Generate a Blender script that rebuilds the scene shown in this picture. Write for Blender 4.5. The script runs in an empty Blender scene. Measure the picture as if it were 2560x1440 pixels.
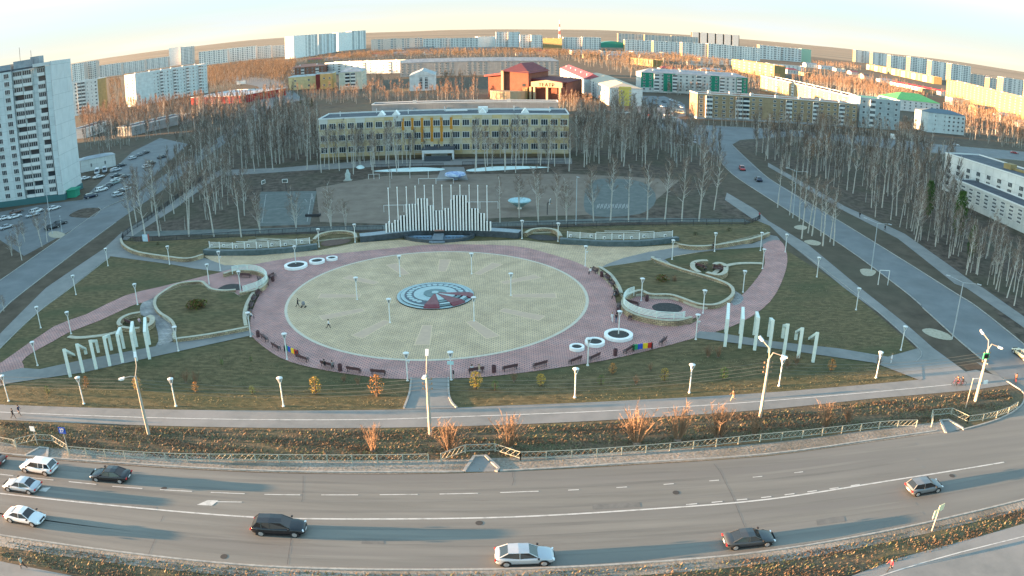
import bpy, bmesh, math, random
import numpy as np
from mathutils import Vector, Matrix, geometry
R = math.radians
SC = bpy.context.scene
COL = SC.collection
random.seed(7)

# ------------------------------------------------------------------ camera (wide-angle lens with barrel distortion, on a roof 40 m up)
H = 40.0
PITCH, ROLL = 0.34382617, -0.00204619
K1, K3, K5 = 0.6724, 0.0383, -0.0176
KP = (0.67469184, -0.01844682, 0.08593939, -0.04911054)
cam_d = bpy.data.cameras.new("camera")
cam = bpy.data.objects.new("camera", cam_d)
COL.objects.link(cam)
SC.camera = cam
cam_d.type = 'PANO'
cam_d.panorama_type = 'FISHEYE_LENS_POLYNOMIAL'
cam_d.fisheye_fov = math.pi
cam_d.sensor_fit = 'HORIZONTAL'
cam_d.sensor_width = 2.0
cam_d.fisheye_polynomial_k0 = 0.0
cam_d.fisheye_polynomial_k1 = -KP[0]
cam_d.fisheye_polynomial_k2 = -KP[1]
cam_d.fisheye_polynomial_k3 = -KP[2]
cam_d.fisheye_polynomial_k4 = -KP[3]
cam_d.clip_start, cam_d.clip_end = 0.1, 60000
cam.matrix_world = Matrix.Translation((0, 0, H)) @ Matrix.Rotation(math.pi / 2 - PITCH, 4, 'X') @ Matrix.Rotation(ROLL, 4, 'Z')

# ------------------------------------------------------------------ sky, sun, exposure
SUN_EL, SUN_AZ = R(4.0), math.atan2(-1.0, -0.045)     # azimuth from +y towards +x; the sun stands low on the left
sun_dir = Vector((math.sin(SUN_AZ) * math.cos(SUN_EL), math.cos(SUN_AZ) * math.cos(SUN_EL), math.sin(SUN_EL)))
SKY_TINT = (0.93, 1.04, 0.98, 1)
VEIL_LOW, VEIL_HIGH, CLOUD = (0.86, 0.77, 0.57, 1), (0.36, 0.60, 0.76, 1), (0.66, 0.72, 0.75, 1)
W = bpy.data.worlds.new("World")
SC.world = W
W.use_nodes = True
nt = W.node_tree
bg = nt.nodes["Background"]
sky = nt.nodes.new('ShaderNodeTexSky')
sky.sky_type = 'NISHITA'
sky.sun_disc = False
sky.sun_elevation = SUN_EL
sky.sun_rotation = SUN_AZ
sky.air_density, sky.dust_density, sky.ozone_density = 1.0, 0.6, 1.6
sky.altitude = 100
# the bright milky band of evening haze near the horizon, and a few thin streaks of cloud
tc = nt.nodes.new('ShaderNodeTexCoord'); sx = nt.nodes.new('ShaderNodeSeparateXYZ'); nt.links.new(tc.outputs['Generated'], sx.inputs[0])
def wmr(src, a, b, c, d):
    n = nt.nodes.new('ShaderNodeMapRange'); n.interpolation_type = 'SMOOTHSTEP'
    for i, v in enumerate((a, b, c, d)): n.inputs[i + 1].default_value = v
    nt.links.new(src, n.inputs[0]); return n.outputs[0]
def wmix(f, a, b):
    n = nt.nodes.new('ShaderNodeMix'); n.data_type = 'RGBA'
    for k, s in ((0, f), (6, a), (7, b)):
        if isinstance(s, (tuple, float)): n.inputs[k].default_value = s
        else: nt.links.new(s, n.inputs[k])
    return n.outputs[2]
tint = nt.nodes.new('ShaderNodeMix'); tint.data_type = 'RGBA'; tint.blend_type = 'MULTIPLY'; tint.inputs[0].default_value = 1
nt.links.new(sky.outputs[0], tint.inputs[6]); tint.inputs[7].default_value = SKY_TINT
veil = wmix(wmr(sx.outputs[2], -0.01, 0.085, 0, 1), VEIL_LOW, VEIL_HIGH)
wcol = wmix(wmr(sx.outputs[2], 0.02, 0.22, 1.0, 0.0), tint.outputs[2], veil)
nz = nt.nodes.new('ShaderNodeTexNoise'); nz.inputs['Scale'].default_value = 2.2; nz.inputs['Detail'].default_value = 7
mpn = nt.nodes.new('ShaderNodeMapping'); mpn.inputs['Scale'].default_value = (1, 1, 14); nt.links.new(tc.outputs['Generated'], mpn.inputs[0]); nt.links.new(mpn.outputs[0], nz.inputs[0])
wcol = wmix(wmr(nz.outputs[0], 0.44, 0.66, 0.0, 0.75), wcol, CLOUD)
nt.links.new(wcol, bg.inputs[0])
bg.inputs[1].default_value = 0.15
sd = bpy.data.lights.new("sun", 'SUN')
sd.energy = 5.0
sd.angle = R(0.5)
sd.color = (1.0, 0.57, 0.28)
so = bpy.data.objects.new("sun", sd)
COL.objects.link(so)
so.rotation_euler = sun_dir.to_track_quat('Z', 'Y').to_euler()
SC.view_settings.view_transform = 'Standard'
SC.view_settings.look = 'None'
SC.view_settings.exposure = 3.2
SC.view_settings.gamma = 1
SC.cycles.max_bounces = 4
SC.cycles.diffuse_bounces = 2
SC.cycles.glossy_bounces = 2
SC.cycles.transparent_max_bounces = 6
SC.cycles.use_denoising = True

# ------------------------------------------------------------------ surveying helpers
def ray(px, py):
    x, y = (px - 1280) / 1280., -(py - 720) / 1280.
    c, s = math.cos(ROLL), math.sin(ROLL)
    x, y = c * x - s * y, s * x + c * y
    r = math.hypot(x, y) + 1e-9
    th = K1 * r + K3 * r ** 3 + K5 * r ** 5
    q = math.sin(th) / r
    dx, dy, dz = q * x, q * y, math.cos(th)
    cp, sp = math.cos(PITCH), math.sin(PITCH)
    return dx, dz * cp + dy * sp, -dz * sp + dy * cp
def G(px, py, z=0.0):
    d = ray(px, py)
    t = (H - z) / -d[2]
    return Vector((d[0] * t, d[1] * t, z))
def HT(b, tx, ty):
    "height of a thing standing at ground point b whose top shows at tx, ty"
    d = ray(tx, ty)
    return H + math.hypot(b[0], b[1]) * d[2] / math.hypot(d[0], d[1])
def at_dist(px, D, py=300):
    d = ray(px, py)
    h = math.hypot(d[0], d[1])
    return Vector((d[0] / h * D, d[1] / h * D, 0))
def P(s, z=0.0):
    return [G(*map(float, t.split(',')), z) for t in s.split()]
def smooth(pts, n=5, closed=False):
    out, m = [], len(pts)
    rng = range(m if closed else m - 1)
    for i in rng:
        p0 = pts[(i - 1) % m] if closed or i > 0 else pts[0]
        p1, p2 = pts[i], pts[(i + 1) % m]
        p3 = pts[(i + 2) % m] if closed or i + 2 < m else pts[-1]
        for k in range(n):
            t = k / n
            out.append(0.5 * ((2 * p1) + (p2 - p0) * t + (2 * p0 - 5 * p1 + 4 * p2 - p3) * t * t + (3 * p1 - p0 - 3 * p2 + p3) * t ** 3))
    if not closed: out.append(pts[-1].copy())
    return out

# ------------------------------------------------------------------ materials
MATS = {}
def mat(name, c1, c2=None, scale=1.0, rough=0.85, detail=6, c3=None, bump=0.0, metal=0.0, stretch=(1, 1, 1), s3=0.12, lo=0.35, hi=0.65, spec=0.3, obj=False, alpha=None, f3=0.6):
    if name in MATS: return MATS[name]
    m = bpy.data.materials.new(name); m.use_nodes = True
    n, l = m.node_tree.nodes, m.node_tree.links
    b = n['Principled BSDF']
    b.inputs['Roughness'].default_value = rough
    b.inputs['Metallic'].default_value = metal
    b.inputs['Specular IOR Level'].default_value = spec
    b.inputs['Base Color'].default_value = (*c1, 1)
    m.diffuse_color = (*c1, 1)
    if c2 is not None:
        if obj: co = n.new('ShaderNodeTexCoord').outputs['Object']
        else: co = n.new('ShaderNodeNewGeometry').outputs['Position']
        mp = n.new('ShaderNodeMapping'); mp.inputs['Scale'].default_value = stretch
        l.new(co, mp.inputs[0])
        nz = n.new('ShaderNodeTexNoise'); nz.inputs['Scale'].default_value = scale; nz.inputs['Detail'].default_value = detail; nz.inputs['Roughness'].default_value = 0.62
        l.new(mp.outputs[0], nz.inputs[0])
        mr = n.new('ShaderNodeMapRange'); mr.inputs[1].default_value = lo; mr.inputs[2].default_value = hi
        l.new(nz.outputs[0], mr.inputs[0])
        mx = n.new('ShaderNodeMix'); mx.data_type = 'RGBA'
        mx.inputs[6].default_value = (*c1, 1); mx.inputs[7].default_value = (*c2, 1)
        l.new(mr.outputs[0], mx.inputs[0])
        last = mx.outputs[2]
        if c3 is not None:
            nz2 = n.new('ShaderNodeTexNoise'); nz2.inputs['Scale'].default_value = s3; nz2.inputs['Detail'].default_value = 5
            l.new(mp.outputs[0], nz2.inputs[0])
            mr2 = n.new('ShaderNodeMapRange'); mr2.inputs[1].default_value = 0.45; mr2.inputs[2].default_value = 0.65; mr2.inputs[4].default_value = f3
            l.new(nz2.outputs[0], mr2.inputs[0])
            mx2 = n.new('ShaderNodeMix'); mx2.data_type = 'RGBA'; mx2.inputs[7].default_value = (*c3, 1)
            l.new(last, mx2.inputs[6]); l.new(mr2.outputs[0], mx2.inputs[0])
            last = mx2.outputs[2]
        l.new(last, b.inputs['Base Color'])
        if bump:
            bp = n.new('ShaderNodeBump'); bp.inputs['Strength'].default_value = bump; bp.inputs['Distance'].default_value = 0.1
            l.new(nz.outputs[0], bp.inputs['Height']); l.new(bp.outputs[0], b.inputs['Normal'])
    MATS[name] = m
    return m
def brick_mat(name, c1, c2, mortar, bw, bh, ms=0.02, rough=0.85, uv=True, off=0.5, noise=0.25, sq=1.0, rot=0):
    "blocks, pavers or facade panels laid in metres along the surface"
    if name in MATS: return MATS[name]
    m = bpy.data.materials.new(name); m.use_nodes = True
    n, l = m.node_tree.nodes, m.node_tree.links
    b = n['Principled BSDF']; b.inputs['Roughness'].default_value = rough; b.inputs['Specular IOR Level'].default_value = 0.25
    if uv: co = n.new('ShaderNodeUVMap').outputs[0]
    else: co = n.new('ShaderNodeNewGeometry').outputs['Position']
    mp = n.new('ShaderNodeMapping'); mp.inputs['Rotation'].default_value[2] = rot
    l.new(co, mp.inputs[0])
    t = n.new('ShaderNodeTexBrick')
    t.inputs['Color1'].default_value = (*c1, 1); t.inputs['Color2'].default_value = (*c2, 1); t.inputs['Mortar'].default_value = (*mortar, 1)
    t.inputs['Scale'].default_value = 1.0; t.inputs['Brick Width'].default_value = bw; t.inputs['Row Height'].default_value = bh
    t.inputs['Mortar Size'].default_value = ms; t.offset = off; t.squash = sq
    t.inputs['Mortar Smooth'].default_value = 0.1
    l.new(mp.outputs[0], t.inputs[0])
    nz = n.new('ShaderNodeTexNoise'); nz.inputs['Scale'].default_value = 0.35; nz.inputs['Detail'].default_value = 6
    l.new(mp.outputs[0], nz.inputs[0])
    mr = n.new('ShaderNodeMapRange'); mr.inputs[1].default_value = 0.3; mr.inputs[2].default_value = 0.7
    mr.inputs[3].default_value = 1 - noise; mr.inputs[4].default_value = 1 + noise
    l.new(nz.outputs[0], mr.inputs[0])
    mu = n.new('ShaderNodeMix'); mu.data_type = 'RGBA'; mu.blend_type = 'MULTIPLY'; mu.inputs[0].default_value = 1
    l.new(t.outputs[0], mu.inputs[6]); l.new(mr.outputs[0], mu.inputs[7])
    l.new(mu.outputs[2], b.inputs['Base Color'])
    MATS[name] = m
    return m
def glass_mat():
    if 'window_glass' in MATS: return MATS['window_glass']
    m = mat('window_glass', (0.035, 0.045, 0.055), rough=0.12, spec=0.6)
    return m

# ------------------------------------------------------------------ mesh helpers
def link(o, parent=None):
    COL.objects.link(o)
    if parent is not None: o.parent = parent
    return o
def tag(o, label=None, cat=None, group=None, kind=None):
    if label: o['label'] = label
    if cat: o['category'] = cat
    if group: o['group'] = group
    if kind: o['kind'] = kind
    return o
def empty(name, loc=(0, 0, 0), rz=0.0, label=None, cat=None, group=None):
    o = bpy.data.objects.new(name, None)
    o.location = loc; o.rotation_euler = (0, 0, rz); o.empty_display_size = 0.3
    link(o); tag(o, label, cat, group)
    return o
class MB:
    "collects vertices and faces, builds one mesh"
    def __init__(s): s.v, s.f, s.m, s.uv = [], [], [], []
    def face(s, pts, mi=0, uv=None):
        k = len(s.v); s.v += [tuple(p) for p in pts]; s.f.append(tuple(range(k, k + len(pts)))); s.m.append(mi)
        s.uv.append(uv or [(p[0], p[1]) for p in pts])
    def idx(s, vs, fs, mi=0):
        k = len(s.v); s.v += [tuple(p) for p in vs]
        for f in fs:
            s.f.append(tuple(i + k for i in f)); s.m.append(mi); s.uv.append([(vs[i][0] + vs[i][1], vs[i][2]) for i in f])
    def box(s, c, d, mi=0, rz=0.0, M=None):
        hx, hy, hz = d[0] / 2, d[1] / 2, d[2] / 2
        vs = [Vector((x, y, z)) for z in (-hz, hz) for y in (-hy, hy) for x in (-hx, hx)]
        if M is None: M = Matrix.Translation(c) @ Matrix.Rotation(rz, 4, 'Z')
        vs = [M @ v for v in vs]
        s.idx(vs, [(0, 2, 3, 1), (4, 5, 7, 6), (0, 1, 5, 4), (2, 6, 7, 3), (0, 4, 6, 2), (1, 3, 7, 5)], mi)
    def tube(s, a, b, r0, r1=None, n=6, mi=0, caps=True):
        a, b = Vector(a), Vector(b); r1 = r0 if r1 is None else r1
        d = (b - a)
        if d.length < 1e-6: return
        d.normalize(); u = d.orthogonal().normalized(); w = d.cross(u)
        vs = []
        for p, r in ((a, r0), (b, r1)):
            for i in range(n):
                t = 2 * math.pi * i / n
                vs.append(p + (u * math.cos(t) + w * math.sin(t)) * r)
        fs = [(i, (i + 1) % n, n + (i + 1) % n, n + i) for i in range(n)]
        if caps: fs += [tuple(range(n))[::-1], tuple(range(n, 2 * n))]
        s.idx(vs, fs, mi)
    def lathe(s, prof, c=(0, 0, 0), n=16, mi=0):
        "prof: (radius, z) pairs"
        vs = []
        for r, z in prof:
            for i in range(n):
                t = 2 * math.pi * i / n
                vs.append((c[0] + r * math.cos(t), c[1] + r * math.sin(t), c[2] + z))
        fs = []
        for k in range(len(prof) - 1):
            for i in range(n):
                fs.append((k * n + i, k * n + (i + 1) % n, (k + 1) * n + (i + 1) % n, (k + 1) * n + i))
        s.idx(vs, fs, mi)
    def build(s, name, mats, parent=None, smooth=False, label=None, cat=None, group=None, kind=None, loc=None, uv=True):
        me = bpy.data.meshes.new(name)
        me.from_pydata(s.v, [], s.f)
        if not isinstance(mats, (list, tuple)): mats = [mats]
        for m in mats: me.materials.append(m)
        if len(mats) > 1: me.polygons.foreach_set('material_index', s.m)
        if uv:
            L = me.uv_layers.new(name='UVMap')
            L.data.foreach_set('uv', [c for f in s.uv for p in f for c in p])
        if smooth: me.polygons.foreach_set('use_smooth', [True] * len(me.polygons))
        me.update()
        o = bpy.data.objects.new(name, me)
        link(o, parent)
        if loc is not None: o.location = loc
        tag(o, label, cat, group, kind)
        return o
def area(name, pts, z, m, kind='structure', label=None, cat=None, uvrot=0.0, parent=None):
    "a flat sheet with the given outline"
    pts = [Vector((p[0], p[1], 0)) for p in pts]
    tris = geometry.tessellate_polygon([pts])
    me = bpy.data.meshes.new(name)
    me.from_pydata([(p.x, p.y, z) for p in pts], [], [tuple(t) for t in tris])
    me.materials.append(m)
    me.update()
    bm = bmesh.new(); bm.from_mesh(me)
    for f in bm.faces:
        if f.normal.z < 0: f.normal_flip()
    bm.to_mesh(me); bm.free()
    L = me.uv_layers.new(name='UVMap')
    for lp in me.loops:
        c = me.vertices[lp.vertex_index].co; L.data[lp.index].uv = (c.x, c.y)
    o = bpy.data.objects.new(name, me)
    link(o, parent); tag(o, label, cat, None, kind)
    return o
def offs(pts, w, closed=False):
    "left and right offset lines of a path of width w"
    Lf, Rt, n = [], [], len(pts)
    for i, p in enumerate(pts):
        a = pts[i - 1] if (i > 0 or closed) else p
        b = pts[(i + 1) % n] if (i < n - 1 or closed) else p
        d = Vector((b[0] - a[0], b[1] - a[1], 0))
        if d.length < 1e-6: d = Vector((1, 0, 0))
        d.normalize(); q = Vector((-d.y, d.x, 0)) * (w / 2)
        Lf.append(Vector((p[0], p[1], 0)) + q); Rt.append(Vector((p[0], p[1], 0)) - q)
    return Lf, Rt
def ribbon(mb, pts, w, z, h=0.0, closed=False, mi=0, dash=None):
    "a painted line (h = 0) or a raised kerb or wall (h > 0) along pts"
    Lf, Rt = offs(pts, w, closed)
    n = len(pts); acc = 0.0
    for i in range(n if closed else n - 1):
        j = (i + 1) % n
        seg = (Vector(pts[j]) - Vector(pts[i])).length
        a, b, c, d = Rt[i], Rt[j], Lf[j], Lf[i]
        U = (acc, acc + seg)
        acc += seg
        top = [(a.x, a.y, z + h), (b.x, b.y, z + h), (c.x, c.y, z + h), (d.x, d.y, z + h)]
        mb.face(top, mi, [(U[0], 0), (U[1], 0), (U[1], w), (U[0], w)])
        if h > 0:
            for p, q in ((a, b), (c, d)):
                uu = U if p is a else U[::-1]
                mb.face([(p.x, p.y, z), (q.x, q.y, z), (q.x, q.y, z + h), (p.x, p.y, z + h)], mi, [(uu[0], 0), (uu[1], 0), (uu[1], h), (uu[0], h)])
    if h > 0 and not closed:
        for k in (0, n - 1):
            a, d = (Lf[k], Rt[k]) if k == 0 else (Rt[k], Lf[k])
            mb.face([(a.x, a.y, z), (d.x, d.y, z), (d.x, d.y, z + h), (a.x, a.y, z + h)], mi, [(0, 0), (w, 0), (w, h), (0, h)])
def resample(pts, step):
    out = [Vector(pts[0])]; acc = 0.0
    for i in range(len(pts) - 1):
        a, b = Vector(pts[i]), Vector(pts[i + 1]); L = (b - a).length
        if L < 1e-6: continue
        t = step - acc
        while t <= L:
            out.append(a.lerp(b, t / L)); t += step
        acc = (acc + L) % step if t - step <= L else acc + L
        acc = L - (t - step)
    return out
def dup(o, loc=None, rz=None, label=None, group=None, scale=None, par=None):
    c = o.copy(); COL.objects.link(c)
    if par is not None: c.parent = par
    else:
        if loc is not None: c.location = loc
        if rz is not None: c.rotation_euler = (0, 0, rz)
        if scale is not None: c.scale = (scale,) * 3 if not isinstance(scale, tuple) else scale
        if label: c['label'] = label
        if group: c['group'] = group
    for ch in o.children: dup(ch, par=c)
    return c
def inside(p, poly):
    x, y = p[0], p[1]; r = False; n = len(poly); j = n - 1
    for i in range(n):
        xi, yi, xj, yj = poly[i][0], poly[i][1], poly[j][0], poly[j][1]
        if (yi > y) != (yj > y) and x < (xj - xi) * (y - yi) / (yj - yi) + xi: r = not r
        j = i
    return r
# ------------------------------------------------------------------ the setting
M_lawn = mat('lawn_grass', (0.07, 0.056, 0.024), (0.155, 0.115, 0.055), 0.7, 0.95, 10, (0.05, 0.062, 0.025), 0.3, stretch=(1, 2.2, 1), s3=0.07, lo=.38, hi=.62)
M_soil = mat('leaf_litter', (0.042, 0.03, 0.022), (0.115, 0.086, 0.064), 0.5, 0.95, 10, (0.055, 0.056, 0.03), 0.3, s3=0.05, lo=.4, hi=.6)
M_verge = mat('dry_verge', (0.06, 0.05, 0.032), (0.155, 0.11, 0.066), 2.2, 0.95, 10, (0.08, 0.085, 0.04), 0.6)
M_gravel = mat('dirty_shoulder', (0.17, 0.15, 0.125), (0.33, 0.3, 0.26), 3.5, 0.95, 10, (0.1, 0.09, 0.07), 0.6, f3=0.7)
M_asph = mat('asphalt', (0.15, 0.144, 0.128), (0.205, 0.195, 0.172), 0.3, 0.8, 9, (0.15, 0.143, 0.132), 0.0, stretch=(0.12, 2.2, 1), f3=0.8)
M_asph2 = mat('asphalt_old', (0.13, 0.142, 0.148), (0.172, 0.182, 0.185), 0.25, 0.85, 9, (0.12, 0.125, 0.125))
M_path = mat('path_asphalt', (0.17, 0.172, 0.165), (0.215, 0.212, 0.2), 0.5, 0.85, 8, (0.25, 0.24, 0.23))
M_concrete = mat('kerb_concrete', (0.24, 0.235, 0.22), (0.36, 0.35, 0.32), 2.0, 0.9, 5)
M_yel = brick_mat('yellow_pavers', (0.66, 0.475, 0.29), (0.56, 0.405, 0.26), (0.12, 0.115, 0.1), 0.6, 0.3, 0.035, uv=False, noise=0.14)
M_pink = brick_mat('pink_pavers', (0.58, 0.295, 0.25), (0.44, 0.26, 0.23), (0.11, 0.09, 0.1), 0.6, 0.3, 0.04, uv=False, noise=0.16)
M_stone = brick_mat('sandstone_rubble', (0.44, 0.35, 0.21), (0.31, 0.21, 0.14), (0.1, 0.085, 0.07), 0.55, 0.26, 0.03, noise=0.45)
M_stonecap = mat('sandstone_cap', (0.36, 0.33, 0.25), (0.46, 0.43, 0.34), 1.5, 0.9, 6)
M_flag = brick_mat('flagstones', (0.3, 0.29, 0.27), (0.22, 0.22, 0.22), (0.13, 0.12, 0.11), 0.9, 0.55, 0.04, uv=False, noise=0.4)
M_white = mat('white_paint', (0.78, 0.78, 0.76), (0.6, 0.6, 0.58), 3.0, 0.5, 4, lo=0.5, hi=0.8)
M_line = mat('road_paint', (0.5, 0.49, 0.46), (0.26, 0.255, 0.235), 1.2, 0.7, 8, lo=0.48, hi=0.75)
M_wornline = mat('worn_road_paint', (0.42, 0.42, 0.4), (0.2, 0.2, 0.19), 1.5, 0.8, 8)
M_granite = mat('dark_granite', (0.035, 0.045, 0.055), (0.07, 0.085, 0.1), 1.2, 0.35, 6, spec=0.5)
M_black = mat('black_paint', (0.012, 0.013, 0.015), rough=0.4)
M_plain = mat('far_plain', (0.17, 0.13, 0.085), (0.26, 0.2, 0.14), 0.004, 0.95, 8, (0.09, 0.08, 0.055), 0, stretch=(0.4, 2.5, 1), s3=0.0016)

area('ground', [Vector((-14000, -1500, 0)), Vector((14000, -1500, 0)), Vector((14000, 20000, 0)), Vector((-14000, 20000, 0))], 0.0,
     mat('ground_cover', (0.055, 0.04, 0.027), (0.105, 0.08, 0.055), 0.25, 0.95, 9, (0.075, 0.07, 0.045), 0, s3=0.02))
Z = 0.012
# distant plain and low hills
def hills():
    mb = MB(); N = 140; rows = [(2600, 0), (3600, 10), (5000, 25), (7000, 42), (9500, 52), (13000, 30)]
    rnd = random.Random(3); ph = [rnd.uniform(0, 6.28) for _ in range(20)]
    vs = []
    for k, (d, h) in enumerate(rows):
        for i in range(N + 1):
            a = -1.35 + 2.7 * i / N
            w = 1 + 0.25 * math.sin(a * 5 + ph[k]) + 0.15 * math.sin(a * 13 + ph[k + 6]) + 0.05 * math.sin(a * 41 + ph[k + 9])
            vs.append((math.sin(a) * d, math.cos(a) * d, -0.5 + h * w if h else -0.5))
    fs = []
    for k in range(len(rows) - 1):
        for i in range(N): fs.append((k * (N + 1) + i, k * (N + 1) + i + 1, (k + 1) * (N + 1) + i + 1, (k + 1) * (N + 1) + i))
    mb.idx(vs, [f[::-1] for f in fs])
    mb.build('hills', M_plain, kind='structure', smooth=True)
hills()

# lawns and bare ground in the park and around it
area('lawn', smooth(P('0,1012 300,1022 640,1027 1010,1024 1140,1022 1280,1014 1920,982 2307,949 2300,880 2115,720 1925,600 1925,560 1880,547 1812,500 1700,430 560,430 305,600 140,720 0,840 -150,930 -100,1012'), 1), Z, M_lawn)
area('school_grounds', P('1905,552 1812,497 1790,390 1700,330 1600,380 560,385 440,500 320,590 345,606 620,590 970,580 1230,575 1560,563'), Z * 2, M_soil)
area('wood_floor', P('2560,860 2435,720 2262,575 2110,510 1920,400 1830,355 1990,335 2240,368 2420,400 2900,460 3100,900'), Z, M_soil)
area('verge', smooth(P('0,1050 640,1070 1280,1062 1920,1024 2182,997 2435,975 2525,962 2556,985 2560,1010 2500,1045 2407,1075 2360,1085 1920,1141 1280,1179 640,1180 320,1162 0,1136 -200,1110 -200,1040'), 1), Z, M_verge)
area('verge', P('-60,1352 0,1345 640,1420 1000,1432 1280,1430 1920,1386 2560,1262 2660,1240 2660,1300 2560,1312 2100,1440 2000,1700 1280,1750 600,1700 340,1440 0,1405 -100,1390'), Z, M_verge)
# roads
road_top = smooth(P('-700,1000 -300,1095 0,1140 320,1165 640,1182 1000,1186 1280,1179 1600,1162 1920,1141 2200,1103 2407,1075 2500,1047 2552,1015 2562,985 2530,962 2480,935 2440,905 2900,1000'), 1)
road_low = smooth(P('2900,1160 2700,1215 2560,1246 2250,1318 1920,1375 1600,1405 1280,1420 1000,1422 640,1412 320,1380 0,1335 -250,1290'), 1)
area('road', road_top + road_low, 2 * Z, M_asph)
ls_l = P('-40,730 32,680 180,575 262,520 330,492 430,425 560,335 640,255 672,232 640,215 560,200')
ls_r = P('600,190 700,200 760,250 690,262 600,330 480,420 400,480 290,555 72,720 12,770 -60,850')
area('road', ls_l + ls_r, 2 * Z, M_asph2)
rs_l = P('2500,942 2470,912 2395,850 2307,770 2250,720 2107,615 1920,495 1830,435 1792,392 1720,345 1640,318 1600,285 1560,240')
rs_r = P('1640,240 1690,290 1720,312 1920,322 2200,345 2350,362 2560,380 2800,420 2800,445 2560,402 2240,374 1990,340 1850,350 1830,362 1920,445 2105,557 2367,720 2445,770 2570,872 2700,980')
area('road', rs_l + rs_r, 3 * Z, M_asph2)
area('parking_lot', P('0,530 100,512 205,500 225,480 330,380 400,345 470,360 400,425 335,487 262,520 180,575 60,640 0,600 -100,590'), 1.5 * Z, M_asph2)
area('traffic_island', smooth(P('172,540 205,522 245,520 252,526 235,540 215,545'), 4, True), 2.4 * Z, M_soil)
area('parking_lot', P('1600,248 1660,240 1712,262 1715,290 1660,300 1610,282'), 3.4 * Z, M_asph2)
# pavements
area('pavement', P('-60,880 0,835 115,720 260,622 300,585 425,510 550,422 560,432 440,520 318,600 275,641 172,722 92,782 0,870 -60,915'), 4 * Z, M_path)
area('pavement', P('1812,500 1817,482 1890,525 1920,552 2020,612 2150,720 2270,815 2332,870 2417,932 2440,968 2305,950 2300,875 2282,860 2195,782 2110,720 1995,627 1960,600 1925,565 1880,547'), 4 * Z, M_path)
area('pavement', P('1920,417 1920,407 2110,515 2262,585 2435,708 2457,720 2560,792 2700,890 2700,930 2560,820 2415,720 2387,710 2245,597 2095,520'), 4 * Z, M_path)
path_t = P('-120,1008 0,1012 300,1022 640,1027 1010,1024 1280,1014 1600,1000 1920,982 2307,949 2440,925 2500,942 2525,962')
path_b = P('2435,975 2182,997 1920,1024 1600,1046 1280,1062 960,1070 640,1070 300,1062 0,1050 -120,1040')
area('cycle_path', path_t + path_b, 3.5 * Z, M_path)
area('pavement', P('2660,1298 2560,1310 2400,1355 2250,1395 2130,1440 2050,1600 2560,1600 2560,1370 2660,1345'), 3.5 * Z, M_path)
area('pavement', P('-500,1260 -100,1385 0,1404 80,1420 180,1440 300,1500 -100,1600'), 3.5 * Z, M_path)
mb = MB()
ribbon(mb, smooth(P('-100,1026 0,1031 640,1050 960,1049 1280,1038 1920,1003 2380,962')), 0.16, 5 * Z)
ribbon(mb, smooth(P('2560,1342 2400,1382 2250,1425 2180,1450')), 0.14, 5 * Z)
mb.build('path_line', M_line, kind='structure')
# road markings
mb = MB()
cl = smooth(P('-200,1210 0,1234 320,1268 640,1294 820,1298 1000,1298 1280,1293 1600,1275 1920,1249 2220,1203 2510,1156'))
ribbon(mb, cl, 0.2, 3.2 * Z)
lane = resample(smooth(P('-200,1160 0,1186 225,1210 300,1218 640,1236 820,1238 1000,1237 1280,1231 1390,1227')), 0.5)
for i in range(0, len(lane) - 8, 11): ribbon(mb, lane[i:i + 8], 0.12, 3.2 * Z)
lane = resample(smooth(P('1420,1226 1500,1222 1640,1213 1760,1204 1900,1192 2090,1170')), 0.5)
for i in range(0, len(lane) - 3, 9): ribbon(mb, lane[i:i + 3], 0.12, 3.2 * Z)
d2 = resample(smooth(P('1640,1268 1830,1252 1920,1243 2080,1222 2200,1204')), 0.35)
for i in range(8, len(d2) - 5, 7): ribbon(mb, d2[i:i + 4], 0.14, 3.2 * Z)
ln = resample(P('530,1255 612,1256'), 0.5); ribbon(mb, ln, 0.12, 3.2 * Z)
mb.build('road_markings', M_line, kind='structure')
for s in ('492,1263 520,1251 546,1252 530,1265', '97,1228 106,1220 127,1219 115,1230'):
    area('road_marking', P(s), 3.3 * Z, M_line)
mb = MB()
wear = mat('tyre_band', (0.135, 0.13, 0.118), (0.19, 0.182, 0.162), 0.5, 0.8, 8, stretch=(0.1, 2, 1))
for k_, (s, w_) in enumerate((('-200,1180 0,1204 320,1236 640,1262 1000,1265 1280,1259 1600,1241 1920,1213 2300,1158', .9), ('-200,1150 0,1172 320,1198 640,1214 1000,1218 1280,1211 1600,1195 1920,1172 2300,1120', .9), ('-200,1240 0,1270 320,1310 640,1330 1000,1335 1280,1330 1600,1313 1920,1285 2300,1232 2560,1185', 1.0), ('-200,1265 0,1300 320,1345 640,1372 1000,1380 1280,1376 1600,1358 1920,1328 2300,1272', 1.0))):
    for d_ in (-.8, .8): ribbon(mb, [p + Vector((0, d_, 0)) for p in smooth(P(s), 4)], .45 * w_, 2.6 * Z)
mb.build('tyre_tracks', wear, kind='structure')
for s in ('905,1350 960,1352 962,1362 903,1360', '1480,1262 1600,1256 1602,1268 1482,1275', '2040,1300 2110,1290 2114,1304 2043,1314', '330,1262 392,1268 390,1278 328,1272'):
    area('road_patch', P(s), 2.75 * Z, mat('patch_asphalt', (0.12, 0.118, 0.11), (0.16, 0.155, 0.143), 1.2, .85, 7))
for x, y in ((1198, 1308), (410, 1222), (1690, 1232), (2380, 1190), (560, 1392)):
    c_ = G(x, y); area('manhole', [c_ + Vector((.33 * math.cos(t), .33 * math.sin(t), 0)) for t in [6.2832 * i / 14 for i in range(14)]], 2.9 * Z, mat('iron_cover', (0.06, 0.055, 0.05)))
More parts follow.
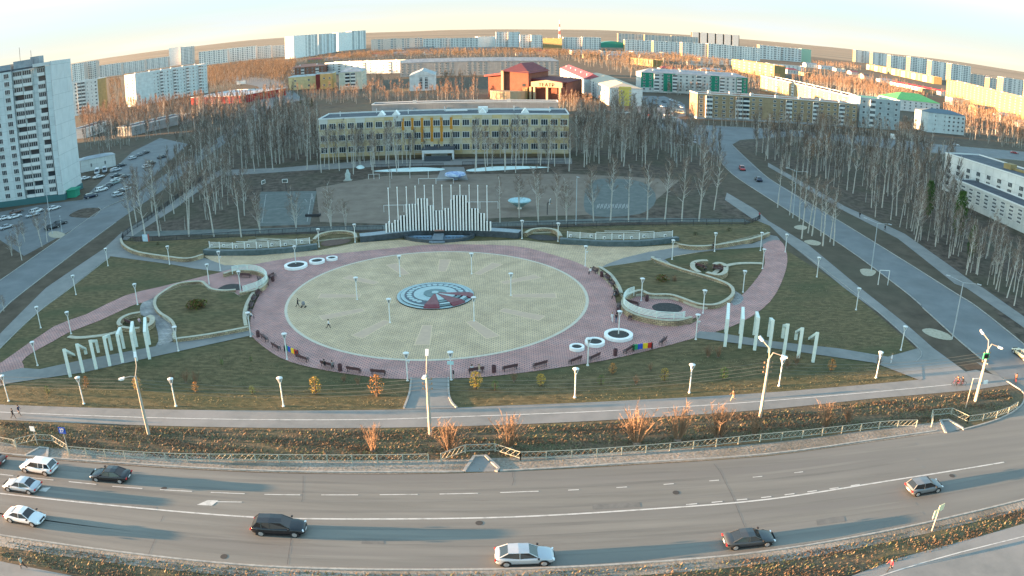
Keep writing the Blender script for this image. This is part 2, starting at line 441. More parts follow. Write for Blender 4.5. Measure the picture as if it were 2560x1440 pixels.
# asphalt seams and cracks
mb = MB()
for s in ('1282,1181 1281,1190 1284,1200 1280,1215', '1784,1160 1800,1180 1812,1205 1830,1240 1850,1290 1862,1318', '758,1190 757,1240 754,1255', '722,1300 728,1340 722,1385 718,1412', '408,1290 402,1305', '388,1348 372,1385'):
    ribbon(mb, smooth(P(s), 3), 0.045, 3.1 * Z)
mb.build('road_cracks', mat('crack_tar', (0.1, 0.1, 0.1)), kind='structure')
# shoulders of dirt along the main road
mb = MB()
ribbon(mb, [p + Vector((0, 1.1, 0)) for p in smooth(P('-300,1095 0,1136 320,1162 640,1179 1000,1183 1280,1176 1600,1159 1920,1138 2200,1101 2380,1078'))], 2.4, 2.6 * Z)
ribbon(mb, [p + Vector((0, -0.6, 0)) for p in smooth(P('2700,1218 2560,1250 2250,1322 1920,1380 1600,1410 1280,1424 1000,1426 640,1416 320,1385 0,1340 -250,1295'))], 1.7, 2.7 * Z)
mb.build('road_shoulder', M_gravel, kind='structure')

# kerbs
def kerb(s, w=0.2, h=0.13, n=4, z=0.0, name='kerb'):
    mb = MB(); ribbon(mb, smooth(P(s), n), w, z, h); return mb.build(name, M_concrete, kind='structure')
kerb('-300,1093 0,1134 320,1160 640,1177 1000,1181 1160,1180'); kerb('1250,1178 1600,1157 1920,1136 2200,1098 2340,1078')
kerb('2407,1075 2500,1047 2552,1015 2560,985 2530,962 2510,950')
kerb('2700,1219 2560,1250 2250,1322 1920,1379 1600,1409 1280,1424 1000,1426 640,1416 320,1384 0,1339')
kerb('-40,728 32,680 180,577'); kerb('-60,850 12,770 72,720 290,556')
kerb('2470,912 2395,850 2307,770'); kerb('2303,764 2250,720 2107,615 1920,495 1830,435 1792,392')
kerb('1830,362 1920,445 2105,557 2367,720 2445,770 2600,895')
kerb('2115,716 2195,780 2282,858 2304,885 2290,905', 0.12); kerb('1996,625 2115,716', 0.12)
kerb('1720,312 1920,322 2200,345 2350,362 2560,380'); kerb('1990,340 2240,374 2560,402'); kerb('236,541 252,526 245,519')
kerb('180,577 262,520 330,492'); kerb('275,643 172,724 92,784 0,872', 0.12)
# gutters for the rain at the road side: two-sided concrete aprons
for i, (s, l) in enumerate((('1160,1180 1186,1142 1214,1141 1247,1172 1240,1180', 'a'), ('64,1140 100,1120 120,1122 118,1147', 'b'), ('2351,1053 2371,1051 2408,1072 2364,1083', 'c'))):
    pts = P(s)
    area('drain_apron', pts, 3.6 * Z, M_path)
    mb = MB(); ribbon(mb, pts if i != 2 else [pts[3], pts[0], pts[1], pts[2]], 0.3, 0, 0.16); mb.build('kerb', M_concrete, kind='structure')
# ------------------------------------------------------------------ plaza
CC = Vector((-0.2917 * H, 2.7001 * H, 0)); CR = 0.5753 * H; MR = 0.1464 * H
def arc(c, r, a0, a1, n=48): return [Vector((c.x + r * math.cos(R(a0 + (a1 - a0) * i / n)), c.y + r * math.sin(R(a0 + (a1 - a0) * i / n)), 0)) for i in range(n + 1)]
area('plaza', smooth(P('560,676 510,640 640,640 800,626 890,608 1000,600 1100,606 1300,600 1400,612 1600,618 1760,608 1880,608 1630,652 1497,672 1535,720 1500,900 1000,900 660,800 650,690'), 1), 5 * Z, M_yel)
area('pavement', smooth(P('275,641 300,606 330,632 450,652 510,645 562,664 640,662 560,681 425,661'), 2), 5.3 * Z, M_path)
area('pavement', smooth(P('1497,672 1560,645 1700,618 1880,610 1925,588 1950,600 1905,618 1800,625 1690,640 1637,658 1630,650'), 2), 5.3 * Z, M_path)
# big pink ring with its two arms
pink = P('550,684 640,661 740,644 830,636 990,620 1090,612 1280,615 1380,637 1467,668 1530,720 1545,770 1600,805 1725,812 1760,778 1830,757 1880,712 1912,660 1908,612 1950,602 1968,640 1960,690 1925,755 1850,808 1740,845 1560,892 1420,917 1290,935 1170,946 1010,949 900,940 780,920 700,895 640,852 626,830 628,790 640,755 655,725 668,690')
area('plaza_ring', smooth(pink, 3, True), 6 * Z, M_pink)
la = P('-40,950 -40,930 7,905 135,817 215,787 312,740 400,718 550,682 600,672 640,700 600,725 540,733 522,722 510,708 445,712 400,745 357,757 325,767 250,802 172,832 132,855 82,882 55,905 60,925 0,960')
area('path', smooth(la, 2, True), 6.3 * Z, M_pink)
area('path', smooth(P('25,959 -30,975 -30,940 55,921 100,924 187,905 387,867 435,855 625,827 636,838 375,895 210,932'), 1), 6.6 * Z, M_path)
area('path', smooth(P('1735,845 1747,829 1790,832 1920,853 2095,872 2220,893 2300,870 2307,949 2300,952 2185,908 2060,890 1920,870'), 1), 6.6 * Z, M_path)
area('path', P('1028,946 1122,946 1122,985 1140,1022 1010,1024 1022,990'), 6.6 * Z, M_path)
for i, s in enumerate(('1028,946 1026,970 1022,990 1010,1022', '1121,945 1122,985 1128,1005 1142,1021')):
    mb = MB(); ribbon(mb, smooth(P(s)), 0.22, 0, 0.16); mb.build('kerb', M_concrete, kind='structure')
# flagstone walks
area('path', smooth(P('357,757 400,742 390,757 392,772 400,782 425,800 437,820 440,850 390,868 396,855 394,830 380,800 352,788 350,775'), 2, True), 6.8 * Z, M_flag)
area('path', smooth(P('1632,650 1660,648 1690,672 1740,692 1800,712 1850,735 1858,752 1835,765 1818,742 1812,728 1780,702 1705,680'), 2, True), 6.8 * Z, M_flag)
kerb2 = lambda s, w=0.35, n=4, nm='kerb', h=0.12, m=None: (lambda mb: (ribbon(mb, smooth(P(s), n), w, 6 * Z, h), mb.build(nm, m or M_stonecap, kind='structure')))(MB())
kerb2('1905,660 1850,660 1810,668 1785,685', 0.9); kerb2('172,843 200,846 270,838 320,822', 0.8)
# inner disc
area('plaza_disc', arc(CC, CR, 0, 360, 96)[:-1], 7 * Z, M_yel)
mb = MB(); ribbon(mb, arc(CC, CR, 0, 360, 96)[:-1], 0.45, 7.6 * Z, closed=True)
mb.build('plaza_edging', mat('pale_edging', (0.5, 0.44, 0.35), (0.56, 0.5, 0.4), 1), kind='structure')
# twelve pink trapezoids like the hours of a dial
mb = MB()
for k in range(12):
    a = R(-90 + 30 * k); d = Vector((math.cos(a), math.sin(a), 0)); q = Vector((-d.y, d.x, 0))
    r0, r1, w0, w1 = (CC - G(1082, 815)).length, (CC - G(1082, 863)).length, 0.62, 0.95
    for (sh, z, mi) in ((0.12, 7.6 * Z, 1), (0, 8.2 * Z, 0)):
        c = [CC + d * (r0 - sh) - q * (w0 + sh), CC + d * (r1 + sh) - q * (w1 + sh), CC + d * (r1 + sh) + q * (w1 + sh), CC + d * (r0 - sh) + q * (w0 + sh)]
        mb.face([(p.x, p.y, z) for p in c], mi)
mb.build('plaza_inlays', [mat('inlay_pink', (0.54, 0.375, 0.265), (0.48, 0.335, 0.245), 1.5), mat('inlay_edge', (0.64, 0.47, 0.3))], kind='structure')
# compass-like medallion: a low stepped dais
med = empty('plaza_medallion', CC, 0, 'round stepped grey stone medallion with dark red wedges in the middle of the plaza', 'monument')
M_teal = mat('pale_teal_stone', (0.3, 0.4, 0.41), (0.36, 0.46, 0.46), 1.5, 0.5, 5, obj=True)
M_dteal = mat('dark_teal_stone', (0.09, 0.15, 0.16), (0.13, 0.2, 0.21), 1.5, 0.5, 5, obj=True)
M_navy = mat('blue_black_stone', (0.03, 0.05, 0.075), (0.06, 0.08, 0.11), 2, 0.4, 5, obj=True)
M_dred = mat('dark_red_stone', (0.14, 0.03, 0.04), (0.19, 0.05, 0.06), 1.5, 0.45, 5, obj=True)
z0 = 8 * Z
for nm, r0, r1, h, m in (('step', 0, MR, 0.16, M_teal), ('step', 0, MR * 0.9, 0.3, M_teal), ('band', MR * 0.56, MR * 0.80, 0.36, M_navy), ('disc', 0, MR * 0.56, 0.42, M_teal), ('disc', 0, MR * 0.3, 0.5, M_dteal), ('hub', 0, MR * 0.09, 0.62, M_teal)):
    mb = MB(); mb.lathe([(r0 + 0.001, h), (r1, h), (r1, 0)], (0, 0, z0), 64)
    mb.build(nm, m, med)
mb = MB(); mb.lathe([(MR * 0.905, 0.305), (MR * 0.9, 0.17)], (0, 0, z0), 64); mb.lathe([(MR + 0.02, 0.14), (MR + 0.02, 0)], (0, 0, z0), 64); mb.build('black_joint', M_black, med)  # black bands round the risers of both steps
for k in range(24):
    a = R(-60 + 13.0 * k)
    if -75 < math.degrees(a) % 360 - 360 < 3 or math.degrees(a) % 360 < 2: continue
    mb = MB(); mb.lathe([(0.02, 0.02), (0.30, 0.02), (0.42, 0.02), (0.42, -0.02)], (MR * 0.68 * math.cos(a), MR * 0.68 * math.sin(a), z0 + 0.37), 12)
    mb.build('ring_inlay', M_teal, med)
for k, (a0, a1) in enumerate(((-102, -78), (-58, -34), (-16, 3))):
    mb = MB(); pr = [(0.12, 0.52), (MR * 0.86, 0.52), (MR * 0.97, 0.34), (MR * 1.0, 0.1)]
    for i in range(len(pr) - 1):
        for j in range(6):
            b0, b1 = R(a0 + (a1 - a0) * j / 6), R(a0 + (a1 - a0) * (j + 1) / 6)
            f = [(r * math.cos(b), r * math.sin(b), z0 + z) for b, (r, z) in ((b0, pr[i]), (b0, pr[i + 1]), (b1, pr[i + 1]), (b1, pr[i]))]
            mb.face(f)
    for b in (R(a0), R(a1)):
        mb.face([(r * math.cos(b), r * math.sin(b), z0 + z) for r, z in pr] + [(MR * 1.0 * math.cos(b), MR * math.sin(b), z0), (0.12 * math.cos(b), 0.12 * math.sin(b), z0)])
    mb.build('red_wedge', M_dred, med)
for k, (a0, a1) in enumerate(((-77, -59), (-33, -17))):
    for (ra, rb, m) in ((0.1, 0.56, M_teal), (0.62, 0.72, M_dteal), (0.78, 0.88, M_teal)):
        mb = MB()
        for j in range(4):
            b0, b1 = R(a0 + (a1 - a0) * j / 4), R(a0 + (a1 - a0) * (j + 1) / 4)
            mb.face([(r * MR * math.cos(b), r * MR * math.sin(b), z0 + 0.515) for b, r in ((b0, ra), (b0, rb), (b1, rb), (b1, ra))])
        mb.build('pale_wedge', m, med)

def lawn_block(pts, z):
    area('raised_lawn', pts, z, M_lawn)
    mb = MB(); ribbon(mb, [p - Vector((0, 0, p.z)) for p in pts], 0.14, 0, z - 0.01, True); mb.build('lawn_edge', M_stonecap, kind='structure')
# ------------------------------------------------------------------ raised lawns and stone walls
RL = smooth(P('390,757 400,740 445,717 500,711 517,720 532,728 585,731 600,741 640,728 622,755 614,790 622,816 540,832 435,845 437,820 425,802 397,782', 0.45), 2, True)
lawn_block(RL, 0.45)
RR = smooth(P('1499,671 1560,660 1630,650 1637,657 1705,680 1780,702 1827,720 1822,742 1805,757 1780,766 1745,765 1705,750 1675,742 1627,741 1605,733 1557,738 1545,718 1525,690', 0.45), 2, True)
lawn_block(RR, 0.45)
RB1 = smooth(P('303,600 306,612 345,632 420,640 470,645 508,635 520,618 640,600 640,592 345,604', 0.35), 1)
lawn_block(RB1, 0.35)
RB2 = P('1240,583 1310,580 1395,578 1410,596 1690,604 1710,612 1780,612 1920,580 1912,572 1880,565 1790,563 1560,566', 0.35)
lawn_block(RB2, 0.3)
lawn_block(P('642,594 800,586 962,582 895,590 800,600', 0.3), 0.3)
def wall(s, w, h, label, n=4, z=0.0, cap=True, closed=False, name='stone_wall', cat='wall', m=None, top=False):
    pts = smooth(P(s, h if top else 0), n, closed)
    e = empty(name, (0, 0, 0), 0, label, cat, 'sandstone garden walls' if m is None else None)
    mb = MB(); ribbon(mb, pts, w, 0, h, closed); mb.build('masonry', m or M_stone, e)
    if cap: mb = MB(); ribbon(mb, pts, w + 0.06, h, 0.06, closed); mb.build('coping', M_stonecap, e)
    return e
wall('303,604 310,620 345,638 420,650 470,655 508,645', 0.5, 0.75, 'long curved sandstone wall round the lawn left of the far left music-stave screen')
wall('1697,620 1740,625 1800,620 1880,605 1922,590', 0.5, 0.75, 'curved sandstone wall running from the right music-stave screen to the corner of the park')
wall('435,856 500,848 560,838 622,826', 0.45, 0.55, 'straight sandstone wall along the blue path left of the plaza')
wall('436,854 438,835 436,820 425,805 402,790 390,775 388,758 400,742 445,716 500,710 515,718 530,729 560,733 590,731', 0.45, 0.5, 'winding sandstone border on the west side of the left raised lawn')
wall('616,822 612,795 618,768 630,745 645,725', 0.5, 0.5, 'arc of sandstone wall behind the benches left of the plaza')
wall('1632,651 1637,657 1705,682 1780,704 1822,722 1832,742 1815,760 1785,772 1745,770 1705,756 1675,747 1627,746 1607,738', 0.5, 0.7, 'long wavy sandstone wall on the east side of the right raised lawn')
wall('1497,673 1525,692 1545,720 1553,740', 0.5, 0.5, 'arc of sandstone wall behind the benches right of the plaza')
wall('1607,738 1590,740 1570,750 1557,765 1562,784 1590,800 1640,812 1690,815 1728,806', 0.5, 0.85, 'curved sandstone seat wall under the white railing right of the plaza')
wall('560,694 590,686 630,686 655,692 668,705 662,722 640,735 600,742', 0.5, 0.75, 'curved sandstone seat wall under the white railing left of the plaza')
wall('1747,692 1733,682 1731,670 1745,663 1768,662', 0.8, 0.8, 'hook of sandstone seat wall on the right lawn, opening east')
wall('1766,692 1795,698 1812,690 1812,674 1795,668 1785,672', 0.8, 0.8, 'hook of sandstone seat wall on the right lawn, opening west')
wall('352,791 325,796 305,806 298,818 304,824', 0.6, 0.7, 'short arc of sandstone seat wall behind the left white portals')
wall('305,826 330,830 350,829', 0.6, 0.6, 'straight piece of sandstone seat wall behind the left white portals')
wall('365,828 380,818 382,805 372,800', 0.8, 0.7, 'thick sandstone seat wall end beside the left flagstone walk')
wall('786,608 800,595 830,588 860,587 885,592 890,604', 0.6, 0.8, 'arched sandstone wall round the dark flower bed left of the granite fountain')
wall('1314,592 1330,583 1360,580 1390,585 1402,600', 0.6, 0.8, 'arched sandstone wall round the flower bed right of the granite fountain')
# seating nook floors and beds
area('path', smooth(P('522,722 555,690 600,686 655,690 662,715 640,730 600,738 545,735'), 2, True), 7.2 * Z, M_pink)
area('path', smooth(P('1565,790 1560,765 1590,742 1630,747 1680,750 1740,770 1780,775 1728,800 1690,810 1620,805'), 2, True), 7.2 * Z, M_pink)
M_bed = mat('dark_bed_soil', (0.035, 0.035, 0.035), (0.07, 0.065, 0.06), 3, 0.95, 7)
def disc(c, rx, ry, z, m, name, **k):
    return area(name, [Vector((c.x + rx * math.cos(t), c.y + ry * math.sin(t), 0)) for t in [2 * math.pi * i / 40 for i in range(40)]], z, m, **k)
disc(G(1668, 771), 2.3, 2.1, 8 * Z, M_bed, 'flower_bed')
area('flower_bed', smooth(P('546,726 555,717 575,711 598,712 604,718 598,727'), 3, True), 8 * Z, M_bed)
area('flower_bed', smooth(P('803,612 810,604 840,599 868,599 878,601 868,608 840,614 815,616'), 3, True), 8 * Z, mat('red_brown_bed', (0.1, 0.06, 0.05), (0.14, 0.09, 0.07), 2))
area('flower_bed', smooth(P('1316,592 1330,588 1360,588 1395,594 1400,600 1380,602 1345,601'), 3, True), 8 * Z, M_bed)
# white round planters
def planter(px, py, rx_px, label):
    c = G(px, py); r = (G(px + rx_px, py) - c).length
    e = empty('round_planter', c, 0, label, 'planter', 'white round planters on the plaza')
    mb = MB(); w = 0.2 * r + 0.12
    mb.lathe([(r, 0), (r, 0.42), (r - w, 0.42), (r - w, 0.25)], (0, 0, 7 * Z), 40); mb.build('rim', M_white, e)
    mb = MB(); mb.lathe([(0.01, 0.32), (r - w, 0.30)], (0, 0, 7 * Z), 40); mb.build('soil', M_bed, e)
planter(740, 668, 28, 'largest white planter ring at the far left of the plaza, around a lamp post')
planter(793, 657, 19, 'middle-sized white planter ring of the three at the far left of the plaza')
planter(830, 650, 14, 'smallest white planter ring of the three at the far left of the plaza')
planter(1546, 843, 36, 'largest white planter ring at the near right of the plaza, around a lamp post')
planter(1487, 861, 25, 'middle-sized white planter ring at the near right, partly behind a lamp post')
planter(1442, 874, 19, 'smallest white planter ring of the three at the near right of the plaza')
# ------------------------------------------------------------------ buildings
def solid_text(fo):
    "lettering turned into one plain mesh"
    bpy.context.view_layer.update()
    me = bpy.data.meshes.new_from_object(fo.evaluated_get(bpy.context.evaluated_depsgraph_get()))
    o = bpy.data.objects.new('lettering', me); link(o, fo.parent); o.matrix_local = fo.matrix_basis.copy()
    if not me.materials: me.materials.append(fo.data.materials[0])
    bpy.data.objects.remove(fo); o.name = 'lettering'
    return o
def text(par, body, loc, size, m, rot=(math.pi / 2, 0, 0), ext=0.02, space=1.0):
    fc = bpy.data.curves.new('lettering', 'FONT'); fc.body = body; fc.size = size; fc.extrude = ext; fc.align_x = 'CENTER'; fc.align_y = 'CENTER'; fc.space_character = space
    fc.materials.append(m)
    fo = bpy.data.objects.new('lettering', fc); link(fo, par); fo.location = loc; fo.rotation_euler = rot
    return solid_text(fo)
M_pane = glass_mat()
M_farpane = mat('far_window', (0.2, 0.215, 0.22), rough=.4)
M_frame = mat('window_frame', (0.62, 0.63, 0.62))
M_roofdark = mat('roof_felt', (0.05, 0.06, 0.075), (0.09, 0.1, 0.115), 0.3, 0.9, 6)
M_roofgrey = mat('grey_metal_roof', (0.17, 0.2, 0.23), (0.25, 0.28, 0.3), 0.4, 0.5, 5, stretch=(1, 0.2, 1))
M_redroof = mat('red_metal_roof', (0.2, 0.035, 0.04), (0.27, 0.06, 0.06), 0.5, 0.5, 5)
M_greenroof = mat('green_metal_roof', (0.05, 0.26, 0.07), (0.08, 0.33, 0.1), 0.5, 0.5, 5)
M_trim = mat('pale_trim', (0.6, 0.62, 0.62))
PAN = {}
def panel(nm, c, c2=None, bw=3.2, bh=2.3):
    if nm not in PAN:
        c2 = c2 or tuple(x * 0.9 for x in c)
        PAN[nm] = brick_mat('facade_' + nm, c, c2, tuple(x * 0.6 for x in c), bw, bh, 0.035, off=0.0, noise=0.1)
    return PAN[nm]
W_white = panel('white', (0.6, 0.61, 0.6)); W_pale = panel('pale_grey', (0.52, 0.525, 0.51)); W_blue = panel('pale_blue', (0.52, 0.57, 0.57))
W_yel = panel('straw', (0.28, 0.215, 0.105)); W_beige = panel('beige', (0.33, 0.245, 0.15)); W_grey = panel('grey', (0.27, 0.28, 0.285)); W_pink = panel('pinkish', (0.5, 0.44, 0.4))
W_brick = brick_mat('facade_brown_brick', (0.24, 0.12, 0.085), (0.2, 0.1, 0.075), (0.16, 0.1, 0.08), 0.5, 0.2, 0.02, noise=0.12)
def win_mesh(w, h, kind='w'):
    key = 'win%s_%.1f_%.1f' % (kind, w, h)
    if key in bpy.data.meshes: return bpy.data.meshes[key]
    mb = MB()
    if kind == 'b':     # loggia: white parapet box with a dark glazed band above
        mb.box((0, -0.45, h * 0.2), (w, 0.9, h * 0.4), 0); mb.box((0, -0.35, h * 0.68), (w * 0.96, 0.7, h * 0.5), 1)
        for i in range(5): mb.box((-w * 0.48 + w * 0.96 * i / 4, -0.4, h * 0.68), (0.09, 0.75, h * 0.5), 0)
        mb.box((0, -0.42, h * 0.96), (w, 0.84, 0.1), 0)
    elif kind == 'o':   # open loggia: parapet, the recess's shade put in as a flat dark pane
        mb.box((0, -0.4, h * 0.18), (w, 0.8, h * 0.36), 0); mb.box((0, -0.04, h * 0.65), (w * 0.94, 0.06, h * 0.58), 1); mb.box((0, -0.4, 0.02), (w, 0.85, 0.12), 0)
    else:
        mb.box((0, -0.03, h / 2), (w, 0.1, h), 0)
        n = 3 if w > 1.7 else 2
        for i in range(n):
            ww = (w - 0.12) / n
            mb.box((-w / 2 + 0.06 + ww * (i + 0.5), -0.07, h / 2), (ww - 0.1, 0.06, h - 0.18), 1)
        mb.box((0, -0.1, -0.03), (w + 0.15, 0.22, 0.06), 0)
    o = mb.build(key, [M_frame, M_pane]); me = o.data; me.name = key
    bpy.data.objects.remove(o)
    return me
def add_windows(par, spots, limit=100):
    "spots: (matrix in the building's frame, mesh, kind name); the nearest 100 of a kind become parts of their own"
    byk = {}
    for s in spots: byk.setdefault(s[2], []).append(s)
    pm = par.matrix_basis
    for k, L in byk.items():
        L.sort(key=lambda s: ((pm @ s[0]).translation - Vector((0, 0, H))).length)
        for s in L[:limit]:
            o = bpy.data.objects.new(k, s[1]); o.matrix_local = s[0]; link(o, par)
        if len(L) > limit:
            mb = MB()
            for s in L[limit:]:
                me = s[1]
                for p in me.polygons: mb.face([s[0] @ me.vertices[i].co for i in p.vertices], p.material_index)
            o = mb.build(k, [M_frame, M_pane], par, kind='stuff')
def face_windows(spots, length, h, floors, pat, fm, z0=0.9, zt=0.6, sz=(1.5, 1.35)):
    "fm: matrix of the facade (x along, -y out); pat: one character per bay"
    n = len(pat); fh = (h - z0 - zt) / floors; bw = length / n
    k = min(1, fh / 2.7)
    for f in range(floors):
        z = z0 + f * fh
        for i, ch in enumerate(pat):
            if ch == '.': continue
            x = bw * (i + 0.5)
            if ch in 'bo': spots.append((fm @ Matrix.Translation((x, 0, z)), win_mesh(round(min(bw * 0.95, 3.4), 1), round(fh * 0.98, 1), ch), 'balcony'))
            else:
                w = {'w': sz[0], 'n': 0.8, 'W': 2.2}[ch]
                spots.append((fm @ Matrix.Translation((x, 0, z + fh * 0.3)), win_mesh(round(min(w, bw * 0.8), 1), round(sz[1] * k, 1)), 'window'))
def turned(a, b, s=.075):
    "the point on the sight line to b where a wall from a runs just out of the sun"
    k = b.x / b.y; y = (a.y - s * a.x) / (1 - s * k)
    return Vector((k * y, y, 0)) if y > 0 else b
def building(name, label, p0, p1, depth, h, wall=W_white, floors=5, front='wwwwww', right='', left='', roof='flat', rmat=None, far=False, group=None, cat='building', ends=None, base=None, skew=0, overhang=0.3, vents=4, rh=2.2, z0=0.9, win=(1.5, 1.35), stripes=None, plinth=None, zt=0.6):
    p0, p1 = Vector((p0[0], p0[1], 0)), Vector((p1[0], p1[1], 0))
    if skew: p1 = turned(p0, p1)
    d = p1 - p0; L = d.length; ang = math.atan2(d.y, d.x)
    e = empty(name, p0, ang, label, cat, group)
    D = depth
    mb = MB()
    def quad(a, b, mi=0, zz=0.0):
        ln = (Vector(b) - Vector(a)).length
        mb.face([(a[0], a[1], zz), (b[0], b[1], zz), (b[0], b[1], h), (a[0], a[1], h)], mi, [(0, zz), (ln, zz), (ln, h), (0, h)])
    quad((0, 0), (L, 0)); quad((L, 0), (L, D), 1 if ends else 0); quad((L, D), (0, D)); quad((0, D), (0, 0), 1 if ends else 0)
    if far:   # far off: the window grid is part of the facade itself
        def grid(fm, length, pat, side=False):
            n = len(pat); fh = (h - 0.8) / floors
            for f in range(floors):
                for i, ch in enumerate(pat):
                    if ch == '.': continue
                    bw = length / n; x = bw * (i + 0.5); z = 0.5 + f * fh
                    w = bw * {'w': 0.36, 'b': 0.7, 'n': 0.25, 'o': 0.7, 'W': 0.6}[ch]
                    if ch in 'bo':
                        c = [fm @ Vector(q) for q in ((x - w / 2, -0.25, z), (x + w / 2, -0.25, z), (x + w / 2, -0.25, z + fh * 0.4), (x - w / 2, -0.25, z + fh * 0.4))]; mb.face(c, 3)
                        c = [fm @ Vector(q) for q in ((x - w / 2, -0.2, z + fh * .4), (x + w / 2, -0.2, z + fh * .4), (x + w / 2, -0.2, z + fh * .92), (x - w / 2, -0.2, z + fh * .92))]; mb.face(c, 2)
                    else:
                        c = [fm @ Vector(q) for q in ((x - w / 2, -0.05, z + fh * .3), (x + w / 2, -0.05, z + fh * .3), (x + w / 2, -0.05, z + fh * .82), (x - w / 2, -0.05, z + fh * .82))]; mb.face(c, 2)
        grid(Matrix.Identity(4), L, front)
        if right: grid(Matrix.Translation((L, 0, 0)) @ Matrix.Rotation(R(90), 4, 'Z'), D, right)
        if left: grid(Matrix.Translation((0, D, 0)) @ Matrix.Rotation(R(-90), 4, 'Z'), D, left)
    if stripes:     # coloured bays: (first bay, last bay, floor0, floor1, material)
        n = len(front); fh = (h - z0 - zt) / floors
        for k, (a, b, f0, f1, m) in enumerate(stripes):
            x0, x1 = L * a / n, L * b / n; za, zb = max(0, z0 + f0 * fh), min(h, z0 + f1 * fh)
            s = MB(); s.face([(x0, -0.02, za), (x1, -0.02, za), (x1, -0.02, zb), (x0, -0.02, zb)]); s.build('coloured_panel', m, e)
    mb.build('wall', [wall, ends or wall, M_farpane if far else M_pane, M_trim], e)
    if plinth:
        s = MB(); s.box((L / 2, D / 2, 0.5), (L + 0.12, D + 0.12, 1.0)); s.build('plinth', plinth, e)
    rm = rmat or M_roofdark
    if roof == 'flat':
        r = MB(); o = 0.12
        r.face([(0, 0, h + .01), (L, 0, h + .01), (L, D, h + .01), (0, D, h + .01)])
        ro = r.build('roof', rm, e)
        r = MB()
        for c, s in (((L / 2, 0, h + .2), (L + .2, .24, .4)), ((L / 2, D, h + .2), (L + .2, .24, .4)), ((0, D / 2, h + .2), (.23, D - .25, .39)), ((L, D / 2, h + .2), (.23, D - .25, .39))): r.box(c, s)
        r.build('parapet', M_trim if not far else wall, e)
        rnd = random.Random(int(L * 100))
        for i in range(vents):
            r = MB(); r.box((L * (i + .5) / vents + rnd.uniform(-2, 2), D * rnd.uniform(.35, .65), h + .6), (1.6, 1.1, 1.2)); r.build('roof_vent', W_pale, ro)
    else:
        r = MB(); o = overhang
        a, b, c, d4 = (-o, -o, h), (L + o, -o, h), (L + o, D + o, h), (-o, D + o, h)
        if roof == 'hip': m1, m2 = (min(D / 2, L * .3), D / 2, h + rh), (L - min(D / 2, L * .3), D / 2, h + rh)
        else: m1, m2 = (-o, D / 2, h + rh), (L + o, D / 2, h + rh)
        if roof == 'gablefront':
            m1, m2 = (L / 2, -o, h + rh), (L / 2, D + o, h + rh)
            r.face([a, b, m1], 1); r.face([c, d4, m2], 1); r.face([b, c, m2, m1]); r.face([d4, a, m1, m2])
        else: r.face([a, b, m2, m1]); r.face([c, d4, m1, m2]); r.face([b, c, m2]); r.face([d4, a, m1])
        r.face([a, d4, c, b])
        if roof == 'gable': r.m[2] = r.m[3] = 1
        ro = r.build('roof', [rm, wall], e)
        for i in range(vents):
            r = MB(); x = L * (i + .5) / vents
            r.box((x, D * .3, h + rh * .55 + .3), (1.3, 1.2, 1.3)); r.build('dormer', M_trim, ro)
    if not far:
        sp = []
        if front: face_windows(sp, L, h, floors, front, Matrix.Identity(4), z0=z0, sz=win, zt=zt)
        if right: face_windows(sp, D, h, floors, right, Matrix.Translation((L, 0, 0)) @ Matrix.Rotation(R(90), 4, 'Z'), z0=z0, sz=win, zt=zt)
        if left: face_windows(sp, D, h, floors, left, Matrix.Translation((0, D, 0)) @ Matrix.Rotation(R(-90), 4, 'Z'), z0=z0, sz=win, zt=zt)
        add_windows(e, sp)
    return e, L
def TB(x, y, h): return G(x, y, h)     # ground position under a roof corner seen at x, y

# the tall tower block at the left edge
t0, t1, t2 = G(-60, 527), G(160, 500), G(205, 460)
th = HT(t1, 124, 163)
ang = math.atan2((t1 - t0).y, (t1 - t0).x); TL = (t1 - t0).length + 30; td = 17.0
tw = empty('tower_block', t1, ang, 'very tall pale blue panel tower with stacked loggias at the left edge of the picture', 'apartment tower')
mb = MB()
segs = [(-TL, -38.0, 0.0), (-38.0, -30.0, 1.6), (-30.0, -13.5, 0.0), (-13.5, -1.8, 1.6), (-1.8, 0.0, 0.0)]
for a, b, y in segs:
    mb.face([(a, y, 0), (b, y, 0), (b, y, th), (a, y, th)], 0, [(a, 0), (b, 0), (b, th), (a, th)])
    mb.face([(a, y, th), (b, y, th), (b, td, th), (a, td, th)])
for a, b, y in segs:
    for x in (a, b): mb.face([(x, 0, 0), (x, 1.6, 0), (x, 1.6, th), (x, 0, th)], 0, [(0, 0), (1.6, 0), (1.6, th), (0, th)])
mb.face([(-TL, td, 0), (0, td, 0), (0, td, th), (-TL, td, th)]); mb.face([(-TL, 0, 0), (-TL, td, 0), (-TL, td, th), (-TL, 0, th)])
mb.build('wall', panel('tower', (0.48, 0.54, 0.55), (0.52, 0.57, 0.58), 3.4, th / 16), tw)
mb = MB(); mb.box((0.15, td / 2, (th + 1.2) / 2), (0.3, td + 0.3, th + 1.2)); mb.box((-3, td / 2, th + 0.6), (6, td, 1.0))
mb.build('end_wall', brick_mat('facade_tower_end', (0.52, 0.54, 0.54), (0.5, 0.525, 0.53), (0.3, 0.33, 0.34), 6.5, th / 9, 0.05, off=0.3, noise=0.06), tw)
mb = MB(); mb.box((-TL / 2, td / 2, 0.9), (TL + 1.0, td + 0.6, 1.8)); mb.build('plinth', mat('teal_plinth', (0.05, 0.13, 0.14)), tw)
mb = MB(); mb.box((-12, td * .6, th + 1.4), (7, 8, 2.8)); mb.box((-20, td * .6, th + 1.1), (6, 6, 2.2)); mb.box((-8, td * .5, th + 1.7), (3, 4, 3.4)); mb.box((-26, td * .6, th + .7), (5, 5, 1.4)); mb.build('roof_house', M_roofgrey, tw)
for x_, h_ in ((-14, 7), (-10, 5.5)):
    mb = MB(); mb.tube((x_, td * .5, th + 1), (x_, td * .5, th + h_), .07); mb.build('aerial', M_black, tw)
mb = MB()
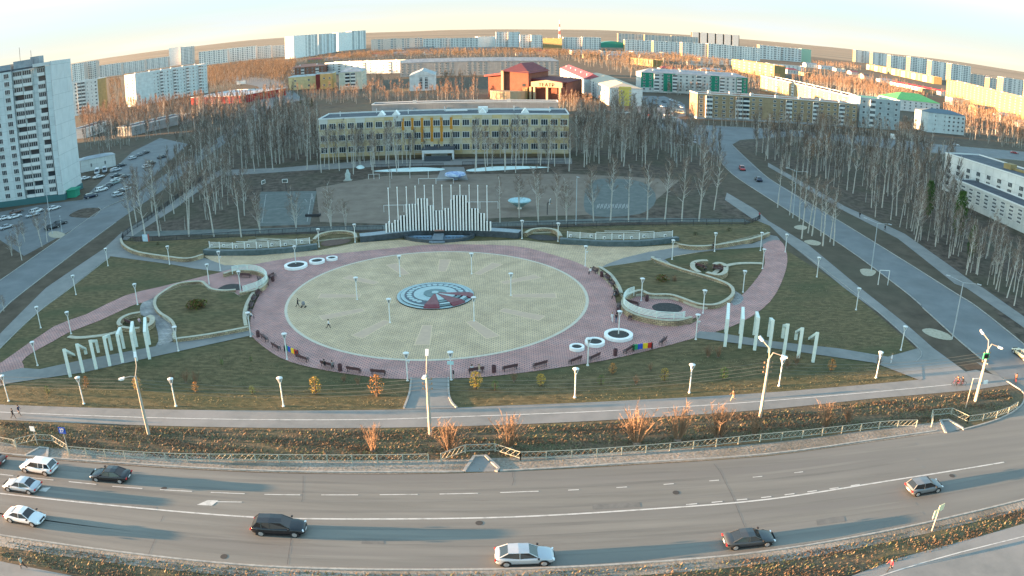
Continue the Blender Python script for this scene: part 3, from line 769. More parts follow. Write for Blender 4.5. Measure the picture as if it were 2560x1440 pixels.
for a, b in ((-38, -30), (-13.5, -1.8), (-30, -13.5)): mb.box(((a + b) / 2, 0.3 if b != -13.5 else 0.1, th + .25), (b - a - .4, .3, .5))
mb.build('parapet', M_roofdark, tw)
sp = []; fh = (th - 2.2) / 16
for f in range(16):
    z = 1.9 + f * fh
    for i in range(4):
        sp.append((Matrix.Translation((-28.6 + i * 4.4, 0, z + fh * .28)), win_mesh(1.9, round(fh * .6, 1)), 'window'))
    for i, x in enumerate((-11.9, -8.6, -3.7)):
        sp.append((Matrix.Translation((x, 1.6, z)), win_mesh(3.1 if i < 2 else 2.6, round(fh, 1), 'b' if (f * 3 + i) % 4 else 'o'), 'balcony'))
    for i, x in enumerate((-36.3, -32)):
        sp.append((Matrix.Translation((x, 1.6, z)), win_mesh(3.1, round(fh, 1), 'b' if (f + i) % 3 else 'o'), 'balcony'))
    for i in range(3): sp.append((Matrix.Translation((-41 - i * 4.4, 0, z + fh * .28)), win_mesh(1.5, round(fh * .52, 1)), 'window'))
add_windows(tw, sp)
mb = MB(); mb.box((2.2, 4, 2.4), (3.6, 5, .25)); mb.box((2.0, 4, 1.2), (3.0, 4.2, 2.3)); mb.build('porch', mat('green_porch', (0.03, 0.25, 0.16)), tw)

# the school behind the plaza
s0, s1 = G(801, 402), G(1421, 392)
sh = HT(s0, 795, 300)
Wsch = brick_mat('facade_school', (0.5, 0.38, 0.19), (0.5, 0.46, 0.36), (0.36, 0.31, 0.23), 3.04, 1.35, 0.04, off=0.0, noise=0.16)
Mor = mat('orange_panel', (0.5, 0.22, 0.03)); Msill = mat('pale_panel', (0.5, 0.5, 0.46))
st = [(i, i + 1, 2.72, 3.85, Msill) for i in (0, 4, 8, 13)]
st += [(i + .85, i + 1.15, f, f + 1, Mor) for f, L_ in ((2, (8, 9, 10, 11, 12, 13)), (1, (10, 11, 12)),) for i in L_] + [(10, 14, 0, .04, Mor)]
sch, SL = building('school', 'long three-storey straw-yellow school with a dark flat roof behind the sports field', s0, s1, 15, sh, Wsch, 3, 'W' * 26, 'ww', 'ww', stripes=st, vents=0, z0=1.2, win=(1.6, 1.9), plinth=mat('brown_plinth', (0.13, 0.1, 0.06)))
for ch in list(sch.children):
    if ch.name.startswith('roof'): sroof = ch
for i, x in enumerate((0.25, 0.31, 0.66, 0.83)):
    mb = MB(); X = SL * x
    mb.idx([(X - 1.2, 4, sh), (X + 1.2, 4, sh), (X, 4, sh + 1.5), (X - 1.2, 7, sh), (X + 1.2, 7, sh), (X, 7, sh + 1.5)], [(0, 1, 2), (5, 4, 3), (0, 2, 5, 3), (1, 4, 5, 2)]); mb.build('dormer', M_white, sroof)
mb = MB(); mb.box((SL * .66, 9, sh + .8), (3, 2.4, 1.6)); mb.build('roof_house', M_white, sroof)
for x_, w_ in ((.55, 7), (.88, 9)):
    mb = MB(); mb.box((SL * x_, 11, sh + .3), (w_, 1.5, .4)); mb.build('skylight', M_trim, sroof)
for i in range(7):
    mb = MB(); mb.tube((SL * (i + .5) / 7, 7 + (i % 2) * 5, sh), (SL * (i + .5) / 7, 7 + (i % 2) * 5, sh + 1.6), .12); mb.build('flue', M_trim, sroof)
mb = MB(); mb.box((SL * .49, -2.5, 3.3), (10, 5, .5)); mb.build('porch_roof', M_roofdark, sch)
mb = MB()
for x in (-4.6, 4.6): mb.box((SL * .49 + x, -4.6, 1.6), (.6, .6, 3.2))
mb.box((SL * .49, -4.95, 2.6), (9.6, .15, 1.0)); mb.build('porch_column', M_trim, sch)
mb = MB(); mb.box((SL * .49, -.06, 1.6), (5, .3, 2.6)); mb.build('door', mat('school_door', (0.5, 0.52, 0.5)), sch)
mb = MB()
for i in range(5): mb.box((SL * .49, -5.4 - i * .4, .9 - i * .18), (8, .4, .18 * (5 - i)))
mb.build('stairs', mat('dark_steps', (0.07, 0.08, 0.09)), sch)
mb = MB(); mb.box((SL * .46, -.12, 2.3), (1.4, .12, 1.4)); mb.build('poster', mat('red_poster', (0.4, 0.04, 0.05)), sch)

# big white block at the right edge: lower front wing and taller rear wing
a0, a1 = G(2377, 500), G(2640, 800)
wh = HT(a0, 2380, 447)
q_ = G(2500, 495, wh); q_.z = 0; a1 = a0 + (q_ - a0).normalized() * 115
b1, L1 = building('clinic_block', 'lower white panel wing with window rows at the right edge, before the taller wing', a0, a1, 9, wh, panel('clinic', (0.48, 0.485, 0.46), (0.44, 0.445, 0.425), 1.9, 1.9), 4, 'w' * 30, '', 'ww', vents=0, z0=1.6, win=(1.8, 1.75), rmat=M_roofdark)
dr = (a1 - a0).normalized(); nr = Vector((-dr.y, dr.x, 0))
if nr.dot(a0) < 0: nr = -nr
c0 = G(2354, 474); rhh = HT(c0, 2366, 384); c1 = c0 + Matrix.Rotation(R(7), 3, 'Z') @ dr * 120
b2, L2 = building('clinic_tower', 'taller white wing with a sunlit left end behind the lower wing at the right edge', c0, c1, 16, rhh, W_white, 4, 'w' * 26, '', 'www', vents=0, z0=1.5, zt=2.4, win=(1.8, 1.9))
mb = MB(); mb.box((22, 8, rhh + .8), (3, 3, 1.6)); mb.box((50, 8.5, rhh + .35), (54, 1.2, .7)); mb.build('roof_house', W_yel, b2)

# middle distance
def pb(name, label, x0, y0, x1, y1, tx, ty, depth, **k):
    a, b = G(x0, y0), G(x1, y1); return building(name, label, a, b, depth, HT(a, tx, ty), **k)
def pt(name, label, x0, y0, x1, y1, h, depth, **k):
    return building(name, label, TB(x0, y0, h), TB(x1, y1, h), depth, h, **k)
Mgreen = mat('green_facade_panel', (0.02, 0.2, 0.13)); Myelp = mat('yellow_facade_panel', (0.55, 0.47, 0.12))
pb('apartment_block', 'nine-storey white block with a blank sunlit-coloured right end, just right of the tall tower', 170, 292, 250, 291, 248, 196, 16, wall=W_white, floors=9, front='w.wbbnnw', right='', ends=W_yel, rmat=M_roofgrey, win=(1.7, 1.2), vents=3, skew=1)  # straw end walls hold the low sun's yellow in their colour
pb('apartment_block', 'long nine-storey pale blue block with a blank part on its left, above the red-trimmed shop', 342, 266, 520, 232, 338, 186, 14, wall=W_blue, floors=9, front='.....nwbnwnbwnwbnwnbwn', left='ww', rmat=M_roofgrey, win=(1.6, 1.1), vents=6)
pb('apartment_block', 'brown brick block of flats with a grey roof left of the white gabled block', 727, 195, 812, 190, 727, 170, 20, wall=W_brick, floors=3, front='bwbwwbw', roof='hip', rmat=mat('brown_roof', (0.16, 0.11, 0.1)), rh=2.5, vents=2, skew=1)
pt('apartment_block', 'long white block half hidden behind the block with the yellow end, left of centre', 812, 158, 1000, 152, 12, 14, wall=W_white, floors=4, front='wwbwwwbwwwbw', vents=5, rmat=M_roofdark)
pb('apartment_block', 'white block with a pale yellow flank and stacked balconies, left of the gabled one', 848, 226, 905, 227, 845, 182, 30, wall=panel('cream', (0.5, 0.5, 0.42)), floors=4, front='.ob.', right='wwww', roof='hip', rmat=M_roofgrey, rh=3, vents=1, z0=2, skew=1)
pb('apartment_block', 'white gabled block with two tall dark stair windows behind the school', 1024, 228, 1088, 228, 1020, 190, 34, wall=W_white, floors=4, front='.', right='wwww', roof='gablefront', rmat=M_roofgrey, rh=3.4, vents=0, skew=1)
gb = COL.objects[-1]
for o in list(SC.objects):
    if o.get('label', '').startswith('white gabled block'):
        d1, d2 = G(1024, 228), G(1088, 228); LL = (d2 - d1).length
        mb = MB()
        for x in (.41, .60):
            mb.box((LL * x, -.06, 5.0), (1.7, .12, 7.6))
        mb.build('stair_window', M_pane, o)
        mb = MB(); 
        for x in (.41, .60):
            for z in (2.6, 4.4, 6.2, 8): mb.box((LL * x, -.12, z), (1.8, .1, .22))
            mb.box((LL * x, -.13, 5), (.12, .1, 7.6))
        mb.build('stair_window_frame', M_white, o)
pt('apartment_block', 'very long grey block with a ribbed metal roof behind the theatre', 1000, 158, 1397, 153, 12.5, 14, wall=W_grey, floors=5, front='wwnw..nwwn..wnww..nwwn..nwwnw', roof='hip', rmat=M_roofgrey, rh=3, vents=0)
pb('apartment_block', 'small yellow block with lower wings near the junction on the left', 722, 226, 790, 226, 724, 194, 22, wall=panel('sunny', (0.6, 0.47, 0.26)), floors=2, front='.w..w.', right='ww', vents=1, rmat=M_roofgrey, skew=1)
pb('apartment_block', 'low block with a dark red corner stripe beside the yellow building', 790, 224, 832, 225, 790, 186, 18, wall=panel('ochre', (0.46, 0.33, 0.15)), floors=2, front='.ww', vents=0, stripes=[(0, .8, -1, 3, mat('dark_red_panel', (0.14, 0.03, 0.03)))], skew=1)
yb, YL = pb('apartment_block', 'block with a bright yellow strip on its white end wall, right of the theatre', 1452, 222, 1522, 264, 1450, 187, 18, wall=W_white, floors=5, front='wowbwowbwow', right='.nn.', roof='hip', rmat=mat('sand_roof', (0.42, 0.36, 0.28)), rh=2.2, vents=0, win=(1.5, 1.1))
mb = MB(); mb.box((YL + .02, 8.6, 5.2), (.08, 6.6, 10.3)); mb.build('yellow_panel', Myelp, yb)
pb('apartment_block', 'white block under a red roof, behind the one with the yellow strip', 1400, 200, 1462, 236, 1399, 170, 12, wall=W_white, floors=4, front='wowbwowbwow', right='.w.', roof='hip', rmat=M_redroof, rh=3, vents=5)
pb('apartment_block', 'white and green block of flats under a grey roof right of centre', 1602, 230, 1868, 232, 1600, 181, 14, wall=W_pale, floors=5, front='wgbwwbwwwbwwwbwwbw'.replace('g', 'w'), left='', roof='hip', rmat=M_roofgrey, rh=2.6, vents=4, skew=1,
   stripes=[(0, 2, 1, 6, Mgreen), (3.6, 5.6, 0, 6, Mgreen), (11.5, 13, 0, 6, Mgreen), (16, 18, 0, 6, Mgreen)])
pb('apartment_block', 'long beige block with a bright sunlit left end wall and shops below', 1742, 297, 2140, 321, 1740, 234, 12, wall=W_beige, floors=5, front='wbwwwboww.wwbwwwbwwwbww', left='', ends=panel('sun_tinted_end', (0.3, 0.2, 0.13)), rmat=mat('brown_felt', (0.12, 0.08, 0.06)), vents=7, plinth=mat('shopfront', (0.3, 0.32, 0.34)), skew=1)  # orange of the low sun put into the end wall's panel colour
pb('apartment_block', 'narrow grey-blue block stepping down at the right end of the long beige block', 2146, 318, 2246, 332, 2146, 243, 12, wall=panel('grey_blue', (0.34, 0.39, 0.4)), floors=5, front='wbwww', rmat=M_greenroof, vents=1, skew=1)
pt('apartment_block', 'long sunlit orange-tinted block angled behind the beige block', 1902, 190, 2142, 246, 11.5, 14, wall=W_beige, floors=5, front='wbwbwwbwwbwwbwbw', rmat=mat('brown_felt', (0.12, 0.08, 0.06)), vents=8)
pb('apartment_block', 'white building with a bright green hipped roof at the right', 2240, 275, 2345, 320, 2237, 247, 26, wall=W_white, floors=3, front='wwwwwwww', right='www', roof='hip', rmat=M_greenroof, rh=5, vents=0, skew=1)
pb('apartment_block', 'white and beige house with a dark roof in front of the green-roofed building', 2318, 330, 2408, 352, 2316, 280, 14, wall=W_blue, floors=4, front='.n.nwwww', right='ww', roof='hip', rmat=mat('slate_roof', (0.1, 0.14, 0.17)), rh=2, vents=0, skew=1)
pt('apartment_block', 'long straw-coloured sunlit block at the far right edge', 2367, 199, 2640, 268, 21, 14, wall=W_yel, floors=9, front='nwnwwnwnwwnwnwwnwnwwnwnw', far=True, left='..', rmat=M_roofgrey, vents=8)
pt('apartment_block', 'sunlit yellow low block in front of the far white high-rises on the right', 2166, 160, 2335, 192, 12, 16, wall=W_yel, floors=5, front='bwbwbwbwbwbwbw', far=True, rmat=M_roofgrey, vents=5)
pt('shop_hall', 'low hall with a bright red roof on the right', 2225, 204, 2352, 229, 4.5, 16, wall=W_pale, floors=1, front='.w.w.w.', far=True, roof='gable', rmat=mat('bright_red_roof', (0.6, 0.03, 0.05)), rh=1.6, vents=0, cat='shop')
# shop with red fascia, left
f0, f1 = G(478, 262), G(604, 258)
sb, SLn = building('shop', 'low shop with a red fascia and pale flat roof on the left behind the trees', f0, f1, 45, 5.0, wall=mat('red_fascia', (0.3, 0.025, 0.03)), floors=1, front='.', roof='flat', rmat=mat('pale_flat_roof', (0.4, 0.42, 0.45)), vents=0, cat='shop')
# pump house and sheds, left
pb('utility_house', 'small white utility house with a grey roof beside the parked cars near the tower', 204, 432, 290, 415, 202, 402, 7, wall=W_white, floors=1, front='.n.n.', roof='hip', rmat=M_roofgrey, rh=.8, vents=0, z0=.4)
pb('shed', 'low pale shed with a dark roof among the trees right of the tower', 215, 345, 284, 322, 212, 322, 10, wall=W_pale, floors=2, front='nnnn', rmat=M_roofdark, vents=0)
pb('shed', 'long low grey-blue building among the trees left of the school', 330, 340, 474, 305, 328, 318, 12, wall=W_grey, floors=1, front='n..n..nn', rmat=M_roofdark, vents=0)
building('low_annex', 'low dark-roofed annex just behind the school', G(930, 292), G(1395, 286), 9, 5.6, wall=W_grey, floors=1, front='n.n.n.n.n.n', vents=2, cat='building')
# the theatre: curved brown brick drum, red roofs, pale colonnade
q0, q1 = G(1210, 245), G(1390, 252)
tb = empty('theatre', q0, math.atan2((q1 - q0).y, (q1 - q0).x), 'brown brick theatre with dark red roofs and a pale pillared portal', 'theatre')
TLn = (q1 - q0).length
hA = HT(q0, 1205, 185); hB = HT(q0 + Vector((10, 8, 0)), 1240, 176)
Mtb = brick_mat('facade_theatre', (0.2, 0.075, 0.052), (0.18, 0.065, 0.045), (0.2, 0.09, 0.07), 0.6, 0.3, 0.02, noise=0.1)
u = TLn / 190.0
def tbox(nm, x0, x1, y0, y1, z0_, z1, m):
    mb = MB(); mb.box((u * (x0 + x1) / 2, (y0 + y1) / 2, (z0_ + z1) / 2), (u * (x1 - x0), y1 - y0, z1 - z0_)); return mb.build(nm, m, tb)
tbox('wall', 0, 46, 6, 34, 0, hB * .8, Mtb); tbox('wall', 46, 112, 4, 36, 0, hB, Mtb); tbox('wall', 112, 200, 10, 40, 0, hB * .62, Mtb)
mb = MB(); X0, X1 = u * -8, u * 46; mb.idx([(X0, 4, hB * .78), (X1, 4, hB * .86), (X1, 34, hB * .86), (X0, 34, hB * .78), (X0, 4, hB * .84), (X1, 4, hB * .95), (X1, 34, hB * .95), (X0, 34, hB * .84)], [(0, 1, 5, 4), (4, 5, 6, 7), (3, 7, 6, 2), (0, 4, 7, 3), (1, 2, 6, 5)]); mb.build('roof', M_redroof, tb)
mb = MB(); X0, X1 = u * 42, u * 118; z1, z2 = hB + .1, hB * 1.27; mb.idx([(X0, 2, z1), (X1, 2, z1 - 1), (X1, 36, z1 - 1), (X0, 36, z1), (u * 64, 20, z2), (u * 74, 34, z2)], [(0, 1, 4), (1, 2, 5, 4), (2, 3, 5), (3, 0, 4, 5), (0, 3, 2, 1)]); mb.build('roof', mat('dark_red_roof', (0.15, 0.04, 0.045), (0.2, 0.055, 0.06), .5), tb)
mb = MB(); X0, X1 = u * 108, u * 206; mb.idx([(X0, 8, hB * .66), (X1, 8, hB * .6), (X1, 40, hB * .66), (X0, 40, hB * .72), (X0, 8, hB * .74), (X1, 8, hB * .64)], [(0, 1, 5, 4), (4, 5, 2, 3), (1, 2, 5), (0, 4, 3)]); mb.build('roof', mat('maroon_roof', (0.12, 0.03, 0.035)), tb)
tbox('pilaster', 42, 48, 2.4, 4, 0, hB * 1.02, mat('cream_stucco', (0.36, 0.27, 0.17), (0.4, 0.31, 0.21), 1)); Mcs = MATS['cream_stucco']
mb = MB(); N = 14
for i in range(N):   # curved cream rotunda wall in front
    a, b = math.pi + math.pi * i / N, math.pi + math.pi * (i + 1) / N
    c = (u * 62, 2, 0); rx, ry = u * 46, 9
    mb.face([(c[0] + rx * math.cos(t), c[1] + ry * math.sin(t), z) for t, z in ((a, 0), (b, 0), (b, hB * .30), (a, hB * .30))])
mb.face([(c[0] + rx * math.cos(math.pi + math.pi * i / N), c[1] + ry * math.sin(math.pi + math.pi * i / N), hB * .3) for i in range(N + 1)])
mb.build('rotunda', Mcs, tb)
tbox('portal_frieze', 122, 202, 2, 3.6, hB * .46, hB * .64, Mcs); tbox('wall', 126, 198, 6, 9.8, 0, hB * .46, Mtb)
mb = MB(); mb.idx([(u * 122, 2, hB * .64), (u * 202, 2, hB * .64), (u * 162, 2, hB * .72), (u * 122, 3.6, hB * .64), (u * 202, 3.6, hB * .64), (u * 162, 3.6, hB * .72)], [(0, 1, 2), (5, 4, 3), (0, 2, 5, 3), (1, 4, 5, 2)]); mb.build('pediment', Mcs, tb)
for x in (120, 130, 163, 196): tbox('pillar', x - 2.4, x + 2.4, 2.1, 3.5, 0, hB * .46, Mcs)
fc = bpy.data.curves.new('lettering', 'FONT'); fc.body = '\u0422\u0415\u0410\u0422\u0420'; fc.size = hB * .17; fc.extrude = .05; fc.align_x = 'CENTER'; fc.space_character = 1.15
fo = bpy.data.objects.new('lettering', fc); link(fo, tb);  fo.location = (u * 162, 1.9, hB * .49); fo.rotation_euler = (math.pi / 2, 0, 0); fc.materials.append(mat('dark_letters', (0.04, 0.02, 0.02))); fo = solid_text(fo)
tbox('window', 96, 104, 3.9, 4.1, hB * .45, hB * .55, M_pane)
tbox('chimney', 100, 112, 2, 5, 0, hB * .42, mat('sunny_stucco', (0.35, 0.24, 0.11)))

# far city
random.seed(11)
far = [
 (182, 160, 207, 242, 197, 18, W_white, 9, 'wbwbwb', 'far white block with stepped loggias directly right of the tower top'),
 (245, 166, 195, 420, 165, 14, W_pale, 8, 'wbwbwwbwwbwwbwwbw', 'long far grey-white row leading up to the far block with a blank end'),
 (424, 121, 166, 482, 160, 18, W_white, 12, '...bwbb', 'taller far white block with a blank left end above the pale blue nine-storey'),
 (498, 130, 164, 640, 147, 14, W_white, 7, 'bwbwbwbwbwbw', 'far white row of flats over the birch wood on the left'),
 (640, 118, 148, 716, 140, 14, W_pale, 7, 'wbwwbwwbw', 'far row of flats with a red roof behind the left wood'),
 (1058, 97, 124, 1195, 121, 14, W_pale, 6, 'wbwbwbwbwb', 'far grey-white block with gabled bays, left of centre'),
 (928, 100, 127, 1056, 124, 14, W_pink, 6, '..bw..bwb', 'far pinkish block with blank ends, left of centre'),
 (1195, 91, 118, 1240, 117, 16, W_white, 7, '.....', 'far blank white end wall in the middle of the skyline'),
 (1240, 82, 118, 1300, 118, 16, W_blue, 9, 'wbwwb', 'far pale blue block just right of the blank white end wall'),
 (1300, 88, 120, 1356, 121, 16, W_white, 7, 'wbwwb', 'far white block left of the blank cream one'),
 (1357, 95, 123, 1405, 124, 16, W_yel, 6, '....', 'far blank white and cream block in the middle of the skyline'),
 (1408, 92, 123, 1502, 125, 14, W_white, 6, 'wbwbwbwb', 'far white block right of the blank cream one'),
 (1562, 98, 128, 1705, 138, 14, W_white, 6, 'wbwbwbwbwbwb', 'far white row below the red-roofed row, right of centre'),
 (1545, 83, 108, 1745, 117, 14, W_pink, 7, 'bwbwbwbwbwbwb', 'far pinkish row with a dark red roof on the skyline right of centre'),
 (1705, 106, 140, 1900, 152, 14, W_white, 7, 'wwbwwbwwbwwbww', 'far white row stretching right towards the green-ended block'),
 (1898, 113, 147, 2003, 155, 14, W_blue, 6, 'wbwbwb', 'far block with a blank pale green end wall'),
 (2138, 125, 155, 2223, 166, 18, W_pale, 9, 'w.bw.b', 'far block at the left of the high-rise row on the right'),
 (2225, 137, 178, 2322, 195, 16, W_white, 10, 'wbbwwbbw', 'far high-rise with stacked loggias, middle of the right-hand row'),
 (2326, 153, 196, 2424, 216, 16, W_white, 10, '.bbwwbbw', 'far high-rise with a blank sunlit left end, last of the right-hand row'),
 (2424, 184, 212, 2520, 240, 14, W_pink, 6, 'wbwbwb', 'low far row on the skyline near the right edge'),
 (2505, 192, 236, 2640, 275, 16, W_pale, 9, 'wbwbwb', 'far grey block cut by the right edge of the picture'),
 (1750, 146, 158, 2010, 178, 14, W_pale, 3, 'wwwwwwwwwwww', 'far low white range behind the red-brown trees right of centre'),
 (1430, 127, 137, 1660, 141, 30, W_blue, 2, 'wwwwwwwwww', 'far low flat hall with a pale roof right of centre'),
 (1010, 121, 130, 1240, 129, 30, W_grey, 2, 'wwwwwwwwwwww', 'far low grey hall in front of the skyline left of centre'),
 (1576, 145, 160, 1632, 167, 14, W_yel, 3, 'wwww', 'far sunlit yellow block right of the long grey roof'),
 (1830, 148, 176, 1935, 196, 14, W_yel, 4, 'wwwwwwww', 'far sunlit cream range above the orange-tinted block'),
]
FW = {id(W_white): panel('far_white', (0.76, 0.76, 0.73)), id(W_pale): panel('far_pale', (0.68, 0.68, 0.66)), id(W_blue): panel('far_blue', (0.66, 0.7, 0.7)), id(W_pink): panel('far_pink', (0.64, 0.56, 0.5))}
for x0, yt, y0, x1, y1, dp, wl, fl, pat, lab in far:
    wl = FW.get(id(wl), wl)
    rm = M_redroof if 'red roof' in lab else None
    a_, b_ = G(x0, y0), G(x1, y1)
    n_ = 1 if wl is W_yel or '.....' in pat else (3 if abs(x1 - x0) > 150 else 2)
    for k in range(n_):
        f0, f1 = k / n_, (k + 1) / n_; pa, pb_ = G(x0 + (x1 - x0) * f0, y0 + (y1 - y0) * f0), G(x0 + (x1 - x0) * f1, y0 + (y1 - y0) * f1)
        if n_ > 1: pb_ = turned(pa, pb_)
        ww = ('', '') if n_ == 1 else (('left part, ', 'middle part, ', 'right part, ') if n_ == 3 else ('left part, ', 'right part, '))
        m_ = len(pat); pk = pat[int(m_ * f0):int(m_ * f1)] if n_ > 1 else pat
        building('apartment_block', (ww[k] + lab) if n_ > 1 else lab, pa, pb_, dp, HT(a_, x0, yt) * random.uniform(.95, 1.04), wall=wl, floors=fl, front=(pk * 2) if wl is not W_yel else pk, left='wnw' if fl > 6 else '..', far=True, rmat=rm, vents=0 if fl < 4 else 3, ends=W_yel if x0 > 1500 else W_pink)  # straw ends on right-hand rows: the sun's yellow given as wall colour
# tall far group with many setbacks left of centre
z_ = G(732, 146)
hh = HT(z_, 728, 88)
for i, (xa, xb, ya, yb, hk, pat, lab) in enumerate(((735, 795, 146, 138, 1.0, '...wbwb', 'tall far group, white slab with a blank left end left of centre'), (797, 842, 136, 130, .98, 'bwbwb', 'tall far slab of dense balconies in the middle of the tall group'), (846, 880, 128, 125, 1.0, '....', 'tall far blank slab near the right of the tall group'), (880, 915, 125, 122, 1.04, 'bnbnb', 'tall far slab with dark window strips at the right of the tall group'))):
    building('apartment_block', lab, G(xa, ya), G(xb, yb), 20, HT(G(xa, ya), xa - 4, 90 - i * 4), wall=FW[id(W_white)] if i != 1 else FW[id(W_blue)], floors=16, front=pat, left='', far=True, vents=3)
# six-finned far tower, grain-elevator like
e = empty('silo_block', G(1728, 112), 0, 'white far tower with six dark vertical joints on the skyline right of centre', 'building')
w_ = (G(1790, 115) - G(1728, 112)).length; sh_ = HT(G(1728, 112), 1728, 79)
for i in range(6):
    mb = MB(); mb.box((w_ * (i + .5) / 6, 5, sh_ / 2), (w_ / 6 * .8, 10, sh_)); mb.build('shaft', W_white, e)
mb = MB(); mb.box((w_ / 2, 6.2, sh_ / 2 - .5), (w_, 8, sh_ - 1)); mb.build('wall', mat('dark_joint', (0.1, 0.09, 0.08)), e)
# arched green hall and lattice mast
e = empty('arena', TB(1502, 118, 6), 0, 'dark green glazed hall in the far middle', 'building'); w_ = (TB(1552, 119, 6) - TB(1502, 118, 6)).length
mb = MB(); n_ = 10
for i in range(n_):
    a, b = i / n_, (i + 1) / n_; za, zb = 9 + 4 * math.sin(math.pi * a), 9 + 4 * math.sin(math.pi * b)
    mb.face([(w_ * a, 0, 0), (w_ * b, 0, 0), (w_ * b, 0, zb), (w_ * a, 0, za)]); mb.face([(w_ * a, 0, za), (w_ * b, 0, zb), (w_ * b, 40, zb), (w_ * a, 40, za)])
mb.build('hall', mat('green_glass', (0.03, 0.22, 0.17), rough=.4), e)
mast_d = 1900; e = empty('radio_mast', at_dist(1399, mast_d, 90), 0, 'red and white lattice radio mast on the skyline', 'mast')
mh = HT(e.location, 1398, 50)
for i in range(7):
    mb = MB(); r0, r1 = 4.2 * (1 - i / 7.6), 4.2 * (1 - (i + 1) / 7.6); za, zb = mh * i / 7, mh * (i + 1) / 7
    for k in range(4):
        a, b = R(45 + 90 * k), R(135 + 90 * k)
        mb.tube((r0 * math.cos(a), r0 * math.sin(a), za), (r1 * math.cos(a), r1 * math.sin(a), zb), .5, n=3)
        mb.tube((r0 * math.cos(a), r0 * math.sin(a), za), (r1 * math.cos(b), r1 * math.sin(b), zb), .3, n=3)
    mb.build('mast_section', mat('mast_red', (0.5, 0.08, 0.06)) if i % 2 else M_white, e)
ga = G(2003, 155); building('apartment_block', 'blank pale green end wall of a far block, right of centre', ga, turned(ga, G(2027, 158)), 14, HT(ga, 2003, 122), wall=mat('pale_green_wall', (0.3, 0.48, 0.38)), floors=6, front='....', far=True, vents=0)
# small low houses scattered through the town
random.seed(5)
for gl, pts in (('small low house among the trees in the far right quarter', ((2015, 168), (2052, 172), (2090, 178), (2128, 186), (1968, 184), (2010, 190), (2305, 232), (2420, 262), (2470, 275), (2525, 288), (2440, 285), (2500, 305), (2550, 320), (2380, 262), (2200, 205), (2160, 198))),
                ('small low house in front of the far middle rows', ((1650, 180), (1700, 183), (1752, 186), (1290, 139), (1330, 138), (1460, 146), (1520, 149), (1600, 148), (1660, 156), (1720, 162))),
                ('small low house at the edge of the far wood left of centre', ((930, 142), (872, 146), (812, 152), (768, 158), (980, 139), (1060, 137), (1130, 136)))):
    for x, y in pts:
        a = G(x, y); b = a + Vector((random.uniform(12, 30), random.uniform(1.5, 3), 0))
        building('low_house', gl, a, b, random.uniform(9, 14), random.uniform(3.5, 6.5), wall=random.choice((W_white, W_pale, W_beige, W_pink)), floors=random.choice((1, 2)), front='wnwn', far=True, roof=random.choice(('gable', 'hip', 'flat')), rmat=random.choice((M_roofgrey, M_roofgrey, M_redroof, M_roofdark)), vents=0, group='small far houses', cat='house')

# buildings outside the picture on the left, which keep the park in their shade this late in the day
def offb(x0, y0, x1, y1, dp, h, lab, fl):
    building('apartment_block', lab, Vector((x0, y0, 0)), Vector((x1, y1, 0)), dp, h, wall=W_pale, floors=fl, front='wbwwbw', far=True, left='', right='wbwwbwwbwwbw')
offb(-265, 66, -246, 66, 118, 48, 'block outside the picture left of the park', 9)
offb(-330, 150, -300, 150, 175, 52, 'tall block outside the picture beyond the tall tower', 12)
# ------------------------------------------------------------------ park lamps
M_lampw = mat('lamp_white', (0.66, 0.67, 0.65), (0.52, 0.53, 0.5), 4, 0.45, 4, lo=.5, hi=.8)
LH = 0.0927 * H
def lamp_proto():
    e = empty('park_lamp', (0, 0, 0))
    mb = MB(); mb.lathe([(.17, 0), (.17, .08), (.1, .16), (.075, .4), (.075, LH - .75), (.09, LH - .72), (.001, LH - .7)], n=12); mb.build('post', M_lampw, e, smooth=False)
    mb = MB()
    for k in range(3):
        a = 2 * math.pi * k / 3; mb.tube((.08 * math.cos(a), .08 * math.sin(a), LH - .75), (.34 * math.cos(a), .34 * math.sin(a), LH - .12), .05, n=5)
    mb.build('bracket', M_lampw, e)
    mb = MB(); mb.lathe([(.07, LH - .66), (.14, LH - .35), (.16, LH - .16)], n=10); mb.build('lamp_glass', mat('dull_glass', (.25, .27, .28), rough=.2), e)
    mb = MB(); mb.lathe([(.001, LH - .16), (.34, LH - .14), (.37, LH - .08), (.25, LH - .02), (.001, LH + .02)], n=18); mb.build('lamp_shade', M_lampw, e)
    return e
LP = lamp_proto()
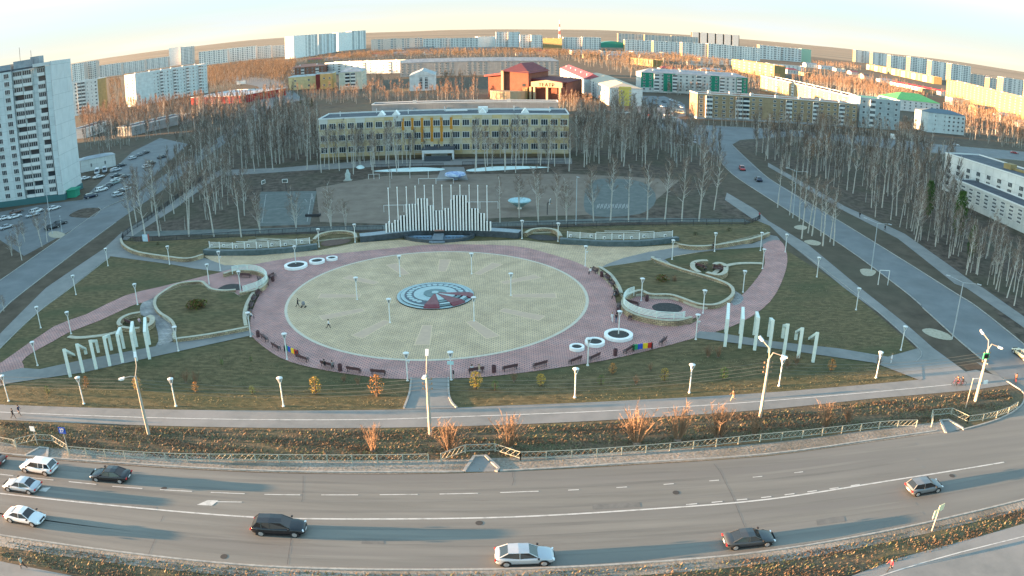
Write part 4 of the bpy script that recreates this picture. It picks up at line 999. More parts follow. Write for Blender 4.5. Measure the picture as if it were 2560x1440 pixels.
lamps = [
 (270, 665, 'white park lamp beside the left path, at the top corner of the big left lawn'), (190, 737, 'white park lamp on the left pavement, second down from the top corner'),
 (102, 820, 'white park lamp on the left pavement, lowest of that row'), (178, 835, 'white park lamp on the edge of the pink left arm, above the left portals'),
 (94, 914, 'white park lamp on the narrow lawn left of the first portal'), (344, 762, 'white park lamp on the pink left arm near its flagstone walk'),
 (22, 1003, 'white park lamp cut by the left edge of the picture'), (210, 1010, 'white park lamp on the near lawn below the first left portal'), (440, 1016, 'white park lamp on the near lawn right of the leaning street pole'),
 (709, 1016, 'white park lamp on the near lawn between the left street pole and the exit path'), (1437, 994, 'white park lamp alone on the near lawn right of the exit path'),
 (1723, 982, 'sunlit white park lamp on the near lawn, before the right street pole'), (1947, 965, 'white park lamp right behind the right street pole'),
 (2190, 945, 'white park lamp next to the walker in white at the right corner'), (2252, 876, 'white park lamp at the tip of the right lawn'),
 (2140, 775, 'white park lamp on the right lawn edge, second from its tip'), (2042, 693, 'white park lamp on the right lawn edge, third from its tip'),
 (1963, 631, 'white park lamp at the outer top of the pink right arm'), (1906, 672, 'white park lamp at the inner side of the pink right arm'),
 (975, 808, 'white park lamp on the plaza disc, lower left of the medallion'), (1185, 804, 'white park lamp on the plaza disc, lower right of the medallion'),
 (893, 750, 'white park lamp on the plaza disc, left of the medallion'), (1277, 740, 'white park lamp on the plaza disc, right of the medallion'),
 (1000, 692, 'white park lamp on the plaza disc, behind left'), (1179, 686, 'white park lamp on the plaza disc, behind right'),
 (1463, 666, 'white park lamp on the yellow paving at the far right of the ring'), (1680, 649, 'white park lamp on the blue path before the right music screen'),
 (1786, 629, 'white park lamp next to the dark walker by the right stone wall'), (1901, 627, 'white park lamp by the end of the right stone wall'),
 (1305, 597, 'white park lamp at the right end of the granite wall'), (1395, 604, 'white park lamp between the bed and the right music screen'),
 (888, 606, 'white park lamp at the left end of the granite wall'), (798, 618, 'white park lamp between the left music screen and the round bed'),
 (740, 664, 'white park lamp standing in the far left planter ring'), (551, 677, 'white park lamp before the left music screen'),
 (523, 711, 'white park lamp at the flagstone curve of the left lawn'), (424, 661, 'white park lamp on the far left path by the long stone wall'), (602, 731, 'white park lamp inside the left seating nook'),
 (446, 878, 'white park lamp at the foot of the left flagstone walk'), (627, 842, 'white park lamp where the blue path meets the left of the plaza'), (718, 899, 'white park lamp among the benches at the lower left of the ring'),
 (1019, 952, 'white park lamp left of the exit path, with a loudspeaker'), (1128, 950, 'white park lamp right of the exit path, with a small sign plate'),
 (1469, 914, 'white park lamp between the benches at the lower right of the ring'), (1546, 841, 'white park lamp standing in the near right planter ring'),
 (1739, 849, 'white park lamp at the corner where the right blue path starts'), (1757, 784, 'white park lamp at the wavy wall of the right nook'), (1603, 753, 'white park lamp inside the right seating nook'), (1857, 731, 'white park lamp on the flagstones of the right lawn'),
]
for i, (x, y, lab) in enumerate(lamps):
    p = G(x, y)
    if i == 0: LP.location = p; e = LP; tag(e, lab, 'lamp post', 'white park lamps')
    else: e = dup(LP, p, 0, lab); e['category'] = 'lamp post'; e['group'] = 'white park lamps'
    if 'loudspeaker' in lab or x in (551, 1463, 1739): mb = MB(); mb.lathe([(.05, 0), (.22, .35)], (0.25, 0, LH * .62), 8); mb.build('loudspeaker', M_lampw, e)
    if 'sign plate' in lab: mb = MB(); mb.box((0, -.15, LH * .62), (.75, .05, .42)); mb.build('sign_plate', mat('pale_blue_sign', (.4, .6, .62)), e)

# ------------------------------------------------------------------ big concrete street poles
M_conc = mat('pole_concrete', (0.3, 0.28, 0.24), (0.4, 0.37, 0.32), 3, .9, 6)
def big_pole(bx, by, tx, ty, label, kind=2, wires=True, r=.2):
    b = G(bx, by); h = HT(b, tx, ty)
    e = empty('street_pole', b, 0, label, 'street light', 'tall street poles')
    hs = h * (.8 if kind else 1)
    mb = MB(); mb.tube((0, 0, 0), (0, 0, hs), r, r * .72, 10); mb.build('pole', M_conc, e)
    heads = []
    if kind == 2: heads = [((0, 0, hs), (.25, .3, hs + (h - hs) * .6), (-.1, 1.0, h)), ((0, 0, hs - .1), (-.5, -.3, hs + .1), (-1.3, -.5, hs - .05))]
    if kind == 3: heads = [((0, 0, hs), (0, .35, hs + (h - hs) * .6), (-.7, .9, h)), ((0, 0, hs), (.4, 0, hs + (h - hs) * .4), (1.4, -.3, hs + .45))]
    if kind == 1: heads = [((0, 0, hs), (0, 0, hs + .7), (0, .9, h)), ((0, 0, hs), (0, -.1, hs + .2), (-.1, -.8, hs + .25))]
    for a, m, c in heads:
        mb = MB(); mb.tube(a, m, .06, n=6); mb.tube(m, c, .055, n=6); arm = mb.build('arm', M_conc, e)
        d = (Vector(c) - Vector(m)).normalized(); q = Vector(c) + d * .25
        M = Matrix.Translation(q) @ d.to_track_quat('X', 'Z').to_matrix().to_4x4()
        mb = MB(); mb.box(None, (.7, .32, .16), M=M); mb.box(None, (.45, .24, .1), M=M @ Matrix.Translation((0, 0, -.12))); mb.build('lamp_head', M_white, arm)
    mb = MB()
    for k in range(3): mb.tube((-.5, 0, hs - .5 - .55 * k), (.5, 0, hs - .5 - .55 * k), .04, n=4); mb.box((-.45, 0, hs - .42 - .55 * k), (.12, .12, .18)); mb.box((.45, 0, hs - .42 - .55 * k), (.12, .12, .18))
    mb.build('insulator_bracket', mat('rusty_metal', (.28, .16, .09), (.4, .25, .15), 8), e)
    return b, hs, e
pls = [big_pole(372, 1086, 318, 905, 'tall leaning-looking concrete street pole with two lamps on the left verge', 2),
       big_pole(1076, 1087, 1067, 897, 'tall concrete street pole with a lamp in front of the exit path', 1),
       big_pole(1900, 1043, 1937, 860, 'tall sunlit concrete street pole with two lamps right of centre', 3),
       big_pole(2438, 1003, 2496, 845, 'tall sunlit concrete street pole with a traffic signal at the right crossing', 3, r=.23)]
tl = pls[3]
mb = MB(); mb.box((-.35, -.3, tl[1] - .7), (.9, .12, .75)); hb_ = mb.build('signal_board', mat('signal_green', (.05, .5, .2)), tl[2])
mb = MB(); mb.box((-.35, -.37, tl[1] - .7), (.7, .06, .55)); mb.build('signal_glass', M_black, hb_)
mb = MB(); mb.box((.9, 0, 2.6), (.7, .08, .5)); mb.build('road_sign', M_white, tl[2])
# thin grey lamp masts along the right-hand street
def mast(bx, by, tx, ty, label, arms=True, L=2.6):
    b = G(bx, by); h = HT(b, tx, ty)
    e = empty('lamp_mast', b, R(-50), label, 'street light', 'thin grey lamp masts')
    mg = mat('galvanised', (.36, .4, .42), rough=.5)
    mb = MB(); mb.tube((0, 0, 0), (0, 0, h), .11, .07, 8); mb.build('pole', mg, e)
    for s in ((-1, 1) if arms else (1,)):
        mb = MB(); mb.tube((0, 0, h), (s * L * .8, 0, h + .35), .04, n=5); mb.box((s * L, 0, h + .4), (.7, .22, .1)); mb.build('arm', mg, e)
    return b, h
mast(2178, 677, 2204, 560, 'thin grey lamp mast with two arms, middle of the right verge, over a stony patch')
mast(2380, 848, 2424, 710, 'thin grey lamp mast with two arms, nearest on the right verge')
mast(1982, 545, 2001, 430, 'thin grey lamp mast farther up the right verge, with birches beside it')
mast(1690, 407, 1706, 363, 'thin grey lamp mast in front of the grove right of the school')
mast(1440, 562, 1441, 447, 'grey concrete mast without lamps behind the park fence', False, .3)
mast(643, 390, 641, 275, 'thin grey lamp mast among the birches left of the school', True, 1.4)
mast(131, 585, 121, 445, 'dark lamp mast on the strip before the tower', True, 1)
mast(155, 580, 143, 545, 'short grey lamp mast beside the two dark parked cars', False, .5)
# overhead wires between the poles
def wire(name, pts, r, label):
    for k in range(4):
        mb = MB(); z = -.5 - .42 * k
        for (a, ha), (b, hb) in zip(pts[:-1], pts[1:]):
            pa, pb_ = Vector((a[0], a[1] + .3, ha + z)), Vector((b[0], b[1] + .3, hb + z)); prev = pa
            for i in range(1, 13):
                t = i / 12; q = pa.lerp(pb_, t); q.z -= .8 * 4 * t * (1 - t)
                mb.tube(prev, q, r, n=3, caps=False); prev = q
        mb.build(name, mat('wire', (.16, .15, .12)), label=label % ('highest', 'second', 'third', 'lowest')[k], cat='wire', group='wires between the street poles')
wire('overhead_wire', [(Vector((-105, 64, 0)), 7.1), (pls[0][0], pls[0][1]), (pls[1][0], pls[1][1]), (pls[2][0], pls[2][1]), (pls[3][0], pls[3][1])], .018, '%s of four thin overhead wires strung between the tall street poles')

# ------------------------------------------------------------------ white portals
M_portal = mat('portal_white', (0.72, 0.77, 0.7), (0.62, 0.69, 0.64), 2, .5, 4)
Lp = [((176, 942), (164, 872), None, (185, 892)), ((208, 931), (192, 860), (215, 872), (215, 885)), ((241, 923), (224, 851), (241, 852), (246, 881)), ((275, 915), (257, 842), (271, 839), (279, 875)),
      ((307, 907), (287, 837), (296, 821), (310, 871)), ((341, 902), (320, 832), (325, 807), (342, 867)), ((374, 897), (352, 832), (354, 797), (374, 861))]
Rp = [((2032, 905), (2042, 831), None, (2024, 851)), ((1995, 895), (2007, 820), (1990, 830), (1989, 849)), ((1959, 887), (1974, 811), (1957, 814), (1956, 845)), ((1922, 881), (1939, 802), (1927, 797), (1921, 841)),
      ((1886, 875), (1905, 796), (1896, 782), (1885, 837)), ((1849, 870), (1866, 799), (1865, 771), (1850, 834)), ((1812, 866), (1829, 800), (1828, 761), (1814, 830))]
side_words = ['lowest, beam touching the ground', 'second lowest', 'third from the low end', 'middle one', 'fifth from the low end', 'second tallest', 'tallest']
for side, arr in (('left', Lp), ('right', Rp)):
    for k, (fb, ft, rt, rb) in enumerate(arr):
        a = G(*fb); ha = HT(a, *ft); b = G(*rb); hb = HT(b, *rt) if rt else 0.0
        d = (b - a); d.z = 0
        e = empty('white_portal', a, math.atan2(d.y, d.x), 'white angular portal frame over the %s blue path, %s' % (side, side_words[k]), 'sculpture', 'white portals in the park')
        L = d.length; w = .34
        mb = MB(); mb.box((0, 0, ha / 2), (w * 1.15, w * 1.25, ha)); mb.build('front_leg', M_portal, e)
        if hb > .3: mb = MB(); mb.box((L, 0, hb / 2), (w, w * 1.25, hb)); mb.build('rear_leg', M_portal, e)
        mb = MB(); h2 = max(hb, .25)
        v = [(x, y, z) for x, z in ((-w / 2, ha - .28), (L + w / 2, h2 - .28), (L + w / 2, h2 + .12), (-w / 2, ha + .12)) for y in (-w * .62, w * .62)]
        mb.idx(v, [(0, 2, 4, 6), (7, 5, 3, 1), (0, 1, 3, 2), (2, 3, 5, 4), (4, 5, 7, 6), (6, 7, 1, 0)]); mb.build('beam', M_portal, e)

# ------------------------------------------------------------------ organ-pipe sculpture, granite walls, fountain
gp = smooth(P('898,606 930,603 1010,594 1060,589 1095,588 1150,588 1190,590 1250,593 1300,597'), 3)
e = empty('granite_wall', (0, 0, 0), 0, 'long low curved wall of dark polished granite under the organ-pipe sculpture', 'wall')
mb = MB(); ribbon(mb, [p + Vector((0, 1.0, 0)) for p in gp], 2.2, 0, 1.15); mb.build('masonry', M_granite, e)
mb = MB(); ribbon(mb, [p + Vector((0, 1.0, 0)) for p in gp], 2.3, 1.15, .08); mb.build('coping', mat('grey_granite', (.14, .18, .21), (.2, .24, .28), 1.5, .4), e)
xs0 = [275, 330, 385, 440, 495, 550, 610, 665, 720, 775, 830, 885, 945, 1000, 1050, 1110, 1160, 1215, 1275, 1325, 1385, 1440, 1495, 1550, 1605, 1660, 1715, 1770, 1830, 1880, 1940, 1990, 2050, 2105, 2160, 2220]
tp0 = [895, 850, 885, 830, 830, 745, 740, 530, 530, 525, 525, 425, 425, 425, 425, 555, 555, 650, 650, 645, 605, 605, 445, 365, 365, 365, 365, 365, 495, 610, 610, 615, 700, 700, 850, 855]
ptops = {1: 240, 4: 225, 7: 220, 10: 205, 13: 190, 16: 188, 19: 185, 22: 185, 25: 185, 28: 185, 31: 190, 34: 195}
bx_ = lambda x: 930 + x / 7.5
by_ = lambda y: 440 + y / 7.5
e = empty('organ_pipe_sculpture', (0, 0, 0), 0, 'stepped sculpture of white bars like organ pipes on a black backing, behind the fountain', 'sculpture')
backs = []
for i, x in enumerate(xs0):
    yb = by_(1064 - 44 * min(1, (x - 275) / 500.0) + (6 if x > 2000 else 0))
    p = G(bx_(x), yb, 1.2)
    q = HT(p, bx_(x - 30 * (1064 - tp0[i]) / 850 * (1 if x < 1900 else .3)), by_(tp0[i]))
    mb = MB(); mb.box((p.x, p.y, (1.2 + q) / 2), (.29, .3, q - 1.2)); mb.build('pipe', M_white, e)
    backs.append((p, q))
    if i in ptops:
        q2 = HT(p, bx_(x - 45), by_(ptops[i])); mb = MB(); mb.tube((p.x, p.y + .45, 1.2), (p.x, p.y + .45, q2), .1, .07, 7); mb.box((p.x, p.y + .45, q2), (.22, .22, .2)); mb.build('pole', M_white, e)
mb = MB()
for (p, q), (p2, q2) in zip(backs[:-1], backs[1:]):
    m_ = (p + p2) / 2; mb.box((m_.x, m_.y + .22, (1.2 + min(q, q2)) / 2), ((p2 - p).length + .02, .08, min(q, q2) - 1.3 + .0))
mb.build('backing_panel', M_black, e)
# fountain basin
e = empty('fountain_basin', G(1098, 592), 0, 'half-round dark granite fountain basin at the foot of the granite wall', 'fountain')
c_ = G(1098, 592); rx = (G(1186, 592) - G(1010, 592)).length / 2; ry = (c_ - G(1098, 608)).length
N = 28; ar = [(rx * math.cos(math.pi + math.pi * i / N), ry * math.sin(math.pi + math.pi * i / N)) for i in range(N + 1)]
mb = MB()
for i in range(N):
    (x0, y0), (x1, y1) = ar[i], ar[i + 1]; s = .9
    mb.face([(x0, y0, 0), (x1, y1, 0), (x1, y1, .6), (x0, y0, .6)]); mb.face([(x0, y0, .6), (x1, y1, .6), (x1 * s, y1 * s, .6), (x0 * s, y0 * s, .6)]); mb.face([(x0 * s, y0 * s, .6), (x1 * s, y1 * s, .6), (x1 * s, y1 * s, .2), (x0 * s, y0 * s, .2)])
mb.build('rim', M_granite, e)
mb = MB(); mb.face([(x * .9, y * .9, .25) for x, y in ar]); mb.build('basin_floor', mat('blue_basin', (.1, .16, .22), (.16, .22, .28), 1.2, .3), e)
mb = MB(); mb.box((0, -ry * .5, .45), (2.0, ry * .95, .5)); mb.box((0, -ry - .1, .3), (3.0, .8, .3)); mb.build('step', mat('grey_granite', (.14, .18, .21)), e)
mb = MB(); mb.box((0, .3, 1.25), (1.9, .5, .25)); mb.build('shelf', mat('red_stone_shelf', (.35, .2, .16)), e)
for s in (-1, 1):
    mb = MB(); mb.box((s * rx * .45, -ry * .28, .5), (rx * .5, .5, .12))
    for k in range(5): mb.box((s * rx * (.25 + .1 * k), -ry * .28, .36), (.2, .5, .25))
    mb.build('spout_row', mat('blue_steel', (.2, .3, .42), rough=.4), e)

# music-stave screens on granite plinths
def stave(label, base, tops, panel_, n_sq, steps):
    e = empty('music_screen', (0, 0, 0), 0, label, 'sculpture')
    pts = smooth(P(base), 4); h = 1.0
    mb = MB(); ribbon(mb, [p + Vector((0, .5, 0)) for p in pts], 1.1, 0, h); mb.build('plinth', mat('slate_granite', (.06, .085, .09), (.1, .13, .14), 1.5, .45), e)
    mid = [p + Vector((0, .8, 0)) for p in smooth(P(panel_), 6)]
    b0 = mid[0]; hp = HT(b0, *tops) - h
    n = len(mid)
    for r_ in range(5):
        lo, hi = 0, n - 1
        mb = MB(); ribbon(mb, mid, .05, h + .15 + (hp - .15) * r_ / 4, .06); mb.build('rail', M_white, e)
    for a, b_, ex in steps:
        seg = mid[int(n * a):int(n * b_) + 1]
        mb = MB(); ribbon(mb, seg, .05, h + hp + ex, .06); mb.build('rail', M_white, e)
    k_ = n_sq
    for i in range(k_ + 1):
        p = mid[min(n - 1, int((n - 1) * i / k_))]
        mb = MB(); mb.box((p.x, p.y, h + (hp + .1) / 2), (.12, .12, hp + .25)); mb.build('upright', M_white, e)
    for i in range(k_):
        j = int((n - 1) * (i + .5) / k_); p = mid[j]; q = mid[min(j + 1, n - 1)]; o = mid[max(j - 1, 0)]; a = math.atan2((q - o).y, (q - o).x)
        mb = MB(); mb.box((p.x, p.y - .12, h + hp * (.35 + .2 * (i % 2))), (.5, .05, .5), rz=a); pl = mb.build('plaque', M_white, e)
        mb = MB(); mb.box((p.x + .05, p.y - .16, h + hp * (.35 + .2 * (i % 2))), (.26, .03, .3), rz=a); mb.build('emblem', mat('dark_emblem', (.05, .06, .08)), pl)
stave('white music-stave screen on a dark granite plinth, left of the organ pipes', '510,637 560,640 640,638 720,633 792,624', (521, 606), '522,634 580,637 640,636 700,632 773,625', 8, ((.3, .75, .3), (.42, .6, .55)))
stave('white music-stave screen on a dark granite plinth, right of the organ pipes', '1401,610 1492,616 1550,617 1610,615 1695,606', (1420, 580), '1419,609 1490,614 1550,615 1610,613 1682,607', 7, ((.24, .8, .3), (.35, .68, .6)))

# white railings over the two seating nooks
def nook_rail(label, pts_s, z, tall=(.5, 1.05)):
    e = empty('white_railing', (0, 0, 0), 0, label, 'railing')
    pts = smooth(P(pts_s), 6)
    for k in range(5):
        mb = MB(); ribbon(mb, pts, .07, z + tall[0] * k / 4 * 1.6, .09); mb.build('rail', M_portal, e)
    n = len(pts)
    for i in range(0, n, 5):
        mb = MB(); mb.box((pts[i].x, pts[i].y, (z + .8) / 2 + .2), (.12, .12, z + .5)); mb.build('post', M_portal, e)
nook_rail('white five-bar railing hooked round the left seating nook', '582,690 600,686 630,686 655,692 669,706 660,720 640,731 609,741', .85)
nook_rail('white five-bar railing curving round the right seating nook', '1584,745 1567,752 1558,766 1563,780 1590,796 1640,808 1690,811 1711,809', .95)

# ------------------------------------------------------------------ benches and bins
M_wood = mat('bench_wood', (.07, .035, .04), (.12, .06, .06), 6, .5); M_iron = mat('bench_iron', (.03, .03, .035), rough=.5)
def bench_proto():
    e = empty('park_bench', (0, 0, 0))
    mb = MB()
    for k in range(4): mb.box((0, -.2 + k * .13, .45), (1.9, .11, .04))
    mb.build('seat', M_wood, e)
    mb = MB()
    for k in range(3): mb.box((0, .28 + k * .03, .58 + k * .13), (1.9, .03, .11))
    mb.build('backrest', M_wood, e)
    for x in (-.8, .8):
        mb = MB(); mb.box((x, -.2, .22), (.06, .06, .44)); mb.box((x, .22, .42), (.06, .06, .84)); mb.box((x, 0, .42), (.06, .5, .05)); mb.box((x, .02, .64), (.06, .52, .05)); mb.box((x, 0, .03), (.06, .6, .05)); mb.build('leg', M_iron, e)
    return e
BP = bench_proto()
bench = [  # px, py, yaw the sitter faces: towards the plaza centre unless given
 (682, 697, 'bench outside the left nook, farthest of the left arc'), (664, 719, 'bench on the left arc, second from the nook'), (648, 738, 'bench on the left arc, third from the nook'), (637, 752, 'bench on the left arc, fourth from the nook'), (630, 768, 'bench on the left arc, fifth from the nook'), (627, 786, 'bench on the left arc beside the seated person in white'),
 (663, 851, 'bench next to the bin at the lower left of the ring'), (692, 873, 'bench left of the lamp post at the lower left of the ring'), (759, 902, 'bench right of the coloured play board at the lower left'), (820, 918, 'bench with items on it beside a bin at the lower left'), (886, 931, 'bench second left of the exit path'), (947, 937, 'bench nearest left of the exit path'),
 (1190, 932, 'bench with two people right of the exit path'), (1274, 926, 'bench right of the bin after the exit path'), (1349, 918, 'bench alone between the bin and the two joined benches'), (1437, 907, 'left one of two close benches at the lower right'), (1484, 899, 'right one of two close benches, behind the lamp post'), (1570, 880, 'bench between the bin and the coloured play board, lower right'), (1656, 859, 'bench last on the right before the blue path'),
 (1485, 682, 'bench with a person in white at the far right arc'), (1516, 699, 'bench on the right arc, next to the bin'), (1528, 714, 'bench on the right arc, third from the far end'), (1539, 738, 'bench on the right arc with a seated group'), (1546, 770, 'bench on the right arc against the nook wall'), (1576, 797, 'bench below the railing of the right nook'),
]
for i, (x, y, lab) in enumerate(bench):
    p = G(x, y); d = CC - p; rz = math.atan2(d.y, d.x) + math.pi / 2
    if i == 0: BP.location = p; BP.rotation_euler = (0, 0, rz); e = BP; tag(e, 'dark ' + lab, 'bench', 'dark benches round the plaza')
    else: e = dup(BP, p, rz, 'dark ' + lab); e['category'] = 'bench'; e['group'] = 'dark benches round the plaza'
for x, y, rz, lab in ((1752, 672, 2.2, 'dark bench inside the west hook wall of the right lawn'), (1797, 678, -.6, 'dark bench inside the east hook wall of the right lawn'), (614, 694, 3.0, 'dark bench by the wall in the left nook'), (650, 706, 2.0, 'dark bench at the bend of the left nook'), (1580, 764, 2.5, 'dark bench at the bend of the right nook'), (325, 812, 2.6, 'dark bench inside the ring wall behind the left portals')):
    e = dup(BP, G(x, y), rz, lab); e.scale = (1.25, 1.25, 1.1)
def binp():
    e = empty('litter_bin', (0, 0, 0)); mb = MB(); mb.lathe([(.2, .05), (.27, .1), (.27, .85), (.3, .88), (.3, .95), (.2, .96), (.2, .5)], n=12); mb.build('bin_body', mat('bin_brown', (.1, .045, .05), rough=.6), e)
    mb = MB()
    for k in range(2): mb.lathe([(.285, .3 + .3 * k), (.285, .36 + .3 * k)], n=12)
    mb.lathe([(.16, 0), (.16, .06)], n=8); mb.build('bin_band', M_iron, e); return e
BN = binp()
for i, (x, y, lab) in enumerate(((646, 843, 'dark litter bin at the left end of the lower left benches'), (851, 928, 'dark litter bin between two benches left of the exit path'), (1235, 932, 'brown litter bin between two benches right of the exit path'), (1538, 890, 'brown litter bin left of the bench by the coloured board'), (1504, 693, 'dark litter bin on the far right arc'), (1617, 754, 'dark square-looking bin inside the right nook'), (1545, 786, 'round brown bin against the right nook wall'), (683, 704, 'round dark bin by the left nook wall'))):
    if i == 0: BN.location = G(x, y); e = BN; tag(e, lab, 'bin', 'litter bins')
    else: e = dup(BN, G(x, y), 0, lab); e['category'] = 'bin'; e['group'] = 'litter bins'
# coloured play boards
for x, y, rz, lab, nm in ((729, 885, R(-38), 'low play board in green, yellow, red and orange at the lower left of the ring', 0), (1606, 875, R(14), 'low play board in green, blue, yellow and red at the lower right of the ring', 1)):
    e = empty('play_board', G(x, y), rz, lab, 'play board')
    for k, c in enumerate((('play_green', (.03, .28, .12)), ('play_blue', (.03, .08, .4)), ('play_yellow', (.75, .5, .03)), ('play_red', (.5, .04, .03)))):
        mb = MB(); mb.box((-1.05 + k * .7, 0, .55), (.66, .12, .7)); mb.build('coloured_panel', mat(*c), e)
    for x_ in (-1.3, 1.3): mb = MB(); mb.box((x_, 0, .45), (.1, .5, .9)); mb.build('leg', M_iron, e)

# ------------------------------------------------------------------ fences and signs
M_rail = mat('railing_paint', (.3, .33, .28), (.4, .38, .31), 3, .6)
def road_fence(pts, label, step=2.5, h=.95, cross=True, m=None, name='road_railing', group='railings along the main road', rail=.05):
    pts = resample(pts, step) if step else pts
    e = empty(name, (0, 0, 0), 0, label, 'railing' if 'railing' in name else 'fence', group); m = m or M_rail
    for z in (h, h * .25):
        mb = MB(); ribbon(mb, pts, rail, z, rail); mb.build('rail', m, e)
    for p in pts[:100]: mb = MB(); mb.box((p.x, p.y, h / 2), (.1, .1, h)); mb.build('post', m, e)
    mb = MB()
    for a, b in zip(pts[:-1], pts[1:]):
        L = (b - a).length; n = max(2, int(L / (.55 if cross else .28)))
        for i in range(n):
            p, q = a.lerp(b, i / n), a.lerp(b, (i + 1) / n)
            if cross: mb.tube((p.x, p.y, h * .28), (q.x, q.y, h * .95), .016, n=3, caps=False); mb.tube((p.x, p.y, h * .95), (q.x, q.y, h * .28), .016, n=3, caps=False)
            else: mb.tube((p.x, p.y, h * .1), (p.x, p.y, h * 1.06), .035, n=3, caps=False)
    mb.build('lattice' if cross else 'bars', m, e)
road_fence(smooth(P('172,1135 300,1146 450,1154 640,1156 820,1158 1103,1155'), 3), 'long latticed road railing from the left signs to the middle drain gap')
road_fence(P('1103,1155 1163,1133 1238,1130 1301,1151'), 'bent latticed railing round the middle drain gap', 0)
road_fence(smooth(P('1301,1151 1450,1145 1600,1134 1750,1121 1880,1107 2000,1096 2120,1082 2230,1070 2328,1068'), 3), 'long latticed road railing from the middle gap to the right-hand gap')
road_fence(P('2328,1068 2328,1043 2377,1038 2418,1058'), 'bent sunlit railing round the right-hand drain gap', 0)
road_fence(smooth(P('2418,1058 2480,1048 2530,1030 2552,1010'), 3), 'railing curving up at the right-hand corner of the verge')
road_fence(P('42,1116 92,1104 134,1107 171,1130 175,1142'), 'bent latticed railing round the left drain gap', 0)
road_fence(P('-60,1108 0,1110 38,1118 42,1122'), 'short piece of railing at the left edge of the picture', 0)
M_blk = mat('iron_fence', (.035, .035, .04), rough=.6)
road_fence(smooth(P('306,604 350,607 480,602 640,592 800,584 962,581'), 2), 'dark iron fence between the sports field and the lawns left of the sculpture', 3, 1.3, False, M_blk, 'iron_fence', 'dark iron fences behind the park', .09)
road_fence(smooth(P('1232,574 1430,570 1600,566 1780,563 1870,562'), 2), 'dark iron fence between the sports field and the lawns right of the sculpture', 3, 1.3, False, M_blk, 'iron_fence', 'dark iron fences behind the park', .09)
road_fence(P('306,604 308,596 332,576 360,560 420,515 500,455 560,420'), 'dark iron fence running back along the left wood', 3, 1.3, False, M_blk, 'iron_fence', 'dark iron fences behind the park', .07)
road_fence(P('930,422 1112,418'), 'dark low fence before the school, left part', 3, 1.2, False, M_blk, 'iron_fence', 'dark iron fences behind the park', .1)
road_fence(P('1156,415 1300,412 1420,410'), 'dark low fence before the school, right part', 3, 1.2, False, M_blk, 'iron_fence', 'dark iron fences behind the park', .1)
road_fence(P('1900,548 1885,556 1860,563'), 'short dark curved railing at the right corner of the park', 1.5, .9, False, M_blk, 'iron_fence', 'dark iron fences behind the park', .08)
def sign(bx, by, tx, ty, label, parts, rz=0):
    b = G(bx, by); h = HT(b, tx, ty); e = empty('road_sign', b, rz, label, 'road sign')
    mb = MB(); mb.tube((0, 0, 0), (0, 0, h), .06, .05, 7); mb.build('post', M_conc, e)
    for (x, z, w, hh, m, nm) in parts: mb = MB(); mb.box((x, -.1, h * z), (w, .05, hh)); mb.build(nm, m, e)
    return e, h
Mbl = mat('sign_blue', (.02, .08, .4)); Myw = mat('sign_cream', (.7, .66, .42))
e, h = sign(173, 1133, 146, 1073, 'blue bus stop board numbered 27 on a leaning-looking post at the left verge', ((0, .93, .95, .75, Mbl, 'sign_plate'), (0, 1.0, .95, .08, M_white, 'sign_rim')))
text(e, '27', (0, -.15, h * .93), .62, M_white)
sign(94, 1112, 68, 1073, 'white back of a small square sign at the far left verge', ((0, .96, .7, .6, M_white, 'sign_plate'),))
e, h = sign(2329, 1328, 2360, 1272, 'cream road sign pair on a short post by the lower right verge, seen from behind', ((.15, 1.0, .75, .7, Myw, 'sign_plate'), (-.55, .82, .5, .9, Myw, 'lower_plate')), R(20))
sign(2414, 998 + 22, 2470, 955, 'thin post with a horizontal arm at the right corner of the verge', ((.5, .99, 1.1, .09, M_lampw, 'arm'),))
e, h = sign(1128 + 6, 948, 1133, 925, 'small dark information post next to the lamp at the exit path', ((0, .8, .16, .5, M_black, 'sign_plate'),))
# info stand by the left corner
e = empty('info_stand', G(365, 607), R(-8), 'pale information stand by the dark fence at the far left corner of the park', 'notice board')
mb = MB(); mb.box((0, 0, 1.0), (1.5, .3, 1.6)); mb.build('board', mat('info_blue', (.5, .62, .68), (.35, .5, .6), 2), e); mb = MB(); mb.box((.85, 0, 1.0), (.14, .4, 1.9)); mb.build('post', mat('info_red', (.35, .1, .08)), e)
# metal gate frame on the right verge
e = empty('metal_frame', G(2195, 712), math.atan2((G(2219, 713) - G(2195, 712)).y, (G(2219, 713) - G(2195, 712)).x), 'pale metal goal-like frame standing on the right verge', 'metal frame')
w_ = (G(2219, 713) - G(2195, 712)).length; h_ = HT(G(2195, 712), 2203, 676)
mb = MB(); mb.tube((0, 0, h_), (w_, 0, h_), .07)
mb.build('crossbar', M_lampw, e)
for x in (0, w_): mb = MB(); mb.tube((x, 0, 0), (x, 0, h_), .07); mb.build('leg', M_lampw, e)
for s in ('2150,675 2165,672 2190,678 2180,690 2158,688', '2305,825 2330,822 2370,835 2380,850 2350,848 2320,838', '1985,567 2000,563 2018,568 2010,575 1992,573', '2010,603 2030,600 2052,607 2045,614 2022,611', '122,582 140,578 162,585 150,595 125,592'):
    area('bare_patch', smooth(P(s), 4, True), 3.4 * Z, mat('sandy_patch', (.3, .27, .2), (.4, .36, .28), 2))
# rectangular white board near the cross street
e = empty('notice_panel', G(2228, 348), R(-20), 'white rectangular panel standing by the woods at the right', 'panel'); mb = MB(); mb.box((1.5, 0, 1.5), (4, .2, 2.4)); mb.build('board', M_white, e); mb = MB(); mb.box((0, .1, .5), (.2, .2, 1.0)); mb.build('leg', M_iron, e)
e = empty('billboard', G(603, 214), R(0), 'small white billboard beside the road at the left wood', 'billboard'); hb2 = HT(e.location, 603, 202)
mb = MB(); mb.box((0, 0, hb2 - 1.6), (9, .4, 3.2)); mb.build('board', M_white, e); mb = MB(); mb.tube((0, 0, 0), (0, 0, hb2 - 3), .3); mb.build('post', M_iron, e)

